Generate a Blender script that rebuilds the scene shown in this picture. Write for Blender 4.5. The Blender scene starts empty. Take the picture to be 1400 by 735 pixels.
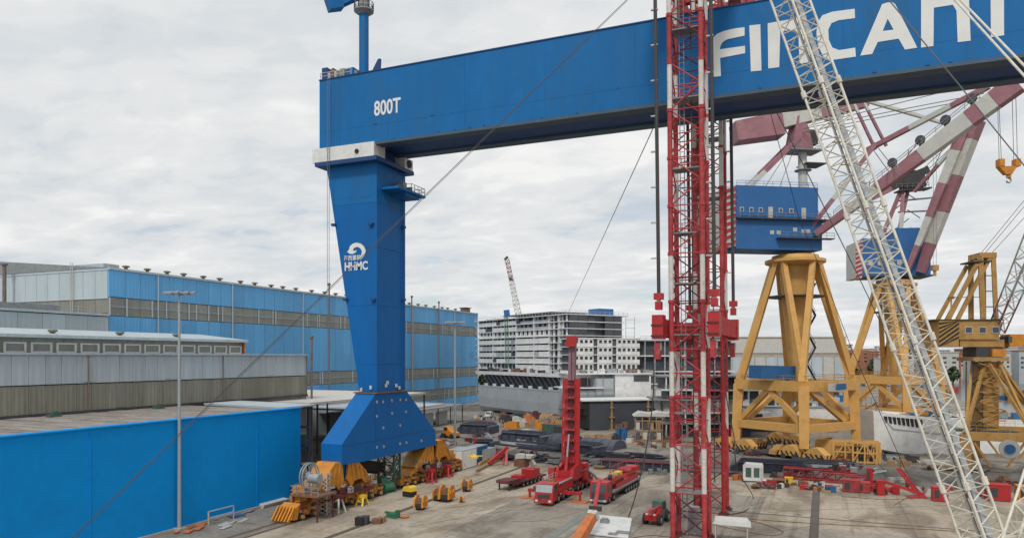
import bpy, bmesh, math, random
from mathutils import Vector, Matrix, geometry
random.seed(7)
sc = bpy.context.scene
COL = sc.collection
# ------------------------------------------------------------------ camera, world, sun, exposure
TH = math.radians(23.1); HC = 21.0; FL = 1000.0; HY = 487.0     # heading, eye height, focal length and horizon row (photo px)
SN, CS = math.sin(TH), math.cos(TH)
cam_d = bpy.data.cameras.new('camera'); cam = bpy.data.objects.new('camera', cam_d); COL.objects.link(cam)
cam.location = (0, 0, HC); cam.rotation_euler = (math.pi/2, 0, TH)
cam_d.sensor_width = 36; cam_d.lens = 36*FL/1400; cam_d.shift_y = (HY-367.5)/1400
cam_d.clip_start = 0.5; cam_d.clip_end = 12000
sc.camera = cam
sc.view_settings.view_transform = 'Standard'; sc.view_settings.look = 'None'
sc.view_settings.gamma = 1; sc.view_settings.exposure = 0.28
SUN_EL, SUN_AZ = math.radians(50), math.radians(170)          # azimuth clockwise from +Y
sd = bpy.data.lights.new('sun', 'SUN'); sun = bpy.data.objects.new('sun', sd); COL.objects.link(sun)
sd.energy = 1.5; sd.angle = math.radians(10); sd.color = (1, .95, .87)
_sv = Vector((math.sin(SUN_AZ)*math.cos(SUN_EL), math.cos(SUN_AZ)*math.cos(SUN_EL), math.sin(SUN_EL)))
sun.rotation_euler = (-_sv).to_track_quat('-Z', 'Y').to_euler(); sun.location = (0, 0, 150)
w = bpy.data.worlds.new('World'); sc.world = w; w.use_nodes = True
nt = w.node_tree; nt.nodes.clear(); N = nt.nodes.new; L = nt.links.new
out = N('ShaderNodeOutputWorld'); bg = N('ShaderNodeBackground'); bg.inputs[1].default_value = 0.1
sky = N('ShaderNodeTexSky'); sky.sky_type = 'NISHITA'; sky.sun_disc = False
sky.sun_elevation = SUN_EL; sky.sun_rotation = SUN_AZ
tc = N('ShaderNodeTexCoord')
sep = N('ShaderNodeSeparateXYZ'); L(tc.outputs['Generated'], sep.inputs[0])
zc = N('ShaderNodeMath'); zc.operation = 'MAXIMUM'; zc.inputs[1].default_value = 0.0; L(sep.outputs[2], zc.inputs[0])
za = N('ShaderNodeMath'); za.operation = 'ADD'; za.inputs[1].default_value = 0.16; L(zc.outputs[0], za.inputs[0])
dx = N('ShaderNodeMath'); dx.operation = 'DIVIDE'; L(sep.outputs[0], dx.inputs[0]); L(za.outputs[0], dx.inputs[1])
dy = N('ShaderNodeMath'); dy.operation = 'DIVIDE'; L(sep.outputs[1], dy.inputs[0]); L(za.outputs[0], dy.inputs[1])
cmb = N('ShaderNodeCombineXYZ'); L(dx.outputs[0], cmb.inputs[0]); L(dy.outputs[0], cmb.inputs[1])
mp = N('ShaderNodeMapping'); mp.inputs['Rotation'].default_value = (0, 0, math.radians(-38)); mp.inputs['Scale'].default_value = (.85, 1.25, 1); L(cmb.outputs[0], mp.inputs[0])
def wnoise(scale, detail, rough, dist, vec):
    n = N('ShaderNodeTexNoise'); n.inputs['Scale'].default_value = scale; n.inputs['Detail'].default_value = detail
    n.inputs['Roughness'].default_value = rough; n.inputs['Distortion'].default_value = dist; L(vec, n.inputs['Vector']); return n
def wramp(src, pts):
    r = N('ShaderNodeValToRGB'); r.color_ramp.interpolation = 'EASE'
    for i, (p, c) in enumerate(pts):
        e = r.color_ramp.elements[i] if i < 2 else r.color_ramp.elements.new(p)
        e.position = p; e.color = (*c, 1)
    L(src, r.inputs[0]); return r
n1 = wnoise(1.25, 7, .58, .35, mp.outputs[0]); n2 = wnoise(6.0, 6, .55, .35, mp.outputs[0]); n3 = wnoise(.5, 3, .5, .2, cmb.outputs[0])
addn = N('ShaderNodeMath'); addn.operation = 'MULTIPLY_ADD'; addn.inputs[1].default_value = .36; L(n2.outputs[0], addn.inputs[0]); L(n1.outputs[0], addn.inputs[2])
ccol = wramp(addn.outputs[0], [(.48, (.55, .59, .63)), (.61, (.64, .67, .695)), (.70, (.71, .725, .735)), (.85, (.84, .84, .83))])
ccol2 = N('ShaderNodeVectorMath'); ccol2.operation = 'SCALE'; ccol2.inputs['Scale'].default_value = 8.9; L(ccol.outputs[0], ccol2.inputs[0])
cov = wramp(addn.outputs[0], [(.46, (0, 0, 0)), (.61, (1, 1, 1))])
gap = wramp(zc.outputs[0], [(.02, (.55, .55, .55)), (.32, (1, 1, 1))])     # thinner cloud towards the horizon
mxg = N('ShaderNodeMath'); mxg.operation = 'MAXIMUM'; L(cov.outputs[0], mxg.inputs[0]); L(gap.outputs[0], mxg.inputs[1])
mix = N('ShaderNodeMix'); mix.data_type = 'RGBA'; L(mxg.outputs[0], mix.inputs[0]); L(sky.outputs[0], mix.inputs[6]); L(ccol2.outputs[0], mix.inputs[7])
L(mix.outputs[2], bg.inputs[0]); L(bg.outputs[0], out.inputs[0])

# ------------------------------------------------------------------ from photo rows and columns to places in the yard
def ray(px):
    a = (px-700)/FL; return (-SN+a*CS, CS+a*SN)
def P(px, py, d):
    r = ray(px); return Vector((r[0]*d, r[1]*d, HC+(HY-py)/FL*d))
def G(px, py, z=0.0): return P(px, py, (HC-z)*FL/(py-HY))
def onX(px, py, X): return P(px, py, X/ray(px)[0])
def onY(px, py, Y): return P(px, py, Y/ray(px)[1])

# ------------------------------------------------------------------ materials
def lin(c): return c/12.92 if c <= .04045 else ((c+.055)/1.055)**2.4
def hexc(h, k=1.0): return tuple(min(1, lin(int(h[i:i+2], 16)/255)*k) for i in (0, 2, 4))
MATS = {}
def mat(name, col, rough=.6, var=.18, scale=.6, metal=0.0, dirt=None, dirt_amt=.35, dscale=1.2, stretch=(1, 1, 1), rand=0.0, rib=None, bump=.0, bscale=8, spec=.5, fine=0):
    if name in MATS: return MATS[name]
    m = bpy.data.materials.new(name); m.use_nodes = True; t = m.node_tree; n = t.nodes; b = n['Principled BSDF']; l = t.links.new
    b.inputs['Roughness'].default_value = rough; b.inputs['Metallic'].default_value = metal; b.inputs['Specular IOR Level'].default_value = spec
    c = n.new('ShaderNodeTexCoord'); mpn = n.new('ShaderNodeMapping'); mpn.inputs['Scale'].default_value = stretch; gp_ = n.new('ShaderNodeNewGeometry'); l(gp_.outputs['Position'], mpn.inputs[0])
    no = n.new('ShaderNodeTexNoise'); no.inputs['Scale'].default_value = scale; no.inputs['Detail'].default_value = 6; no.inputs['Roughness'].default_value = .6; l(mpn.outputs[0], no.inputs['Vector'])
    mr = n.new('ShaderNodeMapRange'); mr.inputs[1].default_value = .3; mr.inputs[2].default_value = .7; mr.inputs[3].default_value = 1-var; mr.inputs[4].default_value = 1+var*.6; l(no.outputs[0], mr.inputs[0])
    val = mr.outputs[0]
    if rand:
        oi = n.new('ShaderNodeObjectInfo'); r2 = n.new('ShaderNodeMapRange'); r2.inputs[3].default_value = 1-rand; r2.inputs[4].default_value = 1+rand*.6; l(oi.outputs['Random'], r2.inputs[0])
        mm = n.new('ShaderNodeMath'); mm.operation = 'MULTIPLY'; l(val, mm.inputs[0]); l(r2.outputs[0], mm.inputs[1]); val = mm.outputs[0]
    if fine:
        nf = n.new('ShaderNodeTexNoise'); nf.inputs['Scale'].default_value = scale*9; nf.inputs['Detail'].default_value = 4; l(mpn.outputs[0], nf.inputs['Vector'])
        r3 = n.new('ShaderNodeMapRange'); r3.inputs[1].default_value = .3; r3.inputs[2].default_value = .7; r3.inputs[3].default_value = 1-fine; r3.inputs[4].default_value = 1+fine; l(nf.outputs[0], r3.inputs[0])
        mm = n.new('ShaderNodeMath'); mm.operation = 'MULTIPLY'; l(val, mm.inputs[0]); l(r3.outputs[0], mm.inputs[1]); val = mm.outputs[0]
    vm = n.new('ShaderNodeVectorMath'); vm.operation = 'SCALE'; vm.inputs[0].default_value = col; l(val, vm.inputs['Scale']); src = vm.outputs[0]
    if dirt:
        dn = n.new('ShaderNodeTexNoise'); dn.inputs['Scale'].default_value = dscale; dn.inputs['Detail'].default_value = 8; dn.inputs['Roughness'].default_value = .65; dn.inputs['Distortion'].default_value = .4; l(mpn.outputs[0], dn.inputs['Vector'])
        dr = n.new('ShaderNodeMapRange'); dr.inputs[1].default_value = .5; dr.inputs[2].default_value = .68; dr.inputs[3].default_value = 0; dr.inputs[4].default_value = dirt_amt; l(dn.outputs[0], dr.inputs[0])
        mx = n.new('ShaderNodeMix'); mx.data_type = 'RGBA'; mx.inputs[7].default_value = (*dirt, 1); l(dr.outputs[0], mx.inputs[0]); l(src, mx.inputs[6]); src = mx.outputs[2]
    l(src, b.inputs['Base Color'])
    h = None
    if rib:                                         # fine corrugation of profiled sheet (axis, pitch)
        sp = n.new('ShaderNodeSeparateXYZ'); l(c.outputs['Object'], sp.inputs[0])
        mu = n.new('ShaderNodeMath'); mu.operation = 'MULTIPLY'; mu.inputs[1].default_value = 2*math.pi/rib[1]; l(sp.outputs[rib[0]], mu.inputs[0])
        si = n.new('ShaderNodeMath'); si.operation = 'SINE'; l(mu.outputs[0], si.inputs[0])
        bp = n.new('ShaderNodeBump'); bp.inputs['Strength'].default_value = .32; bp.inputs['Distance'].default_value = .06; l(si.outputs[0], bp.inputs['Height']); l(bp.outputs[0], b.inputs['Normal'])
    elif bump:
        bn = n.new('ShaderNodeTexNoise'); bn.inputs['Scale'].default_value = bscale; bn.inputs['Detail'].default_value = 5; l(c.outputs['Object'], bn.inputs['Vector'])
        bp = n.new('ShaderNodeBump'); bp.inputs['Strength'].default_value = bump; bp.inputs['Distance'].default_value = .05; l(bn.outputs[0], bp.inputs['Height']); l(bp.outputs[0], b.inputs['Normal'])
    MATS[name] = m; return m
RUST = (.16, .07, .035)
M = dict(
 girder=mat('girder_blue_paint', (.005, .135, .375), .6, .10, .08, stretch=(1, 1, .35), dirt=(.02, .115, .27), dirt_amt=.6, dscale=.22, fine=.06, spec=.25),
 legblue=mat('leg_blue_paint', (.002, .118, .38), .6, .08, .12, stretch=(1, 1, .25), dirt=(.01, .09, .25), dirt_amt=.45, dscale=.25, fine=.05, spec=.25),
 deepblue=mat('deep_blue_paint', (.006, .05, .17), .6, .1),
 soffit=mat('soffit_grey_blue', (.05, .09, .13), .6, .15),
 hallblue=mat('hall_blue_sheet', (.115, .39, .72), .6, .09, .35, stretch=(1, 1, .12), rand=.13, dirt=(.12, .25, .36), dirt_amt=.35, dscale=.7, rib=(1, .9)),
 hallolive=mat('translucent_olive_sheet', (.25, .26, .235), .5, .15, .6, stretch=(1, 1, .2), rand=.16, rib=(1, .6)),
 hallgrey=mat('pale_grey_sheet', (.43, .50, .54), .65, .08, .4, stretch=(1, 1, .12), rand=.07, dirt=(.22, .25, .26), dirt_amt=.3, dscale=.5, rib=(1, 1.1)),
 hallgreyx=mat('pale_grey_sheet_gable', (.44, .50, .53), .65, .08, .4, stretch=(1, 1, .12), rand=.07, dirt=(.22, .25, .26), dirt_amt=.3, dscale=.5, rib=(0, 1.1)),
 olive=mat('olive_sheet', (.26, .255, .205), .75, .12, .5, stretch=(1, 1, .15), rand=.12, dirt=(.12, .11, .085), dirt_amt=.4, rib=(1, .7)),
 olivex=mat('olive_sheet_gable', (.23, .225, .19), .75, .12, .5, stretch=(1, 1, .15), rand=.12, dirt=(.12, .11, .085), dirt_amt=.4, rib=(0, .7)),
 wallblue=mat('bright_blue_wall', (.002, .27, .70), .7, .07, .12, dirt=(.004, .20, .53), dirt_amt=.45, dscale=.12, fine=.03, spec=.15),
 roofold=mat('weathered_roof', (.30, .27, .25), .9, .3, .9, stretch=(.3, 1.6, 1), rand=.28, dirt=(.13, .09, .07), dirt_amt=.85, dscale=1.1, fine=.3),
 white=mat('white_paint', (.68, .69, .68), .5, .1, .8, dirt=(.3, .27, .22), dirt_amt=.3),
 offwhite=mat('off_white_paint', (.50, .50, .47), .6, .14, .6, dirt=(.25, .22, .18), dirt_amt=.45),
 lettering=mat('white_lettering', (.72, .73, .72), .6, .05),
 grey=mat('grey_steel', (.22, .23, .24), .55, .2, 1.2),
 galv=mat('galvanised_steel', (.38, .41, .43), .4, .12, 1.5, metal=.35),
 dark=mat('dark_steel', (.05, .052, .058), .6, .25, 1.2),
 black=mat('black_rubber', (.02, .02, .021), .8, .2),
 glass=mat('window_glass', (.03, .045, .055), .12, .1, spec=.8),
 red=mat('red_paint', (.44, .02, .024), .45, .15, 1, dirt=(.2, .03, .025), dirt_amt=.45, fine=.06),
 redmast=mat('mast_red_paint', (.42, .034, .040), .6, .25, .8, rand=.2, dirt=(.38, .15, .13), dirt_amt=.55, dscale=1.6, fine=.08),
 whitemast=mat('mast_white_paint', (.66, .64, .60), .5, .14, .8, dirt=(.33, .2, .15), dirt_amt=.5, dscale=1.6, fine=.05),
 maroon=mat('maroon_steel', (.12, .022, .03), .7, .3, 1),
 orange=mat('orange_paint', (.60, .235, .022), .5, .2, .9, dirt=(.3, .13, .03), dirt_amt=.5, fine=.08),
 orange2=mat('faded_orange_paint', (.55, .17, .05), .6, .2, .9, dirt=RUST, dirt_amt=.4),
 yellow=mat('yellow_ochre_paint', (.64, .36, .105), .55, .12, .35, dirt=(.42, .22, .07), dirt_amt=.4, dscale=.5, fine=.05),
 ochre=mat('dull_ochre_paint', (.44, .25, .07), .6, .2, .35, dirt=(.2, .10, .04), dirt_amt=.6, dscale=.6, fine=.08),
 brightyel=mat('bright_yellow_paint', (.75, .5, .04), .5, .15),
 pink=mat('faded_pink_paint', (.31, .14, .165), .6, .16, .4, dirt=(.42, .24, .25), dirt_amt=.5, dscale=.5),
 jibwhite=mat('jib_white_paint', (.54, .54, .50), .6, .1, .4, dirt=(.36, .33, .29), dirt_amt=.45, dscale=.5),
 boomwhite=mat('boom_white_paint', (.68, .655, .57), .5, .12, .9, dirt=(.40, .34, .24), dirt_amt=.45, dscale=1.2),
 craneblue=mat('house_blue_paint', (.02, .13, .36), .55, .12, .3, dirt=(.05, .10, .2), dirt_amt=.4, dscale=.6),
 navy=mat('navy_steel', (.055, .062, .095), .6, .3, .6, dirt=(.14, .135, .15), dirt_amt=.6, dscale=1.6, fine=.2, rand=.45),
 hull=mat('grey_hull', (.42, .45, .48), .6, .15, .15, dirt=(.29, .29, .30), dirt_amt=.5, dscale=.3, fine=.06),
 hulldark=mat('dark_hull_plate', (.06, .068, .085), .65, .15, .2, dirt=(.085, .085, .08), dirt_amt=.45, dscale=.4),
 shipwhite=mat('ship_white', (.74, .745, .74), .6, .12, .5, dirt=(.42, .42, .42), dirt_amt=.4, dscale=.7, rand=.1),
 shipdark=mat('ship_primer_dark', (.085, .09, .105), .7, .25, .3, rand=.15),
 concrete=mat('pale_concrete', (.38, .35, .30), .9, .12, .3, dirt=(.24, .2, .16), dirt_amt=.5, dscale=.4, fine=.08),
 timber=mat('scaffold_timber', (.36, .24, .13), .85, .3, 1, rand=.25),
 bluebox=mat('blue_box_paint', (.02, .12, .30), .6, .2, .8),
 greensteel=mat('green_steel', (.06, .12, .10), .6, .3, 1),
 green=mat('green_paint', (.03, .17, .09), .6, .3, 1),
 rope=mat('wire_rope', (.05, .045, .045), .6, .1),
 ropegrey=mat('grey_wire_rope', (.16, .16, .165), .6, .1),
 tarp=mat('pale_tarpaulin', (.52, .51, .48), .8, .15, 1),
 flue=mat('flue_grey_brown', (.17, .13, .11), .8, .25, 1),
 ventm=mat('vent_olive_brown', (.20, .17, .12), .85, .3, 1),
 brown=mat('brown_rust', (.20, .10, .055), .85, .3, 1),
 terracotta=mat('terracotta', (.32, .14, .08), .85, .25, .4),
 skin=mat('skin', (.40, .22, .15), .6, .05),
 workblue=mat('blue_overalls', (.03, .05, .12), .8, .1),
 hivis=mat('orange_vest', (.75, .22, .03), .7, .1),
 foliage=mat('foliage', (.05, .08, .035), .8, .35, 1.5),
 city=mat('city_render', (.36, .34, .32), .85, .1, .3, rand=.3),
)
# ------------------------------------------------------------------ mesh collector
class MB:
    def __init__(s): s.v = []; s.f = []; s.mi = []; s.k = 0
    def mk(s, k): s.k = k; return s
    def add(s, vs, fs):
        o = len(s.v); s.v += [tuple(x) for x in vs]; s.f += [tuple(i+o for i in f) for f in fs]; s.mi += [s.k]*len(fs); return s
    def box(s, x0, x1, y0, y1, z0, z1):
        if x0 > x1: x0, x1 = x1, x0
        if y0 > y1: y0, y1 = y1, y0
        if z0 > z1: z0, z1 = z1, z0
        return s.add([(x0,y0,z0),(x1,y0,z0),(x1,y1,z0),(x0,y1,z0),(x0,y0,z1),(x1,y0,z1),(x1,y1,z1),(x0,y1,z1)],
                     [(0,3,2,1),(4,5,6,7),(0,1,5,4),(1,2,6,5),(2,3,7,6),(3,0,4,7)])
    def cbox(s, x, y, z, sx, sy, sz): return s.box(x-sx/2, x+sx/2, y-sy/2, y+sy/2, z, z+sz)
    def bar(s, p, q, w, h=None, w2=None, h2=None, up=(0, 0, 1)):
        p = Vector(p); q = Vector(q); h = w if h is None else h; w2 = w if w2 is None else w2; h2 = h if h2 is None else h2
        d = (q-p)
        if d.length < 1e-6: return s
        d.normalize(); u = Vector(up)
        if abs(d.dot(u)) > .99: u = Vector((1, 0, 0)) if abs(d.x) < .9 else Vector((0, 1, 0))
        a = d.cross(u).normalized(); b = a.cross(d)
        vs = []
        for c, ww, hh in ((p, w, h), (q, w2, h2)):
            for i, j in ((-1, -1), (1, -1), (1, 1), (-1, 1)): vs.append(c+a*(i*ww/2)+b*(j*hh/2))
        return s.add(vs, [(0,1,2,3),(7,6,5,4),(0,4,5,1),(1,5,6,2),(2,6,7,3),(3,7,4,0)])
    def tube(s, p, q, r, r2=None, n=8, cap=True):
        p = Vector(p); q = Vector(q); r2 = r if r2 is None else r2; d = q-p
        if d.length < 1e-6: return s
        d.normalize(); u = Vector((0, 0, 1)) if abs(d.z) < .95 else Vector((1, 0, 0))
        a = d.cross(u).normalized(); b = a.cross(d)
        vs = [p+(a*math.cos(t)+b*math.sin(t))*r for t in [2*math.pi*i/n for i in range(n)]]+[q+(a*math.cos(t)+b*math.sin(t))*r2 for t in [2*math.pi*i/n for i in range(n)]]
        fs = [(i, i+n, (i+1) % n+n, (i+1) % n) for i in range(n)]
        if cap: fs += [tuple(range(n)), tuple(range(2*n-1, n-1, -1))]
        return s.add(vs, fs)
    def path(s, pts, r, n=5):
        for a, b in zip(pts, pts[1:]): s.tube(a, b, r, n=n, cap=False)
        return s
    def prism(s, poly, ext):           # poly: list of 3-D points, ext: vector
        e = Vector(ext); n = len(poly); a = [Vector(p) for p in poly]; b = [p+e for p in a]
        return s.add(a+b, [tuple(range(n-1, -1, -1)), tuple(range(n, 2*n))]+[(i, (i+1) % n, (i+1) % n+n, i+n) for i in range(n)])
    def plate(s, loops, ext):          # outline with holes, tessellated, extruded by ext
        e = Vector(ext); ls = [[Vector(p) for p in l] for l in loops]; flat = [p for l in ls for p in l]; n = len(flat)
        tr = geometry.tessellate_polygon(ls); fs = [tuple(t) for t in tr]+[tuple(i+n for i in t[::-1]) for t in tr]; o = 0
        for l in ls:
            k = len(l); fs += [(o+i, o+(i+1) % k, o+(i+1) % k+n, o+i+n) for i in range(k)]; o += k
        return s.add(flat+[p+e for p in flat], fs)
    def lathe(s, c, prof, n=16, axis='z'):
        vs = []; fs = []
        for r, z in prof:
            for i in range(n):
                t = 2*math.pi*i/n; x, y = r*math.cos(t), r*math.sin(t)
                vs.append((c[0]+x, c[1]+y, c[2]+z) if axis == 'z' else ((c[0]+z, c[1]+x, c[2]+y) if axis == 'x' else (c[0]+x, c[1]+z, c[2]+y)))
        for j in range(len(prof)-1):
            for i in range(n): fs.append((j*n+i, j*n+(i+1) % n, (j+1)*n+(i+1) % n, (j+1)*n+i))
        fs += [tuple(range(n)), tuple(range(len(vs)-1, len(vs)-n-1, -1))]
        return s.add(vs, fs)
    def mesh(s, name, mats, inv=None, fix=True):
        me = bpy.data.meshes.new(name); v = s.v if inv is None else [tuple(inv @ Vector(x)) for x in s.v]
        me.from_pydata(v, [], s.f)
        if fix:
            bm = bmesh.new(); bm.from_mesh(me); bmesh.ops.recalc_face_normals(bm, faces=bm.faces); bm.to_mesh(me); bm.free()
        ms = mats if isinstance(mats, (list, tuple)) else [mats]
        for m in ms: me.materials.append(M[m] if isinstance(m, str) else m)
        if len(ms) > 1: me.polygons.foreach_set('material_index', s.mi)
        me.update(); return me
def link(name, me, parent=None, loc=None, rz=0):
    o = bpy.data.objects.new(name, me); COL.objects.link(o)
    if parent is not None: o.parent = parent
    if loc is not None: o.location = loc
    if rz: o.rotation_euler.z = rz
    return o
def smooth(o, ang=40):
    o.data.polygons.foreach_set('use_smooth', [True]*len(o.data.polygons)); o.data.set_sharp_from_angle(angle=math.radians(ang)); return o
def thing(name, label, cat, loc=(0, 0, 0), rz=0, group=None):
    o = bpy.data.objects.new(name, None); COL.objects.link(o); o.empty_display_size = .3
    o.location = loc; o.rotation_euler.z = rz; o['label'] = label; o['category'] = cat
    if group: o['group'] = group
    o.matrix_world = Matrix.Translation(Vector(loc)) @ Matrix.Rotation(rz, 4, 'Z'); return o
def tag(o, label, cat, group=None):
    o['label'] = label; o['category'] = cat
    if group: o['group'] = group
    return o
def part(T, name, mb, mats, label=None, sm=False, base=None):     # mb in the thing's own coordinates
    o = link(name, mb.mesh(name, mats), T)
    if label: o['label'] = label
    if sm: smooth(o)
    return o
def wpart(T, name, mb, mats, label=None, sm=False, root=None):    # mb in yard coordinates
    r = root or T; inv = r.matrix_world.inverted()
    o = link(name, mb.mesh(name, mats, inv), T)
    if label: o['label'] = label
    if sm: smooth(o)
    return o
def single(name, mb, mats, label, cat, loc=(0, 0, 0), rz=0, group=None, world=False):
    mw = Matrix.Translation(Vector(loc)) @ Matrix.Rotation(rz, 4, 'Z')
    o = link(name, mb.mesh(name, mats, mw.inverted() if world else None), None, loc, rz); return tag(o, label, cat, group)
def struct(name, mb, mats, loc=(0, 0, 0)):
    o = link(name, mb.mesh(name, mats), None, loc); o['kind'] = 'structure'; return o
def stuff(o): o['kind'] = 'stuff'; return o
def copy_tree(o, loc=None, rz=None, label=None, parent=None):
    c = o.copy(); COL.objects.link(c)
    if parent is not None: c.parent = parent
    if loc is not None: c.location = loc
    if rz is not None: c.rotation_euler.z = rz
    if label: c['label'] = label
    for ch in list(KIDS.get(o.name, [])) or [x for x in o.children]: copy_tree(ch, parent=c)
    return c
KIDS = {}
def text_mesh(body, size, bold=0.0, sx=1.0, depth=.03):
    cu = bpy.data.curves.new('lettering', 'FONT'); cu.body = body; cu.size = size; cu.offset = bold; cu.extrude = depth; cu.align_x = 'CENTER'; cu.resolution_u = 3
    ob = bpy.data.objects.new('lettering', cu); COL.objects.link(ob); dg = bpy.context.evaluated_depsgraph_get()
    me = bpy.data.meshes.new_from_object(ob.evaluated_get(dg)); bpy.data.objects.remove(ob)
    for v in me.vertices: v.co.x *= sx
    return me
def text_on(T, name, body, size, centre, normal, mats, bold=0, sx=1.0, depth=.03, root=None):
    me = text_mesh(body, size, bold, sx, depth); me.materials.clear(); me.materials.append(M[mats])
    n = Vector(normal).normalized(); up = Vector((0, 0, 1)); xr = up.cross(n).normalized(); up = n.cross(xr)
    mw = Matrix(((xr.x, up.x, n.x, centre[0]), (xr.y, up.y, n.y, centre[1]), (xr.z, up.z, n.z, centre[2]), (0, 0, 0, 1)))
    me.transform((root or T).matrix_world.inverted() @ mw)
    return link(name, me, T)
def rail_line(mb, pts, h=1.1, step=2.0, r=.035, mid=True):
    for a, b in zip(pts, pts[1:]):
        a = Vector(a); b = Vector(b); L_ = (b-a).length; n = max(1, int(L_/step))
        for i in range(n+1): c = a.lerp(b, i/n); mb.bar(c, c+Vector((0, 0, h)), r*2)
        for k in ((1, .5) if mid else (1,)): mb.bar(a+Vector((0, 0, h*k)), b+Vector((0, 0, h*k)), r*2)
    return mb
def lattice(mb, p, q, w, h, n, rb, up=(0, 0, 1), w2=None, h2=None, cross=False, sides=4):
    """bracing of a four-chord lattice between p and q; returns the chord end pairs"""
    p = Vector(p); q = Vector(q); d = (q-p).normalized(); u = Vector(up); a = d.cross(u).normalized(); b = a.cross(d)
    w2 = w if w2 is None else w2; h2 = h if h2 is None else h2
    def cor(t, i):
        sx, sy = ((-1, -1), (1, -1), (1, 1), (-1, 1))[i]; return p.lerp(q, t)+a*(sx*(w+(w2-w)*t)/2)+b*(sy*(h+(h2-h)*t)/2)
    for k in range(n):
        t0, t1 = k/n, (k+1)/n
        for sd_ in range(sides):
            i, j = sd_, (sd_+1) % 4
            if (k+sd_) % 2: i, j = j, i
            mb.bar(cor(t0, i), cor(t1, j), rb*2)
            if cross: mb.bar(cor(t0, j), cor(t1, i), rb*2)
            mb.bar(cor(t0, i), cor(t0, j), rb*1.8)
    return [(cor(0, i), cor(1, i)) for i in range(4)]

# ================================================================== THE SETTING
def ground_mat(name, cols, rustc=(.27, .155, .09), rust_amt=.45, rnd=0.0):
    m = bpy.data.materials.new(name); m.use_nodes = True; t = m.node_tree; n = t.nodes; l = t.links.new; b = n['Principled BSDF']
    b.inputs['Specular IOR Level'].default_value = .3
    c = n.new('ShaderNodeNewGeometry')
    def noise(s, d, st=(1, 1, 1), dist=0, rot=0):
        mp_ = n.new('ShaderNodeMapping'); mp_.inputs['Scale'].default_value = st; mp_.inputs['Rotation'].default_value = (0, 0, rot); l(c.outputs['Position'], mp_.inputs[0])
        x = n.new('ShaderNodeTexNoise'); x.inputs['Scale'].default_value = s; x.inputs['Detail'].default_value = d; x.inputs['Roughness'].default_value = .62; x.inputs['Distortion'].default_value = dist; l(mp_.outputs[0], x.inputs['Vector']); return x.outputs[0]
    def ramp(src, pts):
        r = n.new('ShaderNodeValToRGB')
        for i, (p, q) in enumerate(pts):
            e = r.color_ramp.elements[i] if i < 2 else r.color_ramp.elements.new(p)
            e.position = p; e.color = (*q, 1)
        l(src, r.inputs[0]); return r.outputs[0]
    def mul(a_, b_):
        x = n.new('ShaderNodeMix'); x.data_type = 'RGBA'; x.blend_type = 'MULTIPLY'; x.inputs[0].default_value = 1; l(a_, x.inputs[6]); l(b_, x.inputs[7]); return x.outputs[2]
    col = ramp(noise(.035, 8), [(.36, cols[0]), (.50, cols[1]), (.64, cols[2])])
    col = mul(col, ramp(noise(.16, 9, (1, .45, 1), .6), [(.40, (.62, .60, .58)), (.54, (1, 1, 1)), (.72, (1.0, .97, .92))]))
    col = mul(col, ramp(noise(1.3, 7, (1, 1, 1), .3), [(.3, (.78, .78, .77)), (.7, (1.12, 1.11, 1.09))]))
    # tyre and drag marks, mostly along the rails and across them; small oil spots
    col = mul(col, ramp(noise(.55, 5, (2.2, .07, 1), .25, .06), [(.55, (1, 1, 1)), (.66, (.70, .69, .68))]))
    col = mul(col, ramp(noise(.5, 4, (.06, 1.9, 1), .3, .2), [(.57, (1, 1, 1)), (.68, (.78, .77, .76))]))
    col = mul(col, ramp(noise(.75, 3, (1, 1, 1), .9), [(.66, (1, 1, 1)), (.73, (.50, .48, .46))]))
    rust = n.new('ShaderNodeMapRange'); rust.inputs[1].default_value = .58; rust.inputs[2].default_value = .74; rust.inputs[4].default_value = rust_amt; l(noise(.11, 7, (1, 1, 1), .8), rust.inputs[0])
    m3 = n.new('ShaderNodeMix'); m3.data_type = 'RGBA'; m3.inputs[7].default_value = (*rustc, 1); l(rust.outputs[0], m3.inputs[0]); l(col, m3.inputs[6]); col = m3.outputs[2]
    if rnd:
        oi = n.new('ShaderNodeObjectInfo'); r2 = n.new('ShaderNodeMapRange'); r2.inputs[3].default_value = 1-rnd; r2.inputs[4].default_value = 1+rnd*.6; l(oi.outputs['Random'], r2.inputs[0])
        vm = n.new('ShaderNodeVectorMath'); vm.operation = 'SCALE'; l(col, vm.inputs[0]); l(r2.outputs[0], vm.inputs['Scale']); col = vm.outputs[0]
    l(col, b.inputs['Base Color'])
    rr = n.new('ShaderNodeMapRange'); rr.inputs[1].default_value = .4; rr.inputs[2].default_value = .6; rr.inputs[3].default_value = .97; rr.inputs[4].default_value = .7; l(noise(.2, 5), rr.inputs[0]); l(rr.outputs[0], b.inputs['Roughness'])
    bp = n.new('ShaderNodeBump'); bp.inputs['Strength'].default_value = .3; bp.inputs['Distance'].default_value = .06; l(noise(2.5, 5), bp.inputs['Height']); l(bp.outputs[0], b.inputs['Normal'])
    return m
M['ground'] = ground_mat('yard_ground', ((.19, .175, .16), (.27, .25, .22), (.36, .325, .275)))
struct('ground', MB().add([(-5000, -400, 0), (5000, -400, 0), (5000, 9000, 0), (-5000, 9000, 0)], [(0, 1, 2, 3)]), 'ground')
M['apron'] = ground_mat('apron_concrete', ((.35, .30, .24), (.44, .385, .31), (.50, .445, .365)), (.33, .21, .13), .5, .1)
M['apron2'] = ground_mat('slab_concrete', ((.26, .235, .205), (.335, .305, .265), (.40, .365, .315)), (.25, .19, .14), .45, .14)
M['tarmac'] = ground_mat('grey_asphalt', ((.17, .16, .15), (.235, .225, .21), (.31, .29, .265)), (.24, .17, .12), .4, 0)
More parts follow.
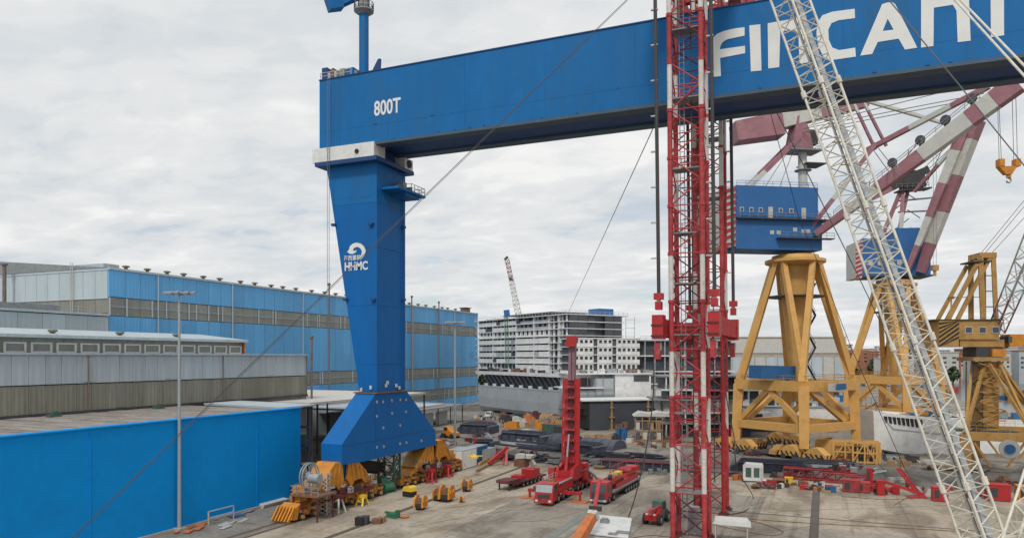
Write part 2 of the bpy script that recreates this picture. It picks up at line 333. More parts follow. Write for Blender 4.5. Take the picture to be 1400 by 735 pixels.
M['joint'] = mat('joint_filler', (.12, .105, .09), .9, .2)
M['patch'] = mat('green_grey_channel', (.22, .24, .22), .9, .2, .8)
# concrete apron: separate slabs with open joints between them, over the asphalt
ap = struct('apron', MB().box(-61.6, 34, 60, 134, -.2, .004), 'joint')
ys = [60+i*9.25 for i in range(9)]
xs = [-61.5, -53.4, -52.5, -41.5, -29.9, -28.7, -18.5, -8, -1.6, -.6, 10, 22, 34]
k = 0
meshes = {}
for a, b in zip(xs, xs[1:]):
    if b-a < 1.3: continue
    for c, d in zip(ys, ys[1:]):
        sz = (round(b-a, 2), round(d-c, 2))
        kind = 'apron' if (c > 112 or a < -50 or (a > -9 and c > 95)) else 'apron2'
        key = (sz, kind)
        if key not in meshes:
            meshes[key] = MB().box(.03, sz[0]-.03, .03, sz[1]-.03, -.1, .012).mesh('slab', kind)
        o = link('slab', meshes[key], ap, (a, c, random.uniform(0, .003)))
# roadway and quay surfaces beyond the apron
struct('road', MB().box(-64, 40, 136, 165, -.2, .006).box(-140, -66.5, 120, 300, -.2, .006), 'tarmac')
# crane rails: steel heads in slots
for X in (-63.6, -61.9, -52.95):
    mb = MB(); mb.box(X-.22, X+.22, 20, 300, -.1, .02); mb.mk(1).box(X-.05, X+.05, 20, 300, 0, .055)
    o = struct('crane_rail', mb, ['joint', 'brown'])
struct('cable_channel', MB().box(-29.9, -28.7, 20, 150, -.1, .03), 'patch')
struct('cable_channel', MB().box(-1.5, -.8, 20, 132, -.1, .035), 'joint')
struct('cable_channel', MB().box(-12, 60, 102.8, 103.15, -.1, .045), 'joint')
# narrow yellow edging by the crane rail
struct('kerb_strip', MB().box(-65.4, -64.9, 95, 200, -.1, .12), 'concrete')

# ================================================================== FAR BLUE ASSEMBLY HALL
XW = -147.0; Y0, Y1 = 115.0, 304.5
hall = thing('assembly_hall', 'very long sky blue assembly hall with grey translucent bands, behind the gantry leg', 'factory hall', (XW, Y0, 0))
wpart(hall, 'wall_core', MB().box(-230, XW-.35, Y0+.35, Y1, 0, 40.6), 'dark')
npan = 46; pw = (Y1-Y0)/npan
bands = [(40.4, 34.4, 'hallblue', 'wall_panel'), (34.25, 30.2, 'hallolive', 'window_panel'), (30.05, 16.3, 'hallblue', 'wall_panel'), (16.15, 12.2, 'hallolive', 'window_panel'), (12.05, 7.6, 'hallblue', 'wall_panel'), (7.45, 3.5, 'hallolive', 'window_panel'), (3.35, .15, 'hallblue', 'wall_panel')]
for z1, z0, m_, nm in bands:
    proud = .0 if m_ == 'hallblue' else -.12
    me = MB().box(-.3+proud, proud, .04, pw-.04, z0, z1).mesh(nm, m_)
    for i in range(npan): link(nm, me, hall, (0, i*pw, 0))
    if m_ == 'hallolive':
        mm = MB().box(0, .1, -.16, .16, z0, z1).mesh('mullion', 'hallgrey')
        for i in range(30): link('mullion', mm, hall, (0, random.uniform(.3, Y1-Y0-.3) if i else .2, 0))
        mr_ = MB(); mr_.box(-.05, .09, 0, Y1-Y0, (z0+z1)/2-.06, (z0+z1)/2+.06); part(hall, 'glazing_bar', mr_, 'hallgrey')
wpart(hall, 'eaves_trim', MB().box(XW-.4, XW+.25, Y0, Y1, 40.45, 40.95), 'hallgrey')
wpart(hall, 'roof', MB().prism([(XW-.5, Y0+.3, 40.9), (-188, Y0+.3, 44.4), (-230, Y0+.3, 40.9)], (0, Y1-Y0-.3, 0)), 'grey')
for X_ in range(21):                                               # gable sheets, left of the corner
    a = XW-.4-X_*4
    wpart(hall, 'gable_panel', MB().box(a-3.92, a-.02, Y0, Y0+.3, 34.2, 40.4), 'hallgreyx')
    wpart(hall, 'gable_panel', MB().box(a-3.92, a-.02, Y0+.1, Y0+.4, 30.7, 34.05), 'olivex')
wpart(hall, 'gable_trim', MB().box(-232, XW+.1, Y0-.15, Y0+.1, 40.35, 40.75).box(-232, XW-.4, Y0-.1, Y0+.05, 33.98, 34.22), 'hallgrey')
mb = MB(); X_ = -158.6
for dx_ in (-.35, .35): mb.bar((X_+dx_, Y0-.4, 31), (X_+dx_, Y0-.4, 42.5), .1)
for i in range(24): mb.bar((X_-.35, Y0-.4, 31+i*.48), (X_+.35, Y0-.4, 31+i*.48), .06)
wpart(hall, 'wall_ladder', mb, 'offwhite')
mv = MB().lathe((0, 0, 0), [(.4, -.3), (.4, .35), (.85, .5), (.8, .75), (.2, .9)], 10).mesh('roof_vent', 'ventm')
for i in range(30): link('roof_vent', mv, hall, (-1.6, 4.5+i*6.1+random.uniform(-1.2, 1.2), 41.15))
wpart(hall, 'roof_parapet', MB().box(-166, -150, Y0+1, Y0+5, 40.9, 42.1), 'hallgrey')
mb = MB().cbox(XW-4, Y1-5, 40.9, 3, 4, 2.0); mb.cbox(XW-4, Y1-5, 43, 4, 5, .3); wpart(hall, 'roof_hut', mb, 'brown')
# flue and pipes
for px, y0, X_, zt, r, lab in ((450, 545, -133, 41.5, .24, 'tall slim brown pipe rising in front of the blue hall, left of the gantry leg'), (563, 500, -146.2, 43.5, .26, 'brown pipe on the blue hall wall, first to the right of the gantry leg'), (600, 540, -146.2, 42.8, .26, 'brown pipe on the blue hall wall, second to the right of the gantry leg')):
    p = onX(px, y0, X_); mb = MB().tube((0, 0, 0), (0, 0, zt), r, n=8).lathe((0, 0, zt), [(r*.6, 0), (r*1.9, .3), (r*1.9, .8), (r*.5, 1.0)], 8)
    for z_ in (8, 16, 24, 32): mb.lathe((0, 0, z_), [(r*1.25, 0), (r*1.25, .3)], 8)
    single('vent_pipe', mb, 'flue', lab, 'pipe', (p.x, p.y, 0))
p = onY(6, 400, 112.5); single('chimney', MB().tube((0, 0, 0), (0, 0, p.z+6.4), .42, n=10).lathe((0, 0, p.z+6.4), [(.42, 0), (.8, .2), (.8, .5), (.4, .6)], 10), 'flue', 'brown steel chimney at the far left edge before the grey gable', 'chimney', (p.x, p.y, 0))

# lower annex before the gable (pale grey)
an = thing('hall_annex', 'pale grey lower annex joined to the gable of the blue hall at far left', 'factory hall', (XW, 40, 0))
wpart(an, 'wall_core', MB().box(-200, XW-.3, 40, Y0-.1, 0, 30.0), 'dark')
me = MB().box(-.3, 0, .04, 4.96, 15, 29.8).mesh('wall_panel', 'hallgrey')
for i in range(15): link('wall_panel', me, an, (0, i*5-.06 if i else 0, 0))
wpart(an, 'roof_edge', MB().box(-200, XW+.3, 40, Y0-.15, 30.0, 30.5), 'hallgrey')
wpart(an, 'duct', MB().box(-153, -147.6, 60, 104, 30.5, 31.7), 'grey')
wpart(an, 'roof_rail', rail_line(MB(), [(-149, 98, 30.5), (-149, 112, 30.5)], 1.4, 2.5), 'hallgrey')

# clerestory hall (low roof with a row of small windows)
ch = thing('clerestory_hall', 'low grey hall with a row of small white framed windows, left middle distance', 'factory hall', (-115, 30, 0))
ye = onX(333, 470, -115).y
wpart(ch, 'wall_core', MB().box(-140, -115.4, 30, ye, 0, 24.0), 'olive')
wpart(ch, 'roof', MB().prism([(-141, 30, 24.0), (-114.2, 30, 24.0), (-114.2, 30, 24.5), (-128, 30, 25.9), (-141, 30, 24.6)], (0, ye-30+.6, 0)), 'hallgrey')
nw = 22; wp = (ye-30)/nw
wf = MB().box(0, .18, .35, wp-.35, 21.55, 21.85).box(0, .18, .35, wp-.35, 23.0, 23.25).box(0, .18, .35, .7, 21.86, 22.99).box(0, .18, wp-.7, wp-.35, 21.86, 22.99).mesh('window', 'white')
wg = MB().box(0, .06, .7, wp-.7, 21.86, 22.99).mesh('pane', 'hallolive')
for i in range(nw):
    o = link('window', wf, ch, (-.4, i*wp, 0)); link('pane', wg, o)
for i in (4, 9, 13, 16, 19): 
    o = link('roof_vent', MB().lathe((0, 0, 0), [(.3, 0), (.3, .3), (.8, .6), (.7, .85)], 10).mesh('roof_vent', 'ventm'), ch, (-2.4, i*wp-3, 24.6))
wpart(ch, 'corner_trim', MB().box(-115.9, -114.9, ye, ye+.4, 18, 24), 'orange2')

# front shed: pale grey band above olive
fs = thing('cladding_shed', 'long shed clad pale grey above and olive below, behind the near weathered roof', 'factory hall', (-95, 25, 0))
ye = onX(419, 500, -95).y
wpart(fs, 'wall_core', MB().box(-113, -95.35, 25, ye, 0, 21.0), 'dark')
n_ = 42; wp = (ye-25)/n_
m1 = MB().box(-.3, .06, .03, wp-.03, 17.3, 21.15).mesh('wall_panel', 'hallgrey'); m2 = MB().box(-.3, 0, .03, wp-.03, 5, 17.15).mesh('wall_panel', 'olive')
for i in range(n_): link('wall_panel', m1, fs, (0, i*wp, 0)); link('lower_panel', m2, fs, (0, i*wp, 0))
wpart(fs, 'roof', MB().box(-113.5, -94.7, 25, ye+.3, 21.2, 21.5), 'hallgrey')
wpart(fs, 'corner_pipe', MB().tube((-94.2, ye+.6, 0), (-94.2, ye+.6, 24.5), .22, n=8).lathe((-94.2, ye+.6, 24.5), [(.2, 0), (.45, .2), (.45, .6), (.2, .7)], 8), 'flue')
wpart(fs, 'flashing', MB().box(-95.1, -94.6, 25, ye, 13.1, 13.5), 'dark')

# near bright blue building with the weathered roof
nb = thing('blue_building', 'bright cobalt blue flat walled building in the left foreground under a weathered roof', 'building', (-72, 20, 0))
ye = onX(411, 600, -72).y; zt = 13.25
wpart(nb, 'wall', MB().box(-73, -72, 20, ye, 0, zt).box(-94.5, -73, ye-.8, ye, 0, zt-.3), 'wallblue')
wpart(nb, 'coping', MB().box(-73.3, -71.85, 20, ye+.1, zt, zt+.16), 'wallblue')
wpart(nb, 'roof_deck', MB().box(-94.4, -73.2, 20, ye, 12.4, 12.9), 'dark')
ns = 62; wp = (ye-20)/ns
ms_ = [MB().box(-11.0, -.05, .03, wp-.03, 12.95, 13.12).mesh('roof_sheet', 'roofold'), MB().box(-10.4, 0, .03, wp-.03, 12.95, 13.1).mesh('roof_sheet', 'roofold')]
for i in range(ns):
    a = random.uniform(-.1, .1)
    link('roof_sheet', ms_[0], nb, (-1.3, i*wp, random.uniform(0, .05))); link('roof_sheet', ms_[1], nb, (-12.4+a*0, i*wp, random.uniform(0, .05)))
for px, py in ((74, 568), (217, 557)):
    o = onX(px, py, -92.5); wpart(nb, 'roof_plant', MB().cbox(o.x, o.y, 13.15, .8, 1.6, .4).cbox(o.x+.2, o.y, 13.56, .5, .5, .3), 'greensteel')
wpart(nb, 'wall_foot', MB().box(-72.0, -71.7, 20, ye, .01, .35), 'concrete')
# frame and white sheet leaning at the wall foot
a = onX(285, 700, -70.5); mb = MB()
for dy_ in (0, 4.2): mb.bar((a.x, a.y+dy_, 0), (a.x, a.y+dy_, 1.7), .12)
for z_ in (.9, 1.7): mb.bar((a.x, a.y, z_), (a.x, a.y+4.2, z_), .12)
single('barrier_frame', mb, 'offwhite', 'small white tubular barrier at the foot of the bright blue wall', 'barrier', (a.x, a.y, 0), world=True)
p = G(374, 690); single('white_sheet', MB().prism([(p.x-1.2, p.y-2.4, 0), (p.x+.2, p.y-2.4, 0), (p.x+.5, p.y-2.4, .5), (p.x-1.0, p.y-2.4, .7)], (0, 5, 0)), 'tarp', 'crumpled white sheet rolled against the far end of the blue wall', 'sheet', tuple(p), world=True)
# scraps along the wall foot
rs = random.Random(3)
for i, (px, py, mt, lab) in enumerate(((262, 722, 'orange2', 'orange planks lying near the lamp post at the wall foot'), (300, 708, 'bluebox', 'blue scrap plate on the ground before the barrier'), (338, 700, 'grey', 'grey pallet of scrap right of the barrier at the wall foot'), (318, 716, 'offwhite', 'loose pale boards on the ground below the barrier'))):
    p = G(px, py); mb = MB()
    for j in range(7): mb.cbox(rs.uniform(-1, 1), rs.uniform(-2.2, 2.2), rs.uniform(0, .12), rs.uniform(.25, 1.2), rs.uniform(.8, 2.4), .1)
    single('scrap_boards', mb, mt, lab, 'scrap', tuple(p), rs.uniform(-.5, .5))

# ------------------------------------------------------------------ open storage rack between the blue building and the crane base
ra = thing('storage_rack', 'open steel storage rack loaded with timber and crates beside the blue building end', 'rack', (-92, 92, 0))
mb = MB()
for x in (-92, -87.2, -82.4, -77.6):
    for y in (91, 97): mb.bar((x, y, 0), (x, y, 13), .32)
for z_ in (3.1, 6.3, 9.5, 12.8):
    for y in (91, 97): mb.bar((-92, y, z_), (-77.6, y, z_), .3)
    for x in (-92, -87.2, -82.4, -77.6): mb.bar((x, 91, z_), (x, 97, z_), .25)
wpart(ra, 'frame', mb, 'workblue')
cm = ['timber', 'brightyel', 'grey', 'bluebox', 'brown', 'tarp', 'greensteel']
for x in (-92, -87.2, -82.4):
    for z_ in (.05, 3.3, 6.5, 9.7):
        y = 91.4
        while y < 96:
            l_ = rs.uniform(.9, 2.2); h_ = rs.uniform(.6, 2.1)
            wpart(ra, 'stored_goods', MB().box(x+.4, x+4.2, y, y+l_, z_, z_+h_), rs.choice(cm)); y += l_+.25
wpart(ra, 'roof', MB().prism([(-93, 90, 13.1), (-76.8, 90, 12.9), (-76.8, 90, 13.15), (-93, 90, 13.4)], (0, 8, 0)), 'hallgrey')
ps = thing('pale_canopy', 'pale flat canopy roof on posts between the weathered roof and the blue hall', 'canopy', (-100, 118, 0))
wpart(ps, 'roof', MB().box(-128, -86, 108, 150, 12.2, 12.6), 'tarp'); wpart(ps, 'low_roof', MB().box(-122, -96, 150, 178, 7.6, 8.0), 'hull')
mb = MB()
for x in (-128, -114, -100, -86.3):
    for y in (108.2, 128, 149.8): mb.bar((x, y, 0), (x, y, 12.2), .3)
wpart(ps, 'post', mb, 'dark')
wpart(ps, 'back_wall', MB().box(-125, -124.5, 110, 178, 0, 8), 'hallgrey')
fs2 = thing('flat_shed', 'low open shed with a grey flat roof before the blue hall, right of the leg', 'shed', (-110, 180, 0))
a = G(530, 592); b = G(640, 575)
wpart(fs2, 'roof', MB().prism([(-139, 160, 6.2), (-106, 160, 5.4), (-106, 160, 5.7), (-139, 160, 6.6)], (0, 50, 0)), 'grey')
mb = MB()
for x in (-139, -122, -106.4):
    for y in range(161, 211, 8): mb.bar((x, y, 0), (x, y, 5.4), .25)
wpart(fs2, 'post', mb, 'dark')
wpart(fs2, 'back_wall', MB().box(-136, -135.6, 161, 209, 0, 5.8), 'hallgrey')
for i in range(5): wpart(fs2, 'door_panel', MB().box(-110, -109.7, 162+i*9, 169+i*9, 0, 3.9), rs.choice(['hallgrey', 'tarp', 'bluebox', 'offwhite']))
# white lamp posts
def lamp(px, py, h, lab, s=1.0):
    p = G(px, py); t = thing('lamp_post', lab, 'lamp post', tuple(p), group='tall floodlight posts in the yard')
    part(t, 'pole', MB().tube((0, 0, 0), (0, 0, h), .24*s, .13*s, n=12), 'galv', sm=True)
    part(t, 'base_block', MB().cbox(0, 0, 0, 1.3*s, 1.3*s, .4), 'concrete')
    part(t, 'crown_ring', MB().lathe((0, 0, h-.1), [(.2, 0), (.75*s, .08), (.75*s, .2), (.2, .3)], 12).bar((-1.7*s*CS, -1.7*s*SN, h+.1), (1.7*s*CS, 1.7*s*SN, h+.1), .12), 'galv')
    fl = MB().prism([(-.34, -.28, -.12), (.34, -.28, -.12), (.3, .28, .1), (-.3, .28, .1)], (0, 0, .16)); fm = fl.mesh('floodlight', 'grey'); fg = MB().box(-.26, .26, -.2, .2, -.16, -.13).mesh('lens', 'galv')
    for j, (dx_, dy_) in enumerate(((-1.6, 0), (-1.0, .45), (-.9, -.45), (.9, .45), (1.0, -.45), (1.6, 0), (0, .8), (0, -.8))):
        o = link('floodlight', fm, t, ((dx_*CS-dy_*SN)*s, (dx_*SN+dy_*CS)*s, h), TH); o.scale = (s, s, s); link('lens', fg, o)
    return t
lamp(245, 725, 28.6, 'tall grey floodlight post standing before the bright blue wall')
lamp(622, 612, (612-441)/1000*168, 'tall slim floodlight post right of the gantry leg, before the far blue hall', 1.25)

# gutters, downpipes and odd replaced sheets on the long walls
for y in (128, 152, 181, 214, 246, 281): wpart(hall, 'downpipe', MB().tube((XW+.22, y, 3), (XW+.22, y, 40.3), .13, n=6), 'hallgrey')
for i in range(16):
    y = Y0+random.randrange(npan)*pw; z = random.choice((34.6, 16.6, 20, 24, 8.2)); wpart(hall, 'replaced_sheet', MB().box(XW+.005, XW+.05, y+.3, y+pw-.5, z, z+random.uniform(3, 5.4)), 'hallblue')
for y in (48, 71, 96, 118): wpart(fs, 'downpipe', MB().tube((-94.8, y, 13.2), (-94.8, y, 21.1), .09, n=6), 'flue')
for i in range(9):
    y = 40+i*9.3+random.uniform(-3, 3); wpart(fs, 'replaced_sheet', MB().box(-94.93, -94.88, y, y+random.uniform(1.5, 4), 17.5, 20.9) if i % 2 else MB().box(-94.99, -94.94, y, y+random.uniform(1, 3), 13.6, 17.0), 'hallgreyx' if i % 2 else 'olivex')
for y in (54, 66, 79): wpart(nb, 'wall_fixing', MB().box(-71.995, -71.93, y, y+.12, .4, 12.9), 'wallblue')
# weld bands and stiffener lines

# ================================================================== THE 800 T GANTRY CRANE
GY0, GY1 = 91.0, 99.7; GZ0, GZ1 = 52.2, 62.9; GX0 = -70.7; GX1 = 60
gc = thing('gantry_crane', 'huge blue gantry crane, white lettering on its girder, tapering leg on orange bogies', 'gantry crane', (-63.5, 96, 0))
mb = MB(); mb.box(GX0, GX1, GY0, GY1, GZ0+.35, GZ1); wpart(gc, 'girder', mb, 'girder')
wpart(gc, 'top_flange', MB().box(GX0-.05, GX1, GY0-.12, GY1+.12, GZ1+.003, GZ1+.16), 'deepblue')
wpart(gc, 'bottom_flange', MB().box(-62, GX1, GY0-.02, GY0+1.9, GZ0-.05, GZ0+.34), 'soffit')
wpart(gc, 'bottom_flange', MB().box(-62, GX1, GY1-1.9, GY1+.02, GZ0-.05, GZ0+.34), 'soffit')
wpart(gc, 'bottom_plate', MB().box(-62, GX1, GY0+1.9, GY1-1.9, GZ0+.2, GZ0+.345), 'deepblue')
for x in (-67, -58.5, -46, -34, -22, -10, 2, 14, 26): wpart(gc, 'plate_seam', MB().box(x, x+.04, GY0-.02, GY0, GZ0+.4, GZ1), 'legblue')
wpart(gc, 'plate_seam', MB().box(GX0, GX1, GY0-.015, GY0, GZ0+2.8, GZ0+2.83), 'girder')
mb = MB()
for x in range(-70, 30, 2): mb.bar((x, GY1-.2, GZ1+.16), (x, GY1-.2, GZ1+1.2), .06)
mb.bar((-72, GY1-.2, GZ1+1.2), (30, GY1-.2, GZ1+1.2), .07); wpart(gc, 'handrail', mb, 'dark')
# lettering, raised on the girder face
def facepoly(loops, sc_, ox, oy):
    return [[onY(ox+x/sc_, oy+y/sc_, GY0-.05) for x, y in l] for l in loops]
Z1 = (6.129, 960, 0); Z2 = (3.675, 1040, 0)
LET = [
 (Z1, [[(355,230),(270,240),(180,262),(125,285),(95,315),(80,355),(76,400),(78,648),(157,638),(150,487),(360,447),(358,385),(148,415),(152,390),(165,362),(190,340),(220,328),(355,300)]]),
 (Z1, [[(395,215),(487,205),(497,592),(408,600)]]),
 (Z2, [[(35,118),(180,93),(215,97),(237,115),(243,150),(247,312),(195,322),(190,180),(180,158),(160,150),(98,160),(93,338),(38,345)]]),
 (Z2, [[(472,45),(360,60),(310,78),(285,115),(280,170),(290,235),(315,285),(355,303),(478,285),(475,240),(395,253),(360,240),(342,200),(340,150),(355,118),(390,103),(474,92)]]),
 (Z2, [[(500,280),(610,22),(635,14),(660,12),(676,22),(787,240),(725,250),(693,195),(588,212),(560,272)], [(638,95),(613,157),(668,150)]]),
 (Z2, [[(806,-30),(960,-55),(1020,-50),(1046,-20),(1055,205),(990,213),(984,55),(965,25),(870,40),(868,232),(806,240)]]),
 (Z2, [[(1155,-50),(1157,188),(1223,178),(1222,-66),(1300,-82),(1300,-128),(1080,-92),(1080,-40)]]),
]
for (z, ox, oy), loops in LET:
    wpart(gc, 'letter', MB().plate(facepoly(loops, z, ox, oy), (0, .045, 0)), 'lettering')
c = onY(529.5, 146.0, GY0); text_on(gc, 'capacity_number', '800T', 3.0, (c.x, GY0-.03, c.z-1.05), (0, -1, 0), 'lettering', .06, .72)
# machinery on the girder end
def gtop(px, wpx, h, mt, nm='machinery_box', dy=1.5, y=GY0+1.0):
    a = onY(px, 100, y); b = onY(px+wpx, 100, y)
    wpart(gc, nm, MB().box(a.x, b.x, y, y+dy, GZ1+.17, GZ1+.17+h), mt)
gtop(440, 7, 2.2, 'deepblue'); gtop(448.5, 3, 1.3, 'offwhite'); gtop(453, 3, 1.9, 'brown'); gtop(457, 3, 1.4, 'offwhite'); gtop(464, 7, 1.6, 'grey'); gtop(474, 9, 1.5, 'girder'); gtop(484, 4, 1.0, 'grey')
wpart(gc, 'handrail', rail_line(MB(), [(GX0+.1, GY0+.1, GZ1+.17), (-65, GY0+.1, GZ1+.17)], 1.0, 1.2), 'offwhite')
a = onY(515, 100, GY0+.4); wpart(gc, 'lifting_lug', MB().prism([(a.x-.9, a.y, GZ1+.17), (a.x+.5, a.y, GZ1+.17), (a.x+.6, a.y, GZ1+1.9), (a.x+.2, a.y, GZ1+1.9)], (0, .35, 0)), 'deepblue')
# service crane on the girder top
a = onY(497.5, 100, GY0+2.2); zc_ = GZ1+.17
wpart(gc, 'service_crane_post', MB().tube((a.x, a.y, zc_), (a.x, a.y, 73.3), .72, n=20), 'girder', sm=True)
o = wpart(gc, 'service_platform', MB().lathe((a.x, a.y, 73.2), [(.8, -.5), (1.5, 0), (1.5, .2), (.9, .2), (.9, 3)], 16), 'grey'); 
mb = MB(); pts = [(a.x+1.45*math.cos(t*math.pi/6), a.y+1.45*math.sin(t*math.pi/6), 73.4) for t in range(13)]; wpart(gc, 'handrail', rail_line(mb, pts, 1.1, 1), 'offwhite')
b = P(448, 8, 110); c = P(505, -14, 110); wpart(gc, 'service_jib', MB().bar(c, P(462, 6, 111), .9, 1.2).bar(P(466, 4, 111), P(448, 6, 110), 1.8, 1.9), 'girder')
# leg: tapered box of bolted sections
ZT, ZB = 50.4, 15.7; LX1 = -61.05; LY0, LY1 = 92.0, 100.0
def lx(z): return -64.15+(-70.2+64.15)*(z-ZB)/(ZT-ZB)
cuts = [ZB, 19.8, 28.6, 37.2, 43.9, ZT]
for z0, z1 in zip(cuts, cuts[1:]):
    z0 += .03; mb = MB().add([(lx(z0), LY0, z0), (LX1, LY0, z0), (LX1, LY1, z0), (lx(z0), LY1, z0), (lx(z1), LY0, z1), (LX1, LY0, z1), (LX1, LY1, z1), (lx(z1), LY1, z1)],
        [(0,3,2,1),(4,5,6,7),(0,1,5,4),(1,2,6,5),(2,3,7,6),(3,0,4,7)])
    wpart(gc, 'leg_section', mb, 'legblue' if z1 < 44 else 'girder')
for px, py in ((457, 309), (508, 308), (551, 312), (511, 411), (551, 411), (473, 411)):
    q = onY(px, py, LY0-.1) if px < 512 else onX(px, py, LX1+.1); wpart(gc, 'lug', MB().cbox(q.x, q.y, q.z, .7, .7, .35), 'deepblue')
wpart(gc, 'leg_corner', MB().box(LX1-.06, LX1+.04, LY0-.04, LY0+.06, ZB, ZT), 'legblue')
# saddles on the leg top
o = wpart(gc, 'saddle', MB().box(-71.7, LX1+.4, 90.6, 93.6, ZT+.003, GZ0+.3), 'white')
wpart(gc, 'saddle', MB().box(-71.7, LX1+.8, 98.6, 101.0, ZT+.003, GZ0-.1), 'white')
wpart(gc, 'saddle_eye', MB().tube((LX1+.79, 99.8, ZT+.9), (LX1+1.0, 99.8, ZT+.9), .62, n=12), 'black')
wpart(gc, 'saddle_eye', MB().tube((-63.6, 90.62, ZT+.95), (-63.6, 90.45, ZT+.95), .34, n=12), 'black')
wpart(gc, 'head_plate', MB().box(-71.2, LX1+.9, 90.5, 101.2, ZT-.6, ZT), 'deepblue')
wpart(gc, 'bearing', MB().box(-70, LX1-.6, 94.2, 98.0, ZT+.003, GZ0+.34), 'deepblue')
# gallery beside the leg head
gz = 46.0
wpart(gc, 'gallery', MB().box(LX1+.01, LX1+3.0, 93.2, 101.2, gz, gz+.35).box(LX1+.01, LX1+2.6, 96, 100, gz-.5, gz-.003), 'girder')
wpart(gc, 'handrail', rail_line(MB(), [(LX1+.1, 97, gz+.35), (LX1+2.9, 97, gz+.35), (LX1+2.9, 101.1, gz+.35), (LX1+.1, 101.1, gz+.35)], 1.1, .9), 'offwhite')
wpart(gc, 'gallery_cabinet', MB().box(LX1+.3, LX1+1.2, 97.4, 98.5, gz+.36, gz+2.0).box(LX1+.3, LX1+1.4, 99.2, 99.8, gz+.36, gz+1.5), 'grey')
# maker's mark and letters on the leg
def leg_pt(x, y, k=3.34, ox=420, oy=180): return onY(ox+x/k, oy+y/k, LY0-.06)
sw = [(182,548),(190,540),(195,522),(208,511),(225,506),(243,510),(258,522),(266,540),(264,560),(253,574),(238,583),(236,576),(247,563),(250,546),(243,532),(229,525),(214,530),(208,540),(212,545),(226,540),(222,550),(208,558),(194,557)]
wpart(gc, 'maker_emblem', MB().plate([[leg_pt(*q) for q in sw]], (0, .05, 0)), 'lettering')
c = leg_pt(206, 575); text_on(gc, 'maker_characters', '海西重机', .82, (c.x, LY0-.05, c.z-.32), (0, -1, 0), 'lettering', .01, .95)
c = leg_pt(223, 612); text_on(gc, 'maker_letters', 'HHMC', 1.75, (c.x, LY0-.05, c.z-.62), (0, -1, 0), 'lettering', .05, .82)
# sill beam (flared foot)
SX0, SX1 = -64.5, -61.0
prof = [(83.4, 6.1), (83.4, 8.9), (91.6, 15.5), (100.4, 15.5), (109.8, 8.2), (109.8, 5.9), (105.6, 5.9), (88.5, 5.9)]
wpart(gc, 'sill_beam', MB().prism([(SX0, y, z) for y, z in prof], (SX1-SX0, 0, 0)), 'legblue')
wpart(gc, 'joint_flange', MB().box(-64.8, -60.7, 91.4, 100.6, 15.51, 15.69), 'brown')
wpart(gc, 'sill_seam', MB().box(SX1, SX1+.02, 83.5, 109.7, 8.6, 8.66).box(SX1, SX1+.02, 91.6, 91.66, 6, 15.4), 'deepblue')
mb = MB()
for px, py in ((515,549),(523.5,549),(535.5,547),(547,546),(555,546),(515,568.5),(536,564.5),(555,562.5),(524,584.5),(547,581),(515,611),(524.5,610),(547,606),(555.5,604.5),(576,602)):
    q = onX(px, py, SX1); mb.tube((SX1, q.y, q.z), (SX1+.06, q.y, q.z), .24, n=10)
wpart(gc, 'inspection_cover', mb, 'galv')
for px, py in ((494, 532), (507, 529)): q = onY(px, py, LY0-.2); wpart(gc, 'bolt_bracket', MB().cbox(q.x, q.y, q.z-.3, .35, .2, .55), 'tarp')
for px, py in ((528, 527), (542, 527), (530, 523), (546, 530)): q = onX(px, py, LX1+.2); wpart(gc, 'bolt_bracket', MB().cbox(q.x, q.y, q.z-.2, .2, .4, .5), 'tarp')
for y in (85.6, 107.6):
    wpart(gc, 'pivot', MB().prism([(-63.7, y-1.1, 6.05), (-63.7, y+1.1, 6.05), (-63.7, y+.5, 3.9), (-63.7, y-.5, 3.9)], (1.9, 0, 0)), 'legblue')
# ladder ropes hanging at the girder end
for px in (447.5, 450): q = onY(px, 115, GY0-.6); wpart(gc, 'hanging_line', MB().tube((q.x, q.y, GZ1), (q.x, q.y, 18), .045, n=4), 'ropegrey')
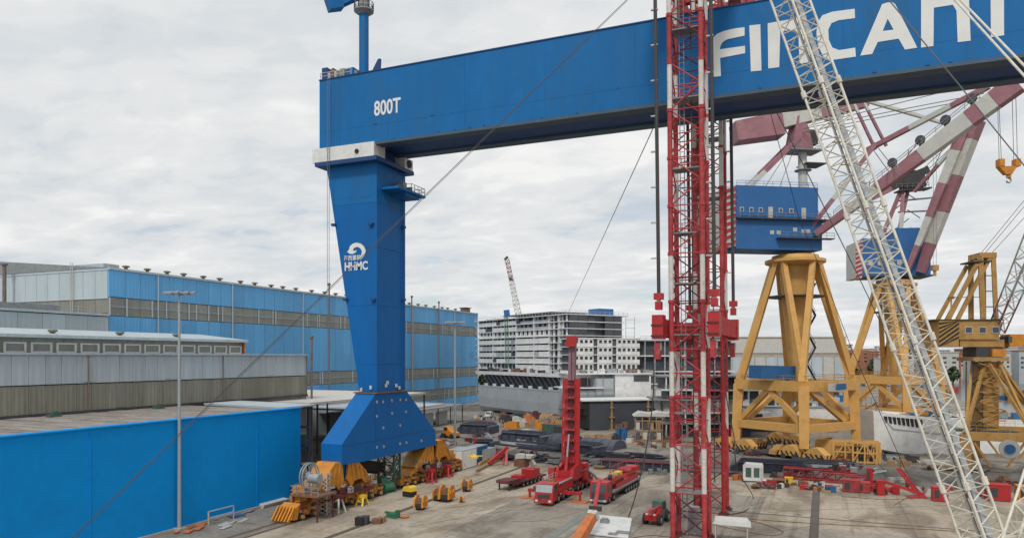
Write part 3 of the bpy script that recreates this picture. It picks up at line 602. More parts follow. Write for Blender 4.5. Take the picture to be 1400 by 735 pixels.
# ------- bogie sets
BX0, BX1 = -65.2, -62.3
def gp(T, nm, mb, m_, root=None):
    mb.v = [(x+1.0, y, z) for x, y, z in mb.v]; return wpart(T, nm, mb, m_, root=root)
def yz(Y, s, pts, x0, x1): return MB().prism([(x0, Y+s*a, z) for a, z in pts], (x1-x0, 0, 0))
def arm(Y, s):
    # upper equaliser: two side plates with a top cover, open underneath
    pts = [(.35, 3.9), (.75, 6.45), (2.3, 6.55), (4.9, 4.5), (6.3, 2.9), (6.3, 2.2), (5.2, 2.2), (3.9, 3.5), (2.2, 3.4), (1.4, 2.6)]
    o = gp(gc, 'equaliser_arm', yz(Y, s, pts, BX1-.28, BX1), 'orange'); gp(gc, 'equaliser_arm', yz(Y, s, pts, BX0, BX0+.28), 'orange')
    gp(o, 'cover_plate', yz(Y, s, [(.75, 6.47), (2.3, 6.57), (4.9, 4.52), (4.85, 4.3), (2.25, 6.3), (.8, 6.2)], BX0-.05, BX1+.05), 'orange', root=gc)
    gp(o, 'end_plate', yz(Y, s, [(4.92, 4.5), (6.33, 2.9), (6.15, 2.8), (4.8, 4.25)], BX0-.04, BX1+.04), 'ochre', root=gc)
    for k in range(4): gp(o, 'stiffener', yz(Y, s, [(1.2+k*1.0, 6.3-k*.45), (1.34+k*1.0, 6.25-k*.45), (1.9+k*1.05, 3.55-.05*k), (1.76+k*1.05, 3.55-.05*k)], BX1+.002, BX1+.14), 'ochre' if k % 2 else 'orange', root=gc)
    # lower equaliser, an A of two sloping limbs down to the bogies
    c = 5.2
    for q_ in (-1, 1):
        gp(gc, 'lower_equaliser', MB().bar((-63.75, Y+s*(c-.0), 2.9), (-63.75, Y+s*c+q_*2.3, 1.35), 2.4, .75), 'orange')
    gp(gc, 'equaliser_pin', MB().tube((BX1-.05, Y+s*5.6, 2.7), (BX1+.25, Y+s*5.6, 2.7), .38, n=14), 'brown')
for Y in (84.6, 110.2):
    for s in (-1, 1):
        arm(Y, s)
        for c_ in (1.7, 4.1, 6.6, 9.0):
            y = Y+s*c_
            o = gp(gc, 'bogie', MB().prism([(-64.7, y-1.05, .5), (-64.7, y-1.1, 1.0), (-64.7, y-.35, 1.75), (-64.7, y+.35, 1.75), (-64.7, y+1.1, 1.0), (-64.7, y+1.05, .5)], (1.9, 0, 0)), 'orange')
            gp(o, 'wheel', MB().lathe((-62.75, y, .52), [(.52, 0), (.52, .26), (.36, .28), (.15, .4)], 14, 'x'), 'dark', root=gc)
            gp(o, 'axle_box', MB().tube((-62.4, y, .52), (-62.2, y, .52), .27, n=10).box(-62.7, -62.3, y-.5, y+.5, 1.12, 1.5), 'ochre', root=gc)
            gp(o, 'drive_motor', MB().tube((-62.3, y-.6, 1.75), (-62.3, y+.35, 1.75), .24, n=8), 'maroon' if int(c_) % 2 else 'dark', root=gc)
    gp(gc, 'centre_tie', MB().box(-64.7, -62.6, Y-1.3, Y+1.3, 3.2, 3.7), 'orange2')
    gp(gc, 'gear_housing', MB().box(-64.4, -62.6, Y-1.2, Y+1.2, 1.7, 2.5), 'dark')
    for k in range(4): gp(gc, 'junction_box', MB().cbox(-62.0, Y-3+k*1.9, 1.95, .5, .7, .9), ('grey', 'maroon', 'offwhite', 'dark')[k])
    gp(gc, 'bogie_platform', MB().box(-62.1, -61.2, Y-5.2, Y+5.2, 1.9, 2.0), 'maroon')
    gp(gc, 'platform_rail', rail_line(MB(), [(-61.25, Y-5.2, 2.0), (-61.25, Y+5.2, 2.0)], 1.0, 1.7, .03), 'maroon')
    mb = MB().path([(-61.9, Y-5, 2.8), (-61.9, Y-2, 2.1), (-61.8, Y, 2.9), (-61.9, Y+3, 2.2), (-61.9, Y+5, 2.8)], .06); gp(gc, 'hydraulic_hose', mb, 'black')
for Y, s in ((84.6-10.0, -1), (110.2+10.0, 1)):        # rail guards with slanting claws at the outer ends
    o = gp(gc, 'rail_guard', MB().prism([(-65.0, Y, .35), (-65.0, Y+s*.7, .4), (-65.0, Y+s*.5, 1.7), (-65.0, Y-s*.6, 2.3)], (2.6, 0, 0)), 'orange')
    for i in range(6): gp(o, 'claw', MB().bar((-65.0+i*.5, Y+s*.4, 1.9), (-64.9+i*.5, Y+s*1.8, .35), .2, .34), 'orange', root=gc)
    gp(gc, 'counter_block', MB().box(-64.6, -63.0, Y-s*1.9-.7, Y-s*1.9+.7, 2.3, 3.3).box(-64.9, -62.9, Y-s*2.6-.5, Y-s*2.6+.5, 3.0, 4.1), 'orange')
# cable reel and its deck at the near bogies
q = P(423, 650, 95); t = Vector((q.x, q.y, q.z))
def ring_wheel(c):
    m_ = MB()
    for x in (-.2, .2):
        for i in range(20):
            a, b = 2*math.pi*i/20, 2*math.pi*(i+1)/20; m_.bar((c.x+x, c.y+1.7*math.cos(a), c.z+1.7*math.sin(a)), (c.x+x, c.y+1.7*math.cos(b), c.z+1.7*math.sin(b)), .12)
            if i % 2 == 0: m_.bar((c.x+x, c.y+.4*math.cos(a), c.z+.4*math.sin(a)), (c.x+x, c.y+1.7*math.cos(a), c.z+1.7*math.sin(a)), .06)
    return m_.tube((c.x-.3, c.y, c.z), (c.x+.3, c.y, c.z), .5, n=12)
wpart(gc, 'cable_reel', MB().lathe((t.x, t.y, t.z), [(1.5, -.2), (1.75, -.2), (1.75, .2), (1.5, .2), (1.5, -.2)], 24, 'x') if 0 else ring_wheel(t), 'galv')
wpart(gc, 'reel_drum', MB().tube((t.x+.4, t.y-.4, t.z-.2), (t.x+2.0, t.y-.4, t.z-.2), .62, n=14), 'galv', sm=True)
wpart(gc, 'reel_deck', MB().box(t.x-1.6, t.x+2.8, t.y-1.8, t.y+1.8, t.z-2.4, t.z-2.2), 'brown')
wpart(gc, 'handrail', rail_line(MB(), [(t.x+2.8, t.y-1.8, t.z-2.2), (t.x-1.6, t.y-1.8, t.z-2.2), (t.x-1.6, t.y+1.8, t.z-2.2)], 1.1, 1.0), 'galv')
mb = MB()
for x in (t.x-1.3, t.x+2.5):
    for y in (t.y-1.6, t.y+1.6): mb.bar((x, y, 0), (x, y, t.z-2.3), .16)
mb.bar((t.x-1.3, t.y-1.6, 0), (t.x+2.5, t.y-1.6, t.z-2.3), .1); wpart(gc, 'deck_post', mb, 'maroon')
# freestanding things round the base
q = G(443, 702); mb = MB()
for x in (-.6, .6):
    for y in (-.6, .6): mb.bar((x, y, 0), (x, y, 5.6), .1)
for i in range(10):
    z_ = i*.55
    for a, b in (((-.6, -.6), (.6, -.6)), ((.6, -.6), (.6, .6)), ((-.6, .6), (-.6, -.6))):
        mb.bar((*a, z_), (*b, z_+.55), .06); mb.bar((*b, z_), (*a, z_+.55), .06)
single('access_ladder', mb, 'offwhite', 'white lattice access tower standing at the near orange bogies', 'scaffold tower', tuple(q), .3)
def trestle(px, py, w_, h_, mt, lab, rz=0.0, legm=None):
    q = G(px, py); t = thing('trestle', lab, 'trestle', tuple(q), rz)
    part(t, 'top_beam', MB().cbox(0, 0, h_-.45, w_, .7, .45), mt)
    for sx in (-1, 1):
        for sy in (-1, 1): part(t, 'leg', MB().bar((sx*w_*.32, sy*.3, h_-.45), (sx*w_*.45, sy*.8, 0), .22), legm or mt)
    part(t, 'tie', MB().bar((-w_*.4, -.6, .6), (w_*.4, -.6, .6), .12).bar((-w_*.4, -.6, .6), (w_*.3, -.3, h_-.5), .1), legm or mt)
trestle(458, 700, 2.6, 2.4, 'maroon', 'maroon topped trestle with pale legs before the near orange bogies', 0, 'offwhite')
trestle(495, 690, 1.3, 1.5, 'brightyel', 'small yellow stand right of the maroon trestle by the near bogies')
trestle(590, 660, 1.2, 2.4, 'red', 'red stand at the middle of the far orange bogies')
trestle(612, 652, 1.2, 2.2, 'red', 'red stand at the right end of the far orange bogies')
# dark green support tower beneath the sill beam
q = G(532, 668); g_ = thing('support_tower', 'dark green lattice support tower under the middle of the crane foot', 'support tower', tuple(q), .2)
mb = MB()
for x in (-1.3, 1.3):
    for y in (-1.3, 1.3): mb.bar((x, y, 0), (x, y, 6.0), .28)
part(g_, 'post', mb, 'greensteel')
mb = MB()
for z_ in (0, 2, 4):
    for a, b in (((-1.3, -1.3), (1.3, -1.3)), ((1.3, -1.3), (1.3, 1.3)), ((1.3, 1.3), (-1.3, 1.3)), ((-1.3, 1.3), (-1.3, -1.3))): mb.bar((*a, z_), (*b, z_+2), .12); mb.bar((*b, z_), (*a, z_+2), .12); mb.bar((*a, z_+2), (*b, z_+2), .16)
part(g_, 'bracing', mb, 'greensteel'); part(g_, 'head', MB().cbox(0, 0, 5.95, 3.6, 3.0, .3), 'greensteel')
q = G(524, 672); single('green_hoist', MB().prism([(-1.4, -.7, 0), (1.4, -.7, 0), (1.0, -.7, .5), (.3, -.7, 2.2), (-.3, -.7, 2.3), (-.9, -.7, .7)], (0, 1.4, 0)).tube((1.0, -.9, .9), (1.0, .9, .9), .7, n=12), 'green', 'green winch with a curved hood at the foot of the support tower', 'winch', tuple(q), -.3)
q = P(508, 640, 112); single('hung_duct', MB().bar(P(486, 634, 110), P(520, 638, 116), 1.6, 1.6).tube(P(486, 640, 110), P(516, 643, 116), .5), 'black', 'black bundled duct slung under the crane foot between the bogies', 'duct', tuple(q), world=True)

# weld bands, rust runs and small fittings that break up the flat plates
rg = random.Random(4)
M['rustrun'] = mat('rust_run', (.10, .085, .08), .9, .3, 1)
for i in range(26):
    x = rg.uniform(-68, 18); z1 = GZ0+(rg.choice((.45, 2.9, 10.6)) if x < -24 else .45); l_ = rg.uniform(.4, 1.1)
    wpart(gc, 'girder_fitting', MB().box(x, x+rg.uniform(.12, .5), GY0-.06, GY0-.001, z1, z1+rg.uniform(.1, .25)), 'legblue')
for i in range(10): z_ = ZB+2+i*3.4; wpart(gc, 'weld_band', MB().box(lx(z_)-.004, LX1+.006, LY0-.012, LY1+.004, z_, z_+.05), 'girder')
mb = MB()
for i in range(50): mb.bar((LX1+.12, 98.9, ZB+.6*i), (LX1+.12, 99.4, ZB+.6*i), .05)
for y in (98.9, 99.4): mb.bar((LX1+.12, y, ZB), (LX1+.12, y, gz), .06)
wpart(gc, 'leg_ladder', mb, 'legblue')

# ================================================================== RED AND WHITE TWIN MAST LIFTING TOWER
lt = thing('lifting_tower', 'tall twin mast lattice lifting tower banded red and white, standing before the girder', 'lifting tower', (-14, 94, 0))
def LEAN(x, y, z): return Vector((x-.0075*z, y, z))
BAND = 5.42
def bandmat(k, c):              # bands counted from the ground
    return 'redmast' if c[k] == 'R' else 'whitemast'
for mi_, (ya, yb, off) in enumerate(((83.5, 87.0, .15), (100.5, 104.0, .15))):
    cs4 = [(-15.75, ya), (-12.25, ya), (-12.25, yb), (-15.75, yb)]
    for k in range(13):
        z0 = max(0, k*BAND+off); z1 = (k+1)*BAND+off
        br = MB(); nb_ = 2
        for j in range(nb_):
            a0 = z0+(z1-z0)*j/nb_; a1 = z0+(z1-z0)*(j+1)/nb_
            for i in range(4):
                p_, q_ = cs4[i], cs4[(i+1) % 4]
                if (j+i) % 2: p_, q_ = q_, p_
                br.tube(LEAN(*p_, a0), LEAN(*q_, a1), .085, n=6)
                br.tube(LEAN(*p_, a0), LEAN(*q_, a0), .07, n=5)
        sec = wpart(lt, 'mast_section', br, 'redmast' if (k+mi_) % 5 else 'maroon')
        for c in range(4):
            x, y = cs4[c]; bm_ = bandmat(k, (('RWRWRWRRRWRWW', 'RWRWRWRRRWRWW', 'RRWRWRRRWWRWW', 'RWRWRRRWRWRWW'), ('RRWRRWRRRWRWW', 'RRRRWRRRWWRWR', 'RRWRRWRRRWRWW', 'RWRRWRRWRRWRW'))[mi_][c])
            if mi_ == 1 and c == 1 and k < 5: bm_ = 'red'
            m_ = MB(); m_.tube(LEAN(x, y, z0+.01), LEAN(x, y, z1-.01), .29, n=10)
            wpart(sec, 'chord', m_, bm_, root=lt, sm=True)
            wpart(sec, 'chord_joint', MB().tube(LEAN(x, y, z1-.22), LEAN(x, y, z1+.14), .37, n=8), 'redmast', root=lt)
    for z_ in (5.6, 14.5, 23.4, 29.2, 34.9, 42.2, 50.2, 58.0):
        l0 = LEAN(-14, ya, z_)
        wpart(lt, 'platform', MB().box(l0.x-1.6, l0.x+1.6, ya+.1, ya+2.2, z_, z_+.14), 'grey')
        mb = MB(); rail_line(mb, [(l0.x-1.5, ya+.15, z_+.14), (l0.x+1.5, ya+.15, z_+.14)], 1.0, 1.0); wpart(lt, 'handrail', mb, 'redmast')
    mb = MB()
    for dx_ in (-.25, .25): mb.bar(LEAN(-14.6+dx_, ya+1.2, 0), LEAN(-14.6+dx_, ya+1.2, 68), .09)
    for i in range(110): mb.bar(LEAN(-14.85, ya+1.2, i*.6), LEAN(-14.35, ya+1.2, i*.6), .05)
    wpart(lt, 'ladder', mb, 'grey')
    mb = MB().tube(LEAN(-13.6, ya+1.5, 4), LEAN(-13.6, ya+1.5, 68), .07, n=6); wpart(lt, 'hoist_line', mb, 'rope')
    for c in range(4):
        x, y = cs4[c]; wpart(lt, 'foot_plate', MB().cbox(x, y, .013, 1.3, 1.3, .2).cbox(x, y, .21, .8, .8, .25), 'maroon')
# head frame
for x in (-17.9, -10.6): wpart(lt, 'head_beam', MB().box(x-.6, x+.6, 79.5, 108, 67.4, 69.4), 'red')
for y in (82.3, 85, 102, 107.5): wpart(lt, 'head_beam', MB().box(-18.6, -8.8, y-.6, y+.6, 69.45, 71.0), 'red')
mb = MB(); rail_line(mb, [(-9.9, 80, 69.4), (-9.9, 108, 69.4)], 1.1, 2); wpart(lt, 'handrail', mb, 'redmast')
# hanging jack beams and their strand bundles
def jack(x, ya, yb, zc):
    wpart(lt, 'jack_beam', MB().box(x-.45, x+.45, ya+.9, yb-.9, zc-1.0, zc+.9), 'red')
    for i in range(9): 
        y = ya+1.6+i*(yb-ya-3.2)/8; wpart(lt, 'beam_stiffener', MB().box(x-.55, x+.55, y-.08, y+.08, zc-1.1, zc+1.0), 'redmast')
    for y in (ya, yb):
        o = wpart(lt, 'jack_block', MB().cbox(x, y, zc-1.35, 1.25, 1.6, 2.7).cbox(x, y, zc+1.95, .7, .9, .9).cbox(x, y, zc+3.1, 1.0, .9, .7), 'red')
        wpart(o, 'jack_rod', MB().tube((x, y, zc+2.7), (x, y, zc+3.3), .25, n=8).tube((x, y, zc-2.6), (x, y, zc-1.72), .35, n=8), 'galv', root=lt)
        for z3 in (-1.0, .2): wpart(o, 'pin_plate', MB().box(x-.78, x-.69, y-.6, y+.6, zc+z3-.1, zc+z3+.1).box(x-.6, x+.6, y-.9, y-.86, zc+z3-.1, zc+z3+.1), 'maroon', root=lt)
        wpart(o, 'clevis', MB().cbox(x-.1, y, zc-3.6, .6, .8, 1.9), 'redmast', root=lt)
        wpart(lt, 'strand_bundle', MB().tube((x, y, zc+3.7), (x-.5, y, 68), .21, n=8), 'rope')
        for z_ in range(32, 66, 4): wpart(lt, 'strand_clamp', MB().cbox(x-.5, y, z_, .75, .3, .14), 'offwhite')
jack(-17.1, 82.2, 103.0, 24.3); jack(-11.0, 82.2, 100.2, 24.5)
wpart(lt, 'hose_tower', MB().tube((-14.2, 88.5, 0), (-14.2, 88.5, 3.2), .7, n=12), 'galv')
# hanging hoses from the jack blocks
def rope_path(name, pts, r, m_, lab, cat='rope', grp=None):
    mb = MB(); mb.path(pts, r, 6); return single(name, mb, m_, lab, cat, tuple(pts[-1]), world=True, group=grp)
def spl(pts, n=8):
    out_ = []; P_ = [Vector(p) for p in pts]; P_ = [P_[0]*2-P_[1]]+P_+[P_[-1]*2-P_[-2]]
    for i in range(1, len(P_)-2):
        for k in range(n):
            t = k/n; a, b, c, d = P_[i-1], P_[i], P_[i+1], P_[i+2]
            out_.append(.5*((2*b)+(c-a)*t+(2*a-5*b+4*c-d)*t*t+(3*b-a-3*c+d)*t**3))
    out_.append(P_[-2]); return out_
rope_path('hose', spl([P(894, 478, 82.4), P(893, 540, 82), P(884, 610, 82), P(868, 680, 83), G(853, 722, 1.3)]), .07, 'rope', 'black hose hanging from the left jack beam down to the white cabin roof', 'hose')
rope_path('hose', spl([P(990, 478, 84), P(993, 540, 84), P(1004, 600, 84), P(1008, 640, 86), G(1030, 680, .1), G(1020, 697, .1), G(996, 703, .1)]), .06, 'rope', 'black hose hanging from the right jack beam and curling onto the ground', 'hose')
# guy ropes
for i, (pts, r, m_, lab) in enumerate((
    ([LEAN(-17.5, 84, 68), P(857, 0, 82), P(98, 735, 60), G(-42, 870)], .04, 'rope', 'long dark guy rope running from tower top down across the leg to lower left'),
    ([LEAN(-15, 103, 68), P(890, 182, 112), P(778, 425, 330), P(755, 478, 420), P(749, 490, 440)], .08, 'ropegrey', 'thin grey guy rope sloping down behind the girder towards the ship block'),
    ([(-9.6, 104, 68), P(988, 13, 98), P(1044, 120, 101), P(1092, 297, 106), P(1123, 370, 109), P(1165, 478, 113), P(1237, 640, 118), G(1246, 655, 1.5)], .05, 'rope', 'dark guy rope ending in the red tackle before the white hull'),
    ([(-9.6, 88, 68), P(1215, 0, 74), P(1312, 117, 72), P(1400, 226, 70), P(1600, 470, 66)], .06, 'ropegrey', 'thin grey rope slanting down across the girder lettering at far right'),
    ([P(1028, -60, 95), P(1060, 150, 100), P(1095, 219, 102), P(1170, 370, 106), P(1225, 485, 112)], .07, 'ropegrey', 'grey rope slanting just behind the white lattice boom'))):
    rope_path('guy_rope', [Vector(p) for p in pts], r, m_, lab, 'rope', 'guy ropes of the lifting tower')
o = rope_path('guy_rope', [LEAN(-17.5, 84.3, 68)+Vector((0, .3, 0)), P(857, 2, 82.3), P(98, 738.5, 60.3), G(-42, 874)], .022, 'rope', 'thin companion strand just beneath the long dark guy rope', 'rope', 'guy ropes of the lifting tower')

# ================================================================== WHITE LATTICE BOOM IN FRONT
wb = thing('lattice_boom', 'white lattice crane boom slanting down across the right of the girder', 'crane boom', tuple(P(1378, 840, 52)))
ab = [P(1343+.363*60, 795, 52), P(1072, -22, 62)]      # axis
p0 = ab[0]; p1 = ab[1]; d_ = (p1-p0).normalized()
fwdv = Vector((-SN, CS, 0))
nbay = 30; wB, hB = 1.85, 2.05
mb = MB(); yawed = Vector((-math.sin(TH+.35), math.cos(TH+.35), 0))
ch4 = lattice(mb, p0, p1, wB, hB, nbay, .055, up=yawed)
for k in range(nbay):               # each bay's bracing is its own piece
    m_ = MB(); a_ = p0.lerp(p1, k/nbay); b_ = p0.lerp(p1, (k+1)/nbay)
    dd = (b_-a_).normalized(); ax = dd.cross(yawed).normalized(); bx = ax.cross(dd)
    def cr(t, i, ins=1): 
        sx, sy = ((-1, -1), (1, -1), (1, 1), (-1, 1))[i]; return a_.lerp(b_, t)+ax*(sx*wB/2)+bx*(sy*hB/2)
    for i in range(4):
        j = (i+1) % 4
        m_.tube(cr(0, i), cr(.5, j), .048, n=6); m_.tube(cr(.5, j), cr(1, i), .048, n=6)
    m_.tube(cr(0, 0), cr(0, 2), .05, n=5)
    wpart(wb, 'bracing', m_, 'boomwhite')
for a_, b_ in ch4: wpart(wb, 'chord', MB().tube(a_, b_, .105, n=10), 'boomwhite', sm=True)
for t_ in (.14, .36, .58, .80):
    for a_, b_ in ch4: wpart(wb, 'chord_joint', MB().tube(a_.lerp(b_, t_-.006), a_.lerp(b_, t_+.006), .21, n=8), 'boomwhite')
dd = (p1-p0).normalized(); ax = dd.cross(yawed).normalized(); bx = ax.cross(dd)
for s_ in (-1,):
    wk0 = p0+ax*(.66)*s_-bx*(.1); wk1 = p1+ax*(.66)*s_-bx*(.1)
    wpart(wb, 'catwalk', MB().bar(wk0, wk1, .5, .07, up=yawed), 'hull')
    wpart(wb, 'walkway_rope', MB().tube(wk0+bx*.6-ax*.3, wk1+bx*.6-ax*.3, .03, n=5).tube(wk0+bx*.6+ax*.3, wk1+bx*.6+ax*.3, .03, n=5), 'galv')
    n_ = 60
    for i in range(n_): c = wk0.lerp(wk1, i/n_); wpart(wb, 'catwalk_rung', MB().bar(c-ax*.3, c+ax*.3, .08, .1), 'offwhite')
m_ = MB()
for dx_ in (-.8, -.25, .25): m_.tube(p0+ax*dx_*.5, p1+ax*dx_*.5, .035, n=5)
wpart(wb, 'hoist_rope', m_, 'rope')
m_ = MB()
for t_ in (.66, .70, .74, .78):
    c = p0.lerp(p1, t_); m_.tube(c-ax*.85, c+ax*.85, .05).tube(c+ax*.7-bx*.8, c-ax*.8+bx*.6+d_*2.0, .05)
wpart(wb, 'sheave_frame', m_, 'ochre')
for i, (a_, b_) in enumerate(((P(1300, -6, 70), P(1404, 108, 60)), (P(1307, -6, 70.3), P(1408, 98, 60.3)))):
    e = a_-(b_-a_)*.2; f = b_+(b_-a_)*.8
    single('pendant_bar', MB().tube(e, f, .10, n=8), 'boomwhite', ('lower', 'upper')[i]+' of the two white pendant bars crossing the last letters at far right', 'pendant', tuple(f), world=True, group='white pendant bars')
# second small white lattice at the bottom right corner
sb = thing('lattice_jib', 'short piece of white lattice in the bottom right corner of the yard', 'crane boom', tuple(P(1384, 790, 50)))
q0 = P(1378, 800, 50); q1 = P(1425, 650, 54); m_ = MB(); c4 = lattice(m_, q0, q1, 1.6, 1.6, 6, .05, up=yawed); wpart(sb, 'bracing', m_, 'boomwhite')
for a_, b_ in c4: wpart(sb, 'chord', MB().tube(a_, b_, .1, n=8), 'boomwhite')

# ================================================================== LEVEL LUFFING PORTAL CRANES
def portal(T, cx, cy, rot, half, zplat, zring, rring, mt, scale=1.0):
    """yellow portal in yard coordinates: lower frame, platform and a cone of tubes up to the slewing ring"""
    R_ = lambda a, b, z: Vector((cx+a*math.cos(rot)-b*math.sin(rot), cy+a*math.sin(rot)+b*math.cos(rot), z))
    cor = [(-1, -1), (1, -1), (1, 1), (-1, 1)]; zb = zplat*.42
    for i, (a, b) in enumerate(cor):
        wpart(T, 'leg', MB().bar(R_(a*half*1.02, b*half*1.02, 2.4), R_(a*half*.97, b*half*.97, zplat), 1.7, 1.8, 1.9, 2.1), mt)
        th0 = math.atan2(b, a)
        for da in (-.62, .62):
            wpart(T, 'upper_leg', MB().bar(R_(a*half*.93+(.5 if da*b*a > 0 else 0)*a, b*half*.93, zplat+.9), R_(rring*.86*math.cos(th0+da), rring*.86*math.sin(th0+da), zring-.4), 1.3*scale, 1.3*scale, 1.05*scale, 1.05*scale), mt)
        n = cor[(i+1) % 4]
        wpart(T, 'portal_beam', MB().bar(R_(a*half, b*half, zplat), R_(n[0]*half, n[1]*half, zplat), 1.5, 2.1), mt)
        wpart(T, 'lower_beam', MB().bar(R_(a*half, b*half, zb), R_(n[0]*half, n[1]*half, zb), 1.2, 1.7), mt)
        m1 = ((a+n[0])/2*half, (b+n[1])/2*half)
        if i in (1, 3):
            wpart(T, 'brace', MB().bar(R_(m1[0]+.01, m1[1]+.01, zplat-.8), R_(n[0]*half*.95, n[1]*half*.95, zb+.6), .9, 1.1), mt)
            wpart(T, 'brace', MB().bar(R_(m1[0], m1[1], zplat-.8), R_(a*half*.96, b*half*.96, zb+.6), .9, 1.1), mt)
        else:
            wpart(T, 'brace', MB().bar(R_(a*half*.8+m1[0]*.2, b*half*.8+m1[1]*.2, zplat-.8), R_(n[0]*half*.85, n[1]*half*.85, zb+.6), .9, 1.1), mt)
        # travelling gear: equaliser and bogies with striped guards
        for s_ in (-1, 1):
            cxa = a*half*1.02; cyb = b*half*1.02+s_*2.9
            o = wpart(T, 'bogie', MB().prism([R_(cxa-1, cyb-2.6, .7), R_(cxa-1, cyb-2.4, 1.6), R_(cxa-1, cyb-.6, 2.9), R_(cxa-1, cyb+.6, 2.9), R_(cxa-1, cyb+2.4, 1.6), R_(cxa-1, cyb+2.6, .7)], R_(2, 0, 0)-R_(0, 0, 0)), 'brightyel' if False else mt)
            for d2 in (-1.4, 1.4):
                for sx in (-1.12, 1.02): wpart(o, 'wheel', MB().tube(R_(cxa+sx, cyb+d2, .62), R_(cxa+sx+.1, cyb+d2, .62), .6, n=10), 'dark', root=T)
            for k in range(4): wpart(o, 'hazard_stripe', MB().bar(R_(cxa-1.04+.0, cyb-2.2+k*1.15, .75), R_(cxa-1.04, cyb-1.5+k*1.15, 1.65), .34, .06, up=R_(1, 0, 0)-R_(0, 0, 0)), 'black', root=T)
            for k in range(2): wpart(o, 'hazard_stripe', MB().bar(R_(cxa-.7+k*1.1, cyb-s_*0-2.66, .75), R_(cxa-.2+k*1.1, cyb-2.56, 1.6), .3, .06, up=R_(0, 1, 0)-R_(0, 0, 0)), 'black', root=T)
    wpart(T, 'column', MB().tube(R_(0, 0, zplat*.75), R_(0, 0, zring-.8), rring*.12, rring*.56, n=24), mt, sm=True)
    wpart(T, 'slewing_ring', MB().lathe((cx, cy, zring-.8), [(rring*.7, -.6), (rring*1.0, 0), (rring*1.05, .15), (rring*1.05, .75), (rring*.85, .8), (rring*.8, 1.7)], 28), mt, sm=True)
    wpart(T, 'ring_gallery', MB().lathe((cx, cy, zplat+(zring-zplat)*.70), [(rring*.9, 0), (rring*1.0, 0), (rring*1.0, .25), (rring*.5, .25)], 20), 'dark')
    m_ = MB(); pr = [R_(a*half, b*half, zplat+1.05) for a, b in cor+[cor[0]]]; rail_line(m_, pr, 1.1, 2.2, .04); wpart(T, 'handrail', m_, 'ochre')
    m_ = MB()
    for i in range(6):
        z0 = zplat+1+i*(zring-zplat-6)/6; z1 = z0+(zring-zplat-6)/6; s_ = (-1)**i
        m_.bar(R_(s_*1.5+2.2, -2.4, z0), R_(-s_*1.5+2.2, -2.4, z1), .5, .12); m_.bar(R_(-s_*1.5+2.2, -2.4, z1+1), R_(s_*1.5+2.2, -2.4, z0+1), .07)
    wpart(T, 'stair', m_, 'dark')
    return R_
def banded(T, name, p, q, w0, h0, w1, h1, cuts_, mats_, up=(0, 0, 1)):
    for (a, b), m_ in zip(zip(cuts_, cuts_[1:]), mats_):
        wpart(T, name, MB().bar(p.lerp(q, a), p.lerp(q, b-.0008), w0+(w1-w0)*a, h0+(h1-h0)*a, w0+(w1-w0)*b, h0+(h1-h0)*b, up=up), m_)
def stripes(T, face, n, m_='red', th=None):
    """slanting hazard stripes as thin plates on a quad face given by origin, u, v, normal"""
    o_, u, v, nn = face
    U = u.length; V = v.length; uu = u/U; vv = v/V; wd = V/n/2
    for k in range(n):
        y0 = k*V/n; s_ = wd*1.2
        pts = [(0, y0), (0, y0+wd), (U, min(V, y0+wd+s_)), (U, min(V, y0+s_))]
        wpart(T, 'hazard_stripe', MB().prism([o_+uu*a+vv*b+nn*.03 for a, b in pts], nn*.03), m_)

# ---- first crane (blue house on yellow portal, in front)
D1 = 160.0
c1 = P(1087, 350, D1); cx1, cy1 = c1.x, c1.y
k1 = thing('luffing_crane', 'blue housed luffing crane on a yellow portal, nearer of two, pink and white jib behind the girder', 'portal crane', (cx1, cy1, 0))
k1['label'] = 'nearer blue housed portal crane on four yellow legs, its white and pink jib rising rightward'
rot1 = TH+math.radians(32)
R1 = portal(k1, cx1, cy1, rot1, 8.6, 14.9, 42.0, 6.0, 'yellow')
q = P(1052, 508, 156); wpart(k1, 'control_room', MB().bar(P(1032, 508, 154), P(1079, 509, 157), 4, 2.8), 'bluebox')
wpart(k1, 'notice_board', MB().bar(P(1132, 529, 149.2), P(1157, 527.5, 152.0), .08, 1.5), 'offwhite'); wpart(k1, 'notice_board', MB().bar(P(1144, 528.3, 149.9), P(1157, 527.6, 151.4), .08, 1.2), 'bluebox')
# house
def frame_pt(cx, cy, az):
    u = Vector((math.cos(az), math.sin(az), 0)); v = Vector((-math.sin(az), math.cos(az), 0)); return lambda a, b, z: Vector((cx, cy, 0))+u*a+v*b+Vector((0, 0, z))
azh = TH+math.radians(8)       # jib direction, roughly to the right
F1 = frame_pt(cx1, cy1, azh)
def fbox(T, nm, F_, a0, a1, b0, b1, z0, z1, m_, sm=False):
    o = [F_(a, b, z) for z in (z0, z1) for a, b in ((a0, b0), (a1, b0), (a1, b1), (a0, b1))]
    return wpart(T, nm, MB().add(o, [(0,3,2,1),(4,5,6,7),(0,1,5,4),(1,2,6,5),(2,3,7,6),(3,0,4,7)]), m_)
fbox(k1, 'machinery_house', F1, -15.5, 2.9, -4.2, 4.2, 50.2, 57.0, 'craneblue')
fbox(k1, 'slewing_platform', F1, -15.5, 4.0, -3.9, 3.9, 43.7, 50.1, 'craneblue')
fbox(k1, 'deck_edge', F1, -15.6, 5.6, -4.9, 4.9, 49.95, 50.18, 'dark')
fbox(k1, 'lower_gallery', F1, -6.5, 6.0, -5.4, -3.95, 45.9, 46.1, 'dark')
wpart(k1, 'handrail', rail_line(MB(), [F1(-6.5, -5.35, 46.1), F1(6, -5.35, 46.1)], 1.1, 1.6), 'grey')
wpart(k1, 'handrail', rail_line(MB(), [F1(-15, -4.8, 50.2), F1(5.5, -4.8, 50.2), F1(5.5, 4.8, 50.2)], 1.1, 2), 'grey')
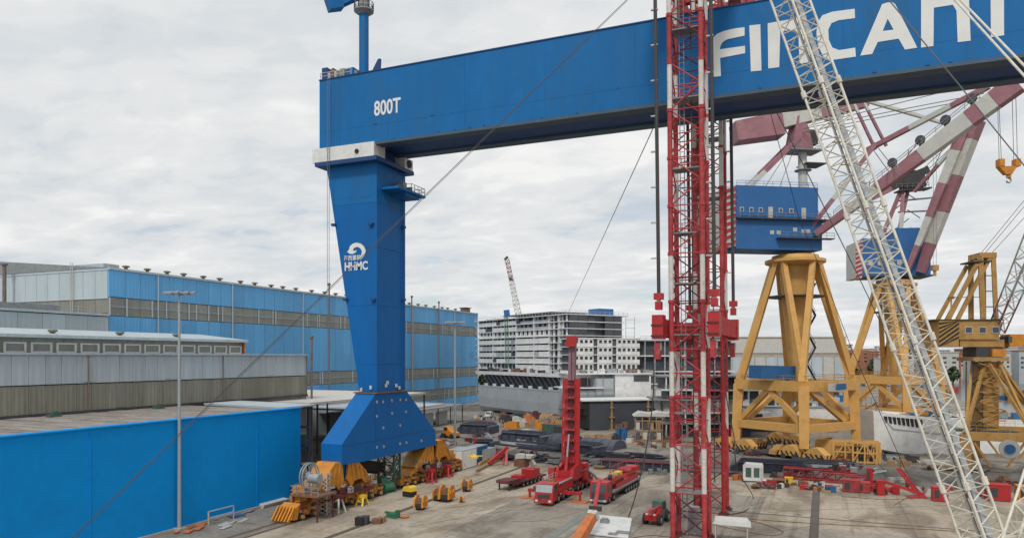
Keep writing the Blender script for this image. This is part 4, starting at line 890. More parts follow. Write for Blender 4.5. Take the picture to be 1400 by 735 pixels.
wpart(k1, 'handrail', rail_line(MB(), [F1(-15.4, -4.1, 57), F1(2.8, -4.1, 57)], 1.0, 2), 'craneblue')
for i, a in enumerate((-14.3, -12.2, -10.1, -5.6, -3.2)):
    fr = wpart(k1, 'window', MB().bar(F1(a, -4.24, 51.5), F1(a, -4.24, 52.4), .9, .08, up=(0, 0, 1)) if 0 else MB().box(0, 0, 0, 0, 0, 0) if 0 else MB().add([F1(a-.45, -4.26, 51.4), F1(a+.45, -4.26, 51.4), F1(a+.45, -4.26, 52.4), F1(a-.45, -4.26, 52.4), F1(a-.45, -4.2, 51.4), F1(a+.45, -4.2, 51.4), F1(a+.45, -4.2, 52.4), F1(a-.45, -4.2, 52.4)], [(0,1,2,3),(7,6,5,4),(0,4,5,1),(1,5,6,2),(2,6,7,3),(3,7,4,0)]), 'tarp')
    fbox(fr, 'pane', F1, a-.3, a+.3, -4.3, -4.265, 51.55, 52.25, 'glass') if 0 else wpart(fr, 'pane', MB().add([F1(a-.3, -4.29, 51.55), F1(a+.3, -4.29, 51.55), F1(a+.3, -4.29, 52.25), F1(a-.3, -4.29, 52.25)], [(0, 1, 2, 3)]), 'glass', root=k1)
for a in (-7.9, -.4): fbox(k1, 'door', F1, a-.5, a+.5, -4.3, -4.21, 50.3, 52.6, 'offwhite')
for a, z in ((-7.4, 46.9), (-5.9, 46.9), (-2.2, 47.6), (-.3, 47.3), (.8, 47.3)): fbox(k1, 'hatch', F1, a-.45, a+.45, -3.96, -3.9, z, z+.8, 'offwhite')
for a, z in ((4.35, 47.6), (4.95, 47.5)): fbox(k1, 'crane_number', F1, a-.12, a+.12, -1.6, -1.5, z, z+1.2, 'offwhite')
nn = (F1(0, -1, 0)-F1(0, 0, 0))
fbox(k1, 'counterweight', F1, -16.4, -15.55, -4.0, 4.0, 44.2, 56.6, 'offwhite'); 
stripes(k1, (F1(-17.9, -4.25, 44.0), F1(-15.6, -4.25, 44.0)-F1(-17.9, -4.25, 44.0), F1(0, 0, 12.6)-F1(0, 0, 0), nn), 9)
fbox(k1, 'counterweight', F1, -17.9, -16.45, -4.2, 4.2, 44.0, 56.6, 'offwhite')
# mast, A frame, top gear
zt_ = HC+(HY-180)/FL*D1
mt_ = P(1096, 262, D1)
wpart(k1, 'mast', MB().tube(F1(2.0, 0, 50), F1(1.6, 0, zt_), 1.05, .85, n=16), 'jibwhite', sm=True)
for z in (56.0, 61.5): wpart(k1, 'mast_collar', MB().lathe(tuple(F1(1.85, 0, z)), [(1.1, 0), (1.8, .1), (1.8, .25), (1.1, .3)], 14), 'grey')
wpart(k1, 'mast_head', MB().prism([F1(-1.6, -1.6, 66.2), F1(3.4, -1.6, 66.0), F1(2.4, -1.6, 70.5), F1(.9, -1.6, 73.5), F1(-.3, -1.6, 73.0)], F1(0, 3.2, 0)-F1(0, 0, 0)), 'pink')
fbox(k1, 'head_platform', F1, -2.2, 5.2, -2.4, 2.4, 65.6, 65.9, 'grey'); fbox(k1, 'head_platform', F1, 1.5, 6.2, -2.2, 2.2, 62.8, 63.0, 'dark')
wpart(k1, 'handrail', rail_line(MB(), [F1(-2.2, -2.35, 65.9), F1(5.2, -2.35, 65.9), F1(5.2, 2.3, 65.9)], 1.1, 1.2), 'grey')
fbox(k1, 'head_winch', F1, 2.6, 4.6, -1.4, 1.4, 67.2, 70.3, 'dark')
for b in (-1.7, 1.7):
    p, q = F1(-11.6, b, 57.0), F1(.2, b*.8, 68.5)
    banded(k1, 'back_stay', p, q, .9, .9, .9, .9, (0, .32, 1), ('jibwhite', 'pink'))
# counter-lever with its ballast box
pa, pb = P(1004, 176, D1+2), P(1160, 140, D1-4); e = pa.lerp(pb, -.02)
banded(k1, 'counter_lever', P(1003, 183, D1), P(1066, 172, D1), 4.8, 4.2, 5.0, 5.0, (0, 1), ('pink',)); banded(k1, 'counter_lever', P(1066, 168, D1), P(1185, 142, D1), 3.4, 3.0, 2.0, 1.4, (0, .2, .45, 1), ('jibwhite', 'jibwhite', 'pink', 'jibwhite'))
# jib
j0, j1 = P(1116, 320, D1-4), P(1392, 113, D1-30)
banded(k1, 'jib', j0, j1, 1.2, 1.3, 2.2, 3.5, (0, .17, .34, .565, .79, .84, .90, 1), ('pink', 'jibwhite', 'pink', 'jibwhite', 'pink', 'jibwhite', 'pink'))
upj = Vector((0, 0, 1)); off_ = Vector((0, 0, 2.6))
wpart(k1, 'jib_rail', rail_line(MB(), [j0.lerp(j1, t)+Vector((0, -.6, .8+2.0*t)) for t in (.1, .3, .5, .7, .9)], 1.1, 2.4, .05), 'grey')
for t in (.42, .56, .68, .8):
    c = j0.lerp(j1, t)+Vector((0, 0, 2.2+1.6*t)); wpart(k1, 'sheave', MB().lathe(tuple(c), [(.3, -.3), (.9, -.3), (.7, 0), (.9, .3), (.3, .3)], 12, 'y').bar(c, c-Vector((0, 0, 1.8)), .35), 'dark')
banded(k1, 'fly_rod', P(1186, 205, D1-6), P(1352, 118, D1-26), .9, .9, .95, .95, (0, .09, .38, .72, 1), ('pink', 'pink', 'jibwhite', 'pink'))
banded(k1, 'jib_tie', P(1108, 312, D1-3), P(1198, 196, D1-8), .9, .9, .8, .8, (0, .35, .7, 1), ('pink', 'jibwhite', 'pink'))
for a_, b_ in (((1150, 105), (1197, 205)), ((1163, 105), (1212, 200))): banded(k1, 'tie_bar', P(*a_, D1-6), P(*b_, D1-6), .5, .5, .5, .5, (0, .5, 1), ('jibwhite', 'pink'))
m_ = MB()
for a_, b_ in (((1098, 176), (1345, 128)), ((1098, 181), (1345, 133)), ((1106, 172), (1320, 118)), ((1193, 204), (1222, 244)), ((1199, 200), (1230, 240)), ((1222, 238), (1258, 190))): m_.tube(P(*a_, D1-2), P(*b_, D1-20), .09, n=5)
wpart(k1, 'luffing_rope', m_, 'ropegrey')
m_ = MB()
for a_, b_ in (((1088, 190), (1040, 265)), ((1090, 192), (1062, 265)), ((1094, 196), (1112, 318)), ((1092, 220), (1130, 318))): m_.tube(P(*a_, D1), P(*b_, D1), .06, n=4)
wpart(k1, 'stay_rope', m_, 'ropegrey')
hk = thing('hook_block', 'orange double hook block hanging from the near jib at the right edge', 'hook block', tuple(P(1378, 240, 132)))
m_ = MB()
for px in (1366, 1386, 1391): m_.tube(P(px, 218, 132), P(px-3, 100, 132), .05, n=4)
m_.tube(P(1369, 218, 132), P(1364, 100, 132), .05, n=4); wpart(hk, 'rope', m_, 'ropegrey')
wpart(hk, 'sheave_block', MB().bar(P(1364, 223, 132), P(1371, 223, 132), 1.2, 1.3).bar(P(1386, 223, 132), P(1393, 223, 132), 1.2, 1.3).prism([P(1366, 227, 131.5), P(1391, 227, 131.5), P(1384, 238, 131.5), P(1376, 238, 131.5)], fwdv*1.0).bar(P(1379, 236, 132), P(1379, 243, 132), .7), 'orange')
hp = [P(1379+3.2*math.cos(t), 246.5+3.2*math.sin(t), 132) for t in [-1.6, -1.0, -.2, .6, 1.4, 2.2, 2.9]]; m_ = MB(); m_.path(hp, .16, 6); wpart(hk, 'hook', m_, 'galv')
# ---- second crane behind
D2 = 205.0
c2 = P(1222, 384, D2); cx2, cy2 = c2.x, c2.y
k2 = thing('luffing_crane', 'farther blue housed portal crane behind the white boom, with a steep pink and grey jib', 'portal crane', (cx2, cy2, 0))
portal(k2, cx2, cy2, rot1, 8.6, 14.6, HC+(HY-388)/FL*D2, 5.6, 'yellow')
F2 = frame_pt(cx2, cy2, TH-.15)
zr = HC+(HY-384)/FL*D2
fbox(k2, 'machinery_house', F2, -9.6, 8.0, -4.2, 4.2, zr+1.2, zr+11.5, 'craneblue')
fbox(k2, 'house_roof', F2, -1, 5.5, -3.6, 3.6, zr+11.53, zr+14.2, 'craneblue')
fbox(k2, 'deck_edge', F2, -9.7, 8.6, -4.7, 4.7, zr+.8, zr+1.17, 'dark')
fbox(k2, 'counterweight', F2, -11.4, -9.65, -4.3, 4.3, zr+.6, zr+10.6, 'offwhite')
stripes(k2, (F2(-11.4, -4.35, zr+.6), F2(-9.65, -4.35, 0)-F2(-11.4, -4.35, 0), Vector((0, 0, 10)), F2(0, -1, 0)-F2(0, 0, 0)), 8)
for a in (-7.5, -5, -2.5, 0): fbox(k2, 'door', F2, a-.6, a+.6, -4.28, -4.21, zr+4, zr+5.2, 'offwhite')
for b in (-1.6, 1.6): banded(k2, 'mast_post', F2(1.2, b, zr+11), P(1240+b*3, 245, D2), 1.1, 1.1, .9, .9, (0, .45, 1), ('jibwhite', 'pink'))
wpart(k2, 'mast_head', MB().bar(P(1232, 252, D2), P(1262, 248, D2), 2.6, 3.2).bar(P(1226, 262, D2), P(1270, 258, D2), 3.2, .4).bar(P(1228, 232, D2), P(1256, 236, D2), 2, .5), 'dark')
wpart(k2, 'handrail', rail_line(MB(), [P(1226, 258, D2-1.6), P(1270, 256, D2-1.6)], 1.3, 1.3, .06).bar(P(1225, 275, D2), P(1278, 270, D2), .4).bar(P(1228, 290, D2), P(1275, 288, D2), .4), 'ropegrey')
banded(k2, 'back_stay', P(1186, 372, D2), P(1236, 250, D2), .9, .9, .9, .9, (0, .4, 1), ('jibwhite', 'pink'))
banded(k2, 'counter_lever', P(1180, 272, D2), P(1268, 232, D2), 3, 3.2, 2, 2, (0, .4, 1), ('pink', 'dark'))
for nm_, a_, b_, w0, w1 in (('jib', (1240, 372), (1317, 182), 1.0, 2.2), ('jib', (1259, 372), (1329, 164), 1.6, 4.3)):
    banded(k2, nm_, P(*a_, D2-6), P(*b_, D2-16), w0, w0*1.2, w1, w1*1.2, (0, .20, .41, .65, .88, 1), ('pink', 'jibwhite', 'pink', 'jibwhite', 'pink'))
banded(k2, 'fly_jib', P(1330, 180, D2-16), P(1150, 128, D2-30), .7, .7, .7, .7, (0, 1), ('jibwhite',))
banded(k2, 'jib_tie', P(1250, 262, D2-2), P(1318, 186, D2-14), .8, .8, .8, .8, (0, .5, 1), ('pink', 'jibwhite'))
m_ = MB()
for a_, b_ in (((1252, 240), (1336, 162)), ((1256, 244), (1340, 164)), ((1244, 236), (1300, 168)), ((1262, 262), (1290, 200))): m_.tube(P(*a_, D2), P(*b_, D2-16), .1, n=4)
for i in range(9): 
    c = P(1236, 262, D2).lerp(P(1256, 372, D2), i/9); m_.tube(c, c+Vector((3.2*(-1)**i, 0, -2.6)), .13, n=4)
wpart(k2, 'luffing_rope', m_, 'ropegrey')
hk2 = thing('hook_block', 'small ochre hook block hanging before the sky left of the smaller ochre crane', 'hook block', tuple(P(1278, 370, 190)))
wpart(hk2, 'rope', MB().tube(P(1276, 362, 190), P(1276, 205, 190), .05, n=4).tube(P(1280, 362, 190), P(1280, 200, 190), .05, n=4), 'ropegrey')
wpart(hk2, 'sheave_block', MB().bar(P(1274, 366, 190), P(1282, 366, 190), 1.2, 1.4).bar(P(1278, 368, 190), P(1278, 377, 190), .7), 'ochre')

# ---- third crane: ochre, striped counterweight, lattice jib to the upper right
D3 = 135.0
c3 = P(1345, 480, D3)
k3 = thing('level_crane', 'smaller ochre crane with black hazard stripes on its counterweight and an A frame', 'portal crane', (c3.x, c3.y, 0))
F3 = frame_pt(c3.x, c3.y, TH-.05)
zq = lambda y: HC+(HY-y)/FL*D3
xq = lambda px: (px-1345)/FL*D3
fbox(k3, 'column', F3, xq(1336), xq(1358), -1.6, 1.6, 7.0, zq(494), 'ochre')
for z_ in range(8, 20, 3): fbox(k3, 'column_band', F3, xq(1335.5), xq(1358.5), -1.68, 1.68, z_, z_+.12, 'dark')
fbox(k3, 'turntable', F3, xq(1320), xq(1366), -2.8, 2.8, zq(493), zq(488), 'ochre')
fbox(k3, 'turntable_gear', F3, xq(1326), xq(1360), -2.2, 2.2, zq(487.8), zq(474.2), 'dark')
fbox(k3, 'slewing_motor', F3, xq(1344), xq(1362), -2.9, -2.25, zq(487), zq(477), 'orange')
fbox(k3, 'house', F3, xq(1301), xq(1354), -2.6, 2.6, zq(464), zq(439), 'ochre')
fbox(k3, 'house_sill', F3, xq(1304), xq(1362), -2.3, 2.3, zq(474), zq(464.2), 'ochre')
fbox(k3, 'roof_plate', F3, xq(1268), xq(1358), -2.8, 2.8, zq(438.8), zq(437), 'dark')
fbox(k3, 'counterweight', F3, xq(1275), xq(1300.8), -2.75, 2.75, zq(474), zq(439), 'ochre')
o_ = F3(xq(1275), -2.78, zq(474)); u_ = F3(xq(1301), -2.78, 0)-F3(xq(1275), -2.78, 0)
for k in range(7):
    y0 = k*.82-.9; U = u_.length; uu = u_.normalized()
    pts = [(0, y0), (U, y0+2.5), (U, y0+2.86), (0, y0+.36)]
    pts = [(a, min(4.7, max(.02, b))) for a, b in pts]
    wpart(k3, 'hazard_stripe', MB().prism([o_+uu*a+Vector((0, 0, b)) for a, b in pts], (F3(0, -1, 0)-F3(0, 0, 0))*.05), 'black')
for a in (1314, 1332, 1349):
    fr = fbox(k3, 'window', F3, xq(a-5), xq(a+5), -2.68, -2.61, zq(456), zq(447), 'offwhite')
    wpart(fr, 'pane', MB().add([F3(xq(a-4), -2.7, zq(455)), F3(xq(a+4), -2.7, zq(455)), F3(xq(a+4), -2.7, zq(448)), F3(xq(a-4), -2.7, zq(448))], [(0, 1, 2, 3)]), 'glass', root=k3)
fbox(k3, 'cab', F3, xq(1372), xq(1392), -1.6, 1.2, zq(474), zq(457), 'orange'); fbox(k3, 'cab_window', F3, xq(1370), xq(1375), -1.66, 1.0, zq(468), zq(460), 'glass'); fbox(k3, 'cab_cage', F3, xq(1392.3), xq(1399), -1.2, 1.0, zq(472), zq(460), 'galv')
fbox(k3, 'cab_arm', F3, xq(1358), xq(1376), -.4, .4, zq(476), zq(472), 'ochre')
for b in (-1.9, 1.9):
    wpart(k3, 'mast_post', MB().bar(F3(xq(1336), b, zq(438)), F3(xq(1334), b*.8, zq(352)), .8, .8), 'ochre')
    wpart(k3, 'mast_post', MB().bar(F3(xq(1353), b, zq(438)), F3(xq(1351), b*.8, zq(350)), .7, .7), 'ochre')
    wpart(k3, 'back_leg', MB().bar(F3(xq(1290), b, zq(438)), F3(xq(1329), b*.8, zq(362)), .6, .6), 'ochre')
    wpart(k3, 'back_leg', MB().bar(F3(xq(1302), b, zq(438)), F3(xq(1347), b*.8, zq(352)), .6, .6), 'ochre')
fbox(k3, 'mast_head', F3, xq(1332), xq(1354), -1.9, 1.9, zq(354), zq(347), 'ochre'); fbox(k3, 'head_platform', F3, xq(1322), xq(1346), -2.1, 2.1, zq(360), zq(358), 'dark')
wpart(k3, 'handrail', rail_line(MB(), [F3(xq(1322), -2.05, zq(358)), F3(xq(1334), -2.05, zq(358))], .9, .8, .04), 'ochre')
m_ = MB()
for y in (378, 399, 420): m_.bar(F3(xq(1335), -1.7, zq(y)), F3(xq(1352), -1.7, zq(y)), .16)
m_.bar(F3(xq(1292), -1.8, zq(407)), F3(xq(1340), -1.8, zq(407)), .1); wpart(k3, 'mast_tie', m_, 'dark')
wpart(k3, 'small_post', MB().bar(F3(xq(1295), -1.5, zq(438)), F3(xq(1296), -1.5, zq(408)), .25).bar(F3(xq(1292), -1.5, zq(409)), F3(xq(1299), -1.5, zq(407)), .5), 'ochre')
m_ = MB(); jb0, jb1 = P(1362, 452, D3), P(1440, 268, D3-20); c4 = lattice(m_, jb0, jb1, 2.0, 1.9, 11, .06, up=fwdv, w2=2.6, h2=2.4); wpart(k3, 'jib_bracing', m_, 'jibwhite')
for i, (a_, b_) in enumerate(c4): banded(k3, 'jib_chord', a_, b_, .2, .2, .2, .2, (0, .3, .6, 1), ('pink', 'jibwhite', 'jibwhite'))
wpart(k3, 'jib_foot', MB().bar(P(1360, 462, D3), P(1367, 440, D3), .8), 'pink')
m_ = MB()
for a_, b_ in (((1338, 350), (1410, 262)), ((1345, 348), (1412, 268)), ((1352, 350), (1420, 276))): m_.tube(P(*a_, D3), P(*b_, D3-6), .05, n=4)
wpart(k3, 'luffing_rope', m_, 'ropegrey')
m_ = MB()
for x in (1330, 1337, 1362): m_.bar(F3(xq(x), 2.2, 7.5), F3(xq(x), 2.0, zq(494)), .22)
for i in range(7):
    s_ = (-1)**i; z_ = 7.6+i*1.75; m_.bar(F3(xq(1346+s_*18), -2.6, z_), F3(xq(1346-s_*18), -2.4, z_+1.75), .16); m_.bar(F3(xq(1328), -2.5, z_), F3(xq(1364), -2.5, z_), .14)
wpart(k3, 'tower_bracing', m_, 'ochre')
for i in range(5): wpart(k3, 'landing', MB().bar(F3(xq(1322), -2.4, 9+i*2.6), F3(xq(1336), -2.4, 9+i*2.6), 1.0, .1), 'dark')
# its portal
for (bx, by), (tx, ty) in zip(((1307, 594), (1369, 640), (1436, 622), (1330, 580)), ((1322, 494), (1352, 494), (1366, 494), (1340, 494))):
    pass
plat = [(xq(1300), -5), (xq(1370), -8.5), (xq(1442), 3), (xq(1362), 7)]
for i, (a, b) in enumerate(plat):
    a2, b2 = plat[(i+1) % 4]
    wpart(k3, 'portal_beam', MB().bar(F3(a, b, 6.9), F3(a2, b2, 6.9), .9, 1.5), 'ochre')
    wpart(k3, 'leg', MB().bar(F3(a, b, 0), F3(a, b, 7.2), 1.5, 1.6), 'ochre')
    wpart(k3, 'brace', MB().bar(F3(a*.9+a2*.1, b*.9+b2*.1, 6.4), F3(a*.62+a2*.38, b*.62+b2*.38, 1.6), .35), 'ochre')
    wpart(k3, 'brace', MB().bar(F3(a*.1+a2*.9, b*.1+b2*.9, 6.4), F3(a*.38+a2*.62, b*.38+b2*.62, 1.6), .35), 'ochre')
    th0 = math.atan2(b-0, a-1.5)
    wpart(k3, 'upper_leg', MB().bar(F3(a, b, 7.4), F3(xq(1346)+2.2*math.cos(th0-.5), 2.2*math.sin(th0-.5), zq(494)), .5), 'ochre')
    wpart(k3, 'upper_leg', MB().bar(F3(a, b, 7.4), F3(xq(1346)+2.2*math.cos(th0+.5), 2.2*math.sin(th0+.5), zq(494)), .5), 'ochre')
m_ = MB()
for i in range(6): s_ = (-1)**i; m_.bar(F3(xq(1330)-s_*.9, -1.9, 8+i*2), F3(xq(1330)+s_*.9, -1.9, 10+i*2), .3, .08)
for x in (1322, 1335): m_.bar(F3(xq(x), -2.0, 7.5), F3(xq(x), -2.0, 20), .12)
wpart(k3, 'stair', m_, 'dark')
wpart(k3, 'walkway', MB().bar(F3(xq(1306), 0, 7.5), F3(xq(1372), -3, 7.5), 5, .2), 'dark')
wpart(k3, 'handrail', rail_line(MB(), [F3(a, b, 7.7) for a, b in plat+[plat[0]]], 1.1, 1.5, .03), 'ochre')
# cable drum at its foot
q = P(1380, 613, 122); wpart(k3, 'cable_drum', MB().lathe(tuple(q), [(.4, -.3), (1.5, -.3), (1.5, -.22), (.8, -.22), (.8, .22), (1.5, .22), (1.5, .3), (.4, .3)], 22, 'y'), 'tarp'); wpart(k3, 'drum_core', MB().lathe(tuple(q-Vector((0, .4, 0))), [(.2, -.2), (.8, -.2), (.8, 0), (.2, 0)], 16, 'y'), 'bluebox')

# ================================================================== SHIPS AND BLOCKS UNDER CONSTRUCTION
cA = P(776, 470, 245)
aA = math.atan2(.849*CS-.529*SN*1, 1)  # placeholder
va = Vector((.529*-1*CS-.849*SN, -.529*SN+.849*CS, 0)).normalized()     # along the ship, away to the left
vb = Vector((.849*CS-.529*SN, .849*SN+.529*CS, 0)).normalized()         # across, away to the right
rzA = math.atan2(vb.y, vb.x)
shp = thing('cruise_ship', 'unfinished cruise ship with white balcony decks and a grey hull, centre distance', 'ship', (cA.x, cA.y, 0), rzA)
# in the ship's own frame: x = across (right), y = along (away left)
def sbox(T, nm, x0, x1, y0, y1, z0, z1, m_): return part(T, nm, MB().box(x0, x1, y0, y1, z0, z1), m_)
ZB_, ZT_ = 16.2, 35.2; nd = 8; dh = (ZT_-ZB_)/nd; LS = 62.0; WS = 23.8
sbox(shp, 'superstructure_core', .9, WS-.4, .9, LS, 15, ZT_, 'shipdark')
rs2 = random.Random(11)
secs = [(0, 4.5, 'frame'), (4.5, 10.5, 'frame'), (10.5, 20, 'front'), (20, 32, 'front'), (32, 49, 'bal'), (49, 60, 'bal')]
me_ = {}
def sh(key, mk):
    if key not in me_: me_[key] = mk()
    return me_[key]
for d in range(nd+1):
    z = ZB_+d*dh
    sbox(shp, 'deck', -.5 if d < nd else -1.1, WS+(.3 if d < nd else 2.5), -.5, LS+.5, z-.14, z+.14, 'shipwhite')
for y0, y1, kd in secs:
    sbox(shp, 'fin_wall', -.35, .9, y1-.25, y1+.25, ZB_+.15, ZT_-.16, 'shipwhite')
    n = max(1, round((y1-y0)/2.9)); ww = (y1-y0-.5)/n
    for d in range(nd):
        z = ZB_+d*dh+.15
        for i in range(n):
            ya = y0+.25+i*ww
            if kd == 'bal':
                if d == 0: me = sh(('open', ww), lambda: MB().box(.3, .6, .3, .9, 0, dh-.3).mesh('pillar', 'shipwhite')); nm = 'pillar'
                elif d == 5: me = sh(('win', ww), lambda: MB().box(.1, .3, 0, ww, 0, .8).box(.1, .3, 0, ww*.28, .8, dh-.3).box(.1, .3, ww*.72, ww, .8, dh-.3).mesh('window_wall', 'shipwhite')); nm = 'window_wall'
                else: me = sh(('bal', ww), lambda: MB().box(-.45, -.3, .02, ww-.02, 0, 1.35).box(.1, .25, 0, .5, 0, dh-.3).mesh('balcony_panel', 'shipwhite')); nm = 'balcony_panel'
            elif kd == 'front':
                if d in (5,): me = sh(('dot', ww), lambda: MB().box(.0, .2, 0, ww*.3, 0, dh-.3).box(0, .2, ww*.7, ww, 0, dh-.3).box(0, .2, ww*.3, ww*.7, 0, .5).mesh('window_wall', 'shipwhite')); nm = 'window_wall'
                elif d in (6, 7): me = sh(('rail', ww), lambda: MB().box(-.2, -.1, .02, ww-.02, 0, .9).box(.5, .7, ww*.4, ww*.8, 0, dh-.3).mesh('balcony_panel', 'hull')); nm = 'balcony_panel'
                else: me = sh(('bal2', ww), lambda: MB().box(-.3, -.1, .02, ww-.02, 0, 1.6).mesh('balcony_panel', 'shipwhite')); nm = 'balcony_panel'
            else:
                if rs2.random() < .45: me = sh(('fr', ww), lambda: MB().box(.2, .4, .1, ww*.5, 0, dh-.3).mesh('bulkhead', 'shipwhite')); nm = 'bulkhead'
                else: me = sh(('fr2', ww), lambda: MB().box(-.3, -.2, .02, ww-.02, .8, .95).box(-.3, -.1, .1, .3, 0, dh-.3).mesh('open_frame', 'shipwhite')); nm = 'open_frame'
            if rs2.random() < .13:
                mt_ = rs2.choice(['hull', 'tarp', 'shipdark', 'grey']); base_ = me
                def alt(): c_ = base_.copy(); c_.materials.clear(); c_.materials.append(M[mt_]); return c_
                me = sh((id(base_), mt_), alt)
            link(nm, me, shp, (rs2.uniform(-.05, .05), ya, z))
            if rs2.random() < .2: part(shp, 'stored_item', MB().cbox(.3, ya+rs2.uniform(.4, ww-.3), z, .5, rs2.uniform(.3, 1.2), rs2.uniform(.5, 1.9)), rs2.choice(['tarp', 'dark', 'brown', 'bluebox', 'grey', 'timber']))
# dark primer face to the right of the corner
for d in range(3, nd):
    z = ZB_+d*dh+.15
    for i in range(6):
        if i in (2, 3) and d > 3: 
            if i == 3: continue
        x0 = .4+i*3.85; part(shp, 'primer_panel', MB().box(x0, x0+3.7, -.35 if i != 2 else .3, -.1 if i != 2 else .5, z, z+dh-.3), 'shipdark')
for d in range(0, 3):
    for i in range(6): part(shp, 'primer_panel', MB().box(.4+i*3.85, 3.9+i*3.85, -.3, -.1, ZB_+d*dh+.15, ZB_+(d+1)*dh-.15), 'shipwhite' if (i+d) % 2 else 'shipdark')
sbox(shp, 'roof_cabin', 15, 21.5, 2, 8, ZT_+.15, ZT_+2.5, 'craneblue')
sbox(shp, 'roof_canopy', 2, 18, 12, 45, ZT_+1.2, ZT_+1.5, 'dark'); sbox(shp, 'roof_canopy', 4, 14, 46, 62, ZT_+.4, ZT_+.8, 'brown')
m_ = MB()
for x in (3, 10, 17):
    for y in (13, 24, 35, 44): m_.bar((x, y, ZT_), (x, y, ZT_+1.2), .15)
part(shp, 'canopy_post', m_, 'dark'); stuff(shp.children[-1]) if 0 else None
m_ = MB(); rail_line(m_, [(-1, -.4, ZT_+.15), (-1, LS, ZT_+.15)], 1.1, 2, .04); rail_line(m_, [(-1, -.4, ZT_+.15), (WS+2.2, -.4, ZT_+.15)], 1.1, 2, .04); part(shp, 'handrail', m_, 'hull')
# scaffold right of the dark face
m_ = MB()
for z in range(16, 36, 3): m_.bar((WS+.6, -1, z), (WS+5, -1, z), .14)
for x in (WS+.8, WS+4.8): m_.bar((x, -1, 12), (x, -1, 35), .14)
part(shp, 'scaffold', m_, 'offwhite')
# clutter on the working deck
for i in range(46):
    y = rs2.uniform(-10, 48); s_ = rs2.uniform(.4, 1.5)
    part(shp, 'deck_gear', MB().cbox(rs2.uniform(-5.5, -1.5), y, 15.2, s_, s_*1.3, rs2.uniform(.4, 1.8)), rs2.choice(['dark', 'hull', 'shipwhite', 'brown', 'shipdark', 'grey']))
# hull below, with the open promenade recess
sbox(shp, 'main_deck', -7.5, WS, -14, 49, 14.6, 15.2, 'hull'); sbox(shp, 'aft_deck', -1.2, WS, 49.01, 62, 14.6, 15.2, 'hull')
part(shp, 'deck_edge', MB().box(-7.9, -7.5, -14, 49, 14.3, 15.5), 'shipwhite')
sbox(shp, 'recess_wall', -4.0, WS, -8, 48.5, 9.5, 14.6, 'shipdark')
for i in range(18): 
    y = -7+i*3.05; part(shp, 'frame_rib', MB().prism([(-7.4, y, 14.6), (-7.4, y+.25, 14.6), (-3.99, y+.25, 9.6), (-3.99, y, 9.6)], (.01, 0, 0)) if 0 else MB().bar((-7.3, y, 14.6), (-4.1, y, 10.2), .2, .25), 'hull')
    if i % 2 == 0: part(shp, 'deck_box', MB().cbox(-6.6, y+1.3, 10.0, .9, 1.1, .9), 'shipwhite')
sbox(shp, 'lower_deck', -7.2, WS, -10, 49, 9.6, 9.95, 'hull')
hp_ = [(-7.1, 9.6), (-7.0, 5.5), (-6.6, 2.0), (-5.8, .8), (WS, .8), (WS, 9.6)]
part(shp, 'hull', MB().prism([(x, -9, z) for x, z in hp_], (0, 57.6, 0)), 'hull')
part(shp, 'hull_strake', MB().box(-7.05, -6.95, -9, 48.6, 7.6, 7.75), 'shipwhite')
m_ = MB()
for y in (4, 9.5, 16): m_.bar((-7.6, y, 14.5), (-6.2, y-6, 2.5), .22)
part(shp, 'staging_rope', m_, 'dark')
# near the stem: stern block (pale) and window block
w2 = thing('deckhouse_block', 'white deckhouse block with four rows of dark windows, right of the dark ship face', 'ship block', tuple(P(784, 500, 226)), rzA-.32)
# across width to px 879
WB = 22.0; hb = (HC+(HY-462)/FL*226-16.4)/4
part(w2, 'block_core', MB().box(.4, WB-.3, .4, 13, 0-w2.location.z+11, 4*hb+16.4-w2.location.z), 'shipdark')
zl = 16.4-w2.location.z
for d in range(5): part(w2, 'deck', MB().box(-.2, WB, -.15, 13.2, zl+d*hb-.15, zl+d*hb+.15), 'shipwhite')
for d in range(4):
    n = 14; ww = WB/n
    for i in range(n):
        gapc = i in (4, 8)
        mbx = MB()
        if gapc: mbx.box(0, .3, .1, .35, .16, hb-.16)
        else:
            hl = .5 if d == 0 else 1.05
            mbx.box(0, ww, .0, .25, .16, hl).box(0, ww*.36, 0, .25, hl, hb-.16).box(ww*.36, ww, 0, .25, hb-.55, hb-.16)
        part(w2, 'window_panel', MB().add([(a+i*ww, b, c+zl+d*hb) for a, b, c in mbx.v], mbx.f), 'shipwhite')
part(w2, 'lower_skirt', MB().box(-.3, WB+.1, -.3, 13, 11-w2.location.z, zl-.16), 'shipwhite')
w3 = thing('stern_block', 'pale grey and white hull block with a railed deck, below the windowed deckhouse', 'ship block', tuple(P(786, 549, 222)), rzA-.30)
z0_ = w3.location.z; top_ = HC+(HY-510)/FL*222-z0_; WW = 25.0
part(w3, 'hull_side', MB().box(0, WW, 0, 16, -3, top_-5.2), 'hull')
part(w3, 'white_side', MB().box(13.0, WW, -.25, 16, .3, top_-.4), 'shipwhite'); part(w3, 'shell_plate', MB().box(6.5, 12.6, -.12, 10, .3, top_-1.6), 'hull')
part(w3, 'deck', MB().box(-.6, WW+.5, -.8, 16.4, top_-.38, top_), 'shipwhite'); part(w3, 'lower_deck', MB().box(-3.5, 9, -.9, 10, top_-4.6, top_-4.3), 'shipwhite')
part(w3, 'opening', MB().box(1.5, 5.0, -.14, -.02, top_-4, top_-1.4), 'black'); part(w3, 'opening', MB().box(19.2, 24.3, -.4, -.26, top_-2.6, top_-.7), 'shipdark')
m_ = MB()
for x in (1, 4, 6.6, 9, 12.7): m_.bar((x, -.4, -1), (x, -.4, top_-.5), .14)
for z in (.5, 2, 3.8): m_.bar((-2, -.5, z), (12.6, -.5, z), .12)
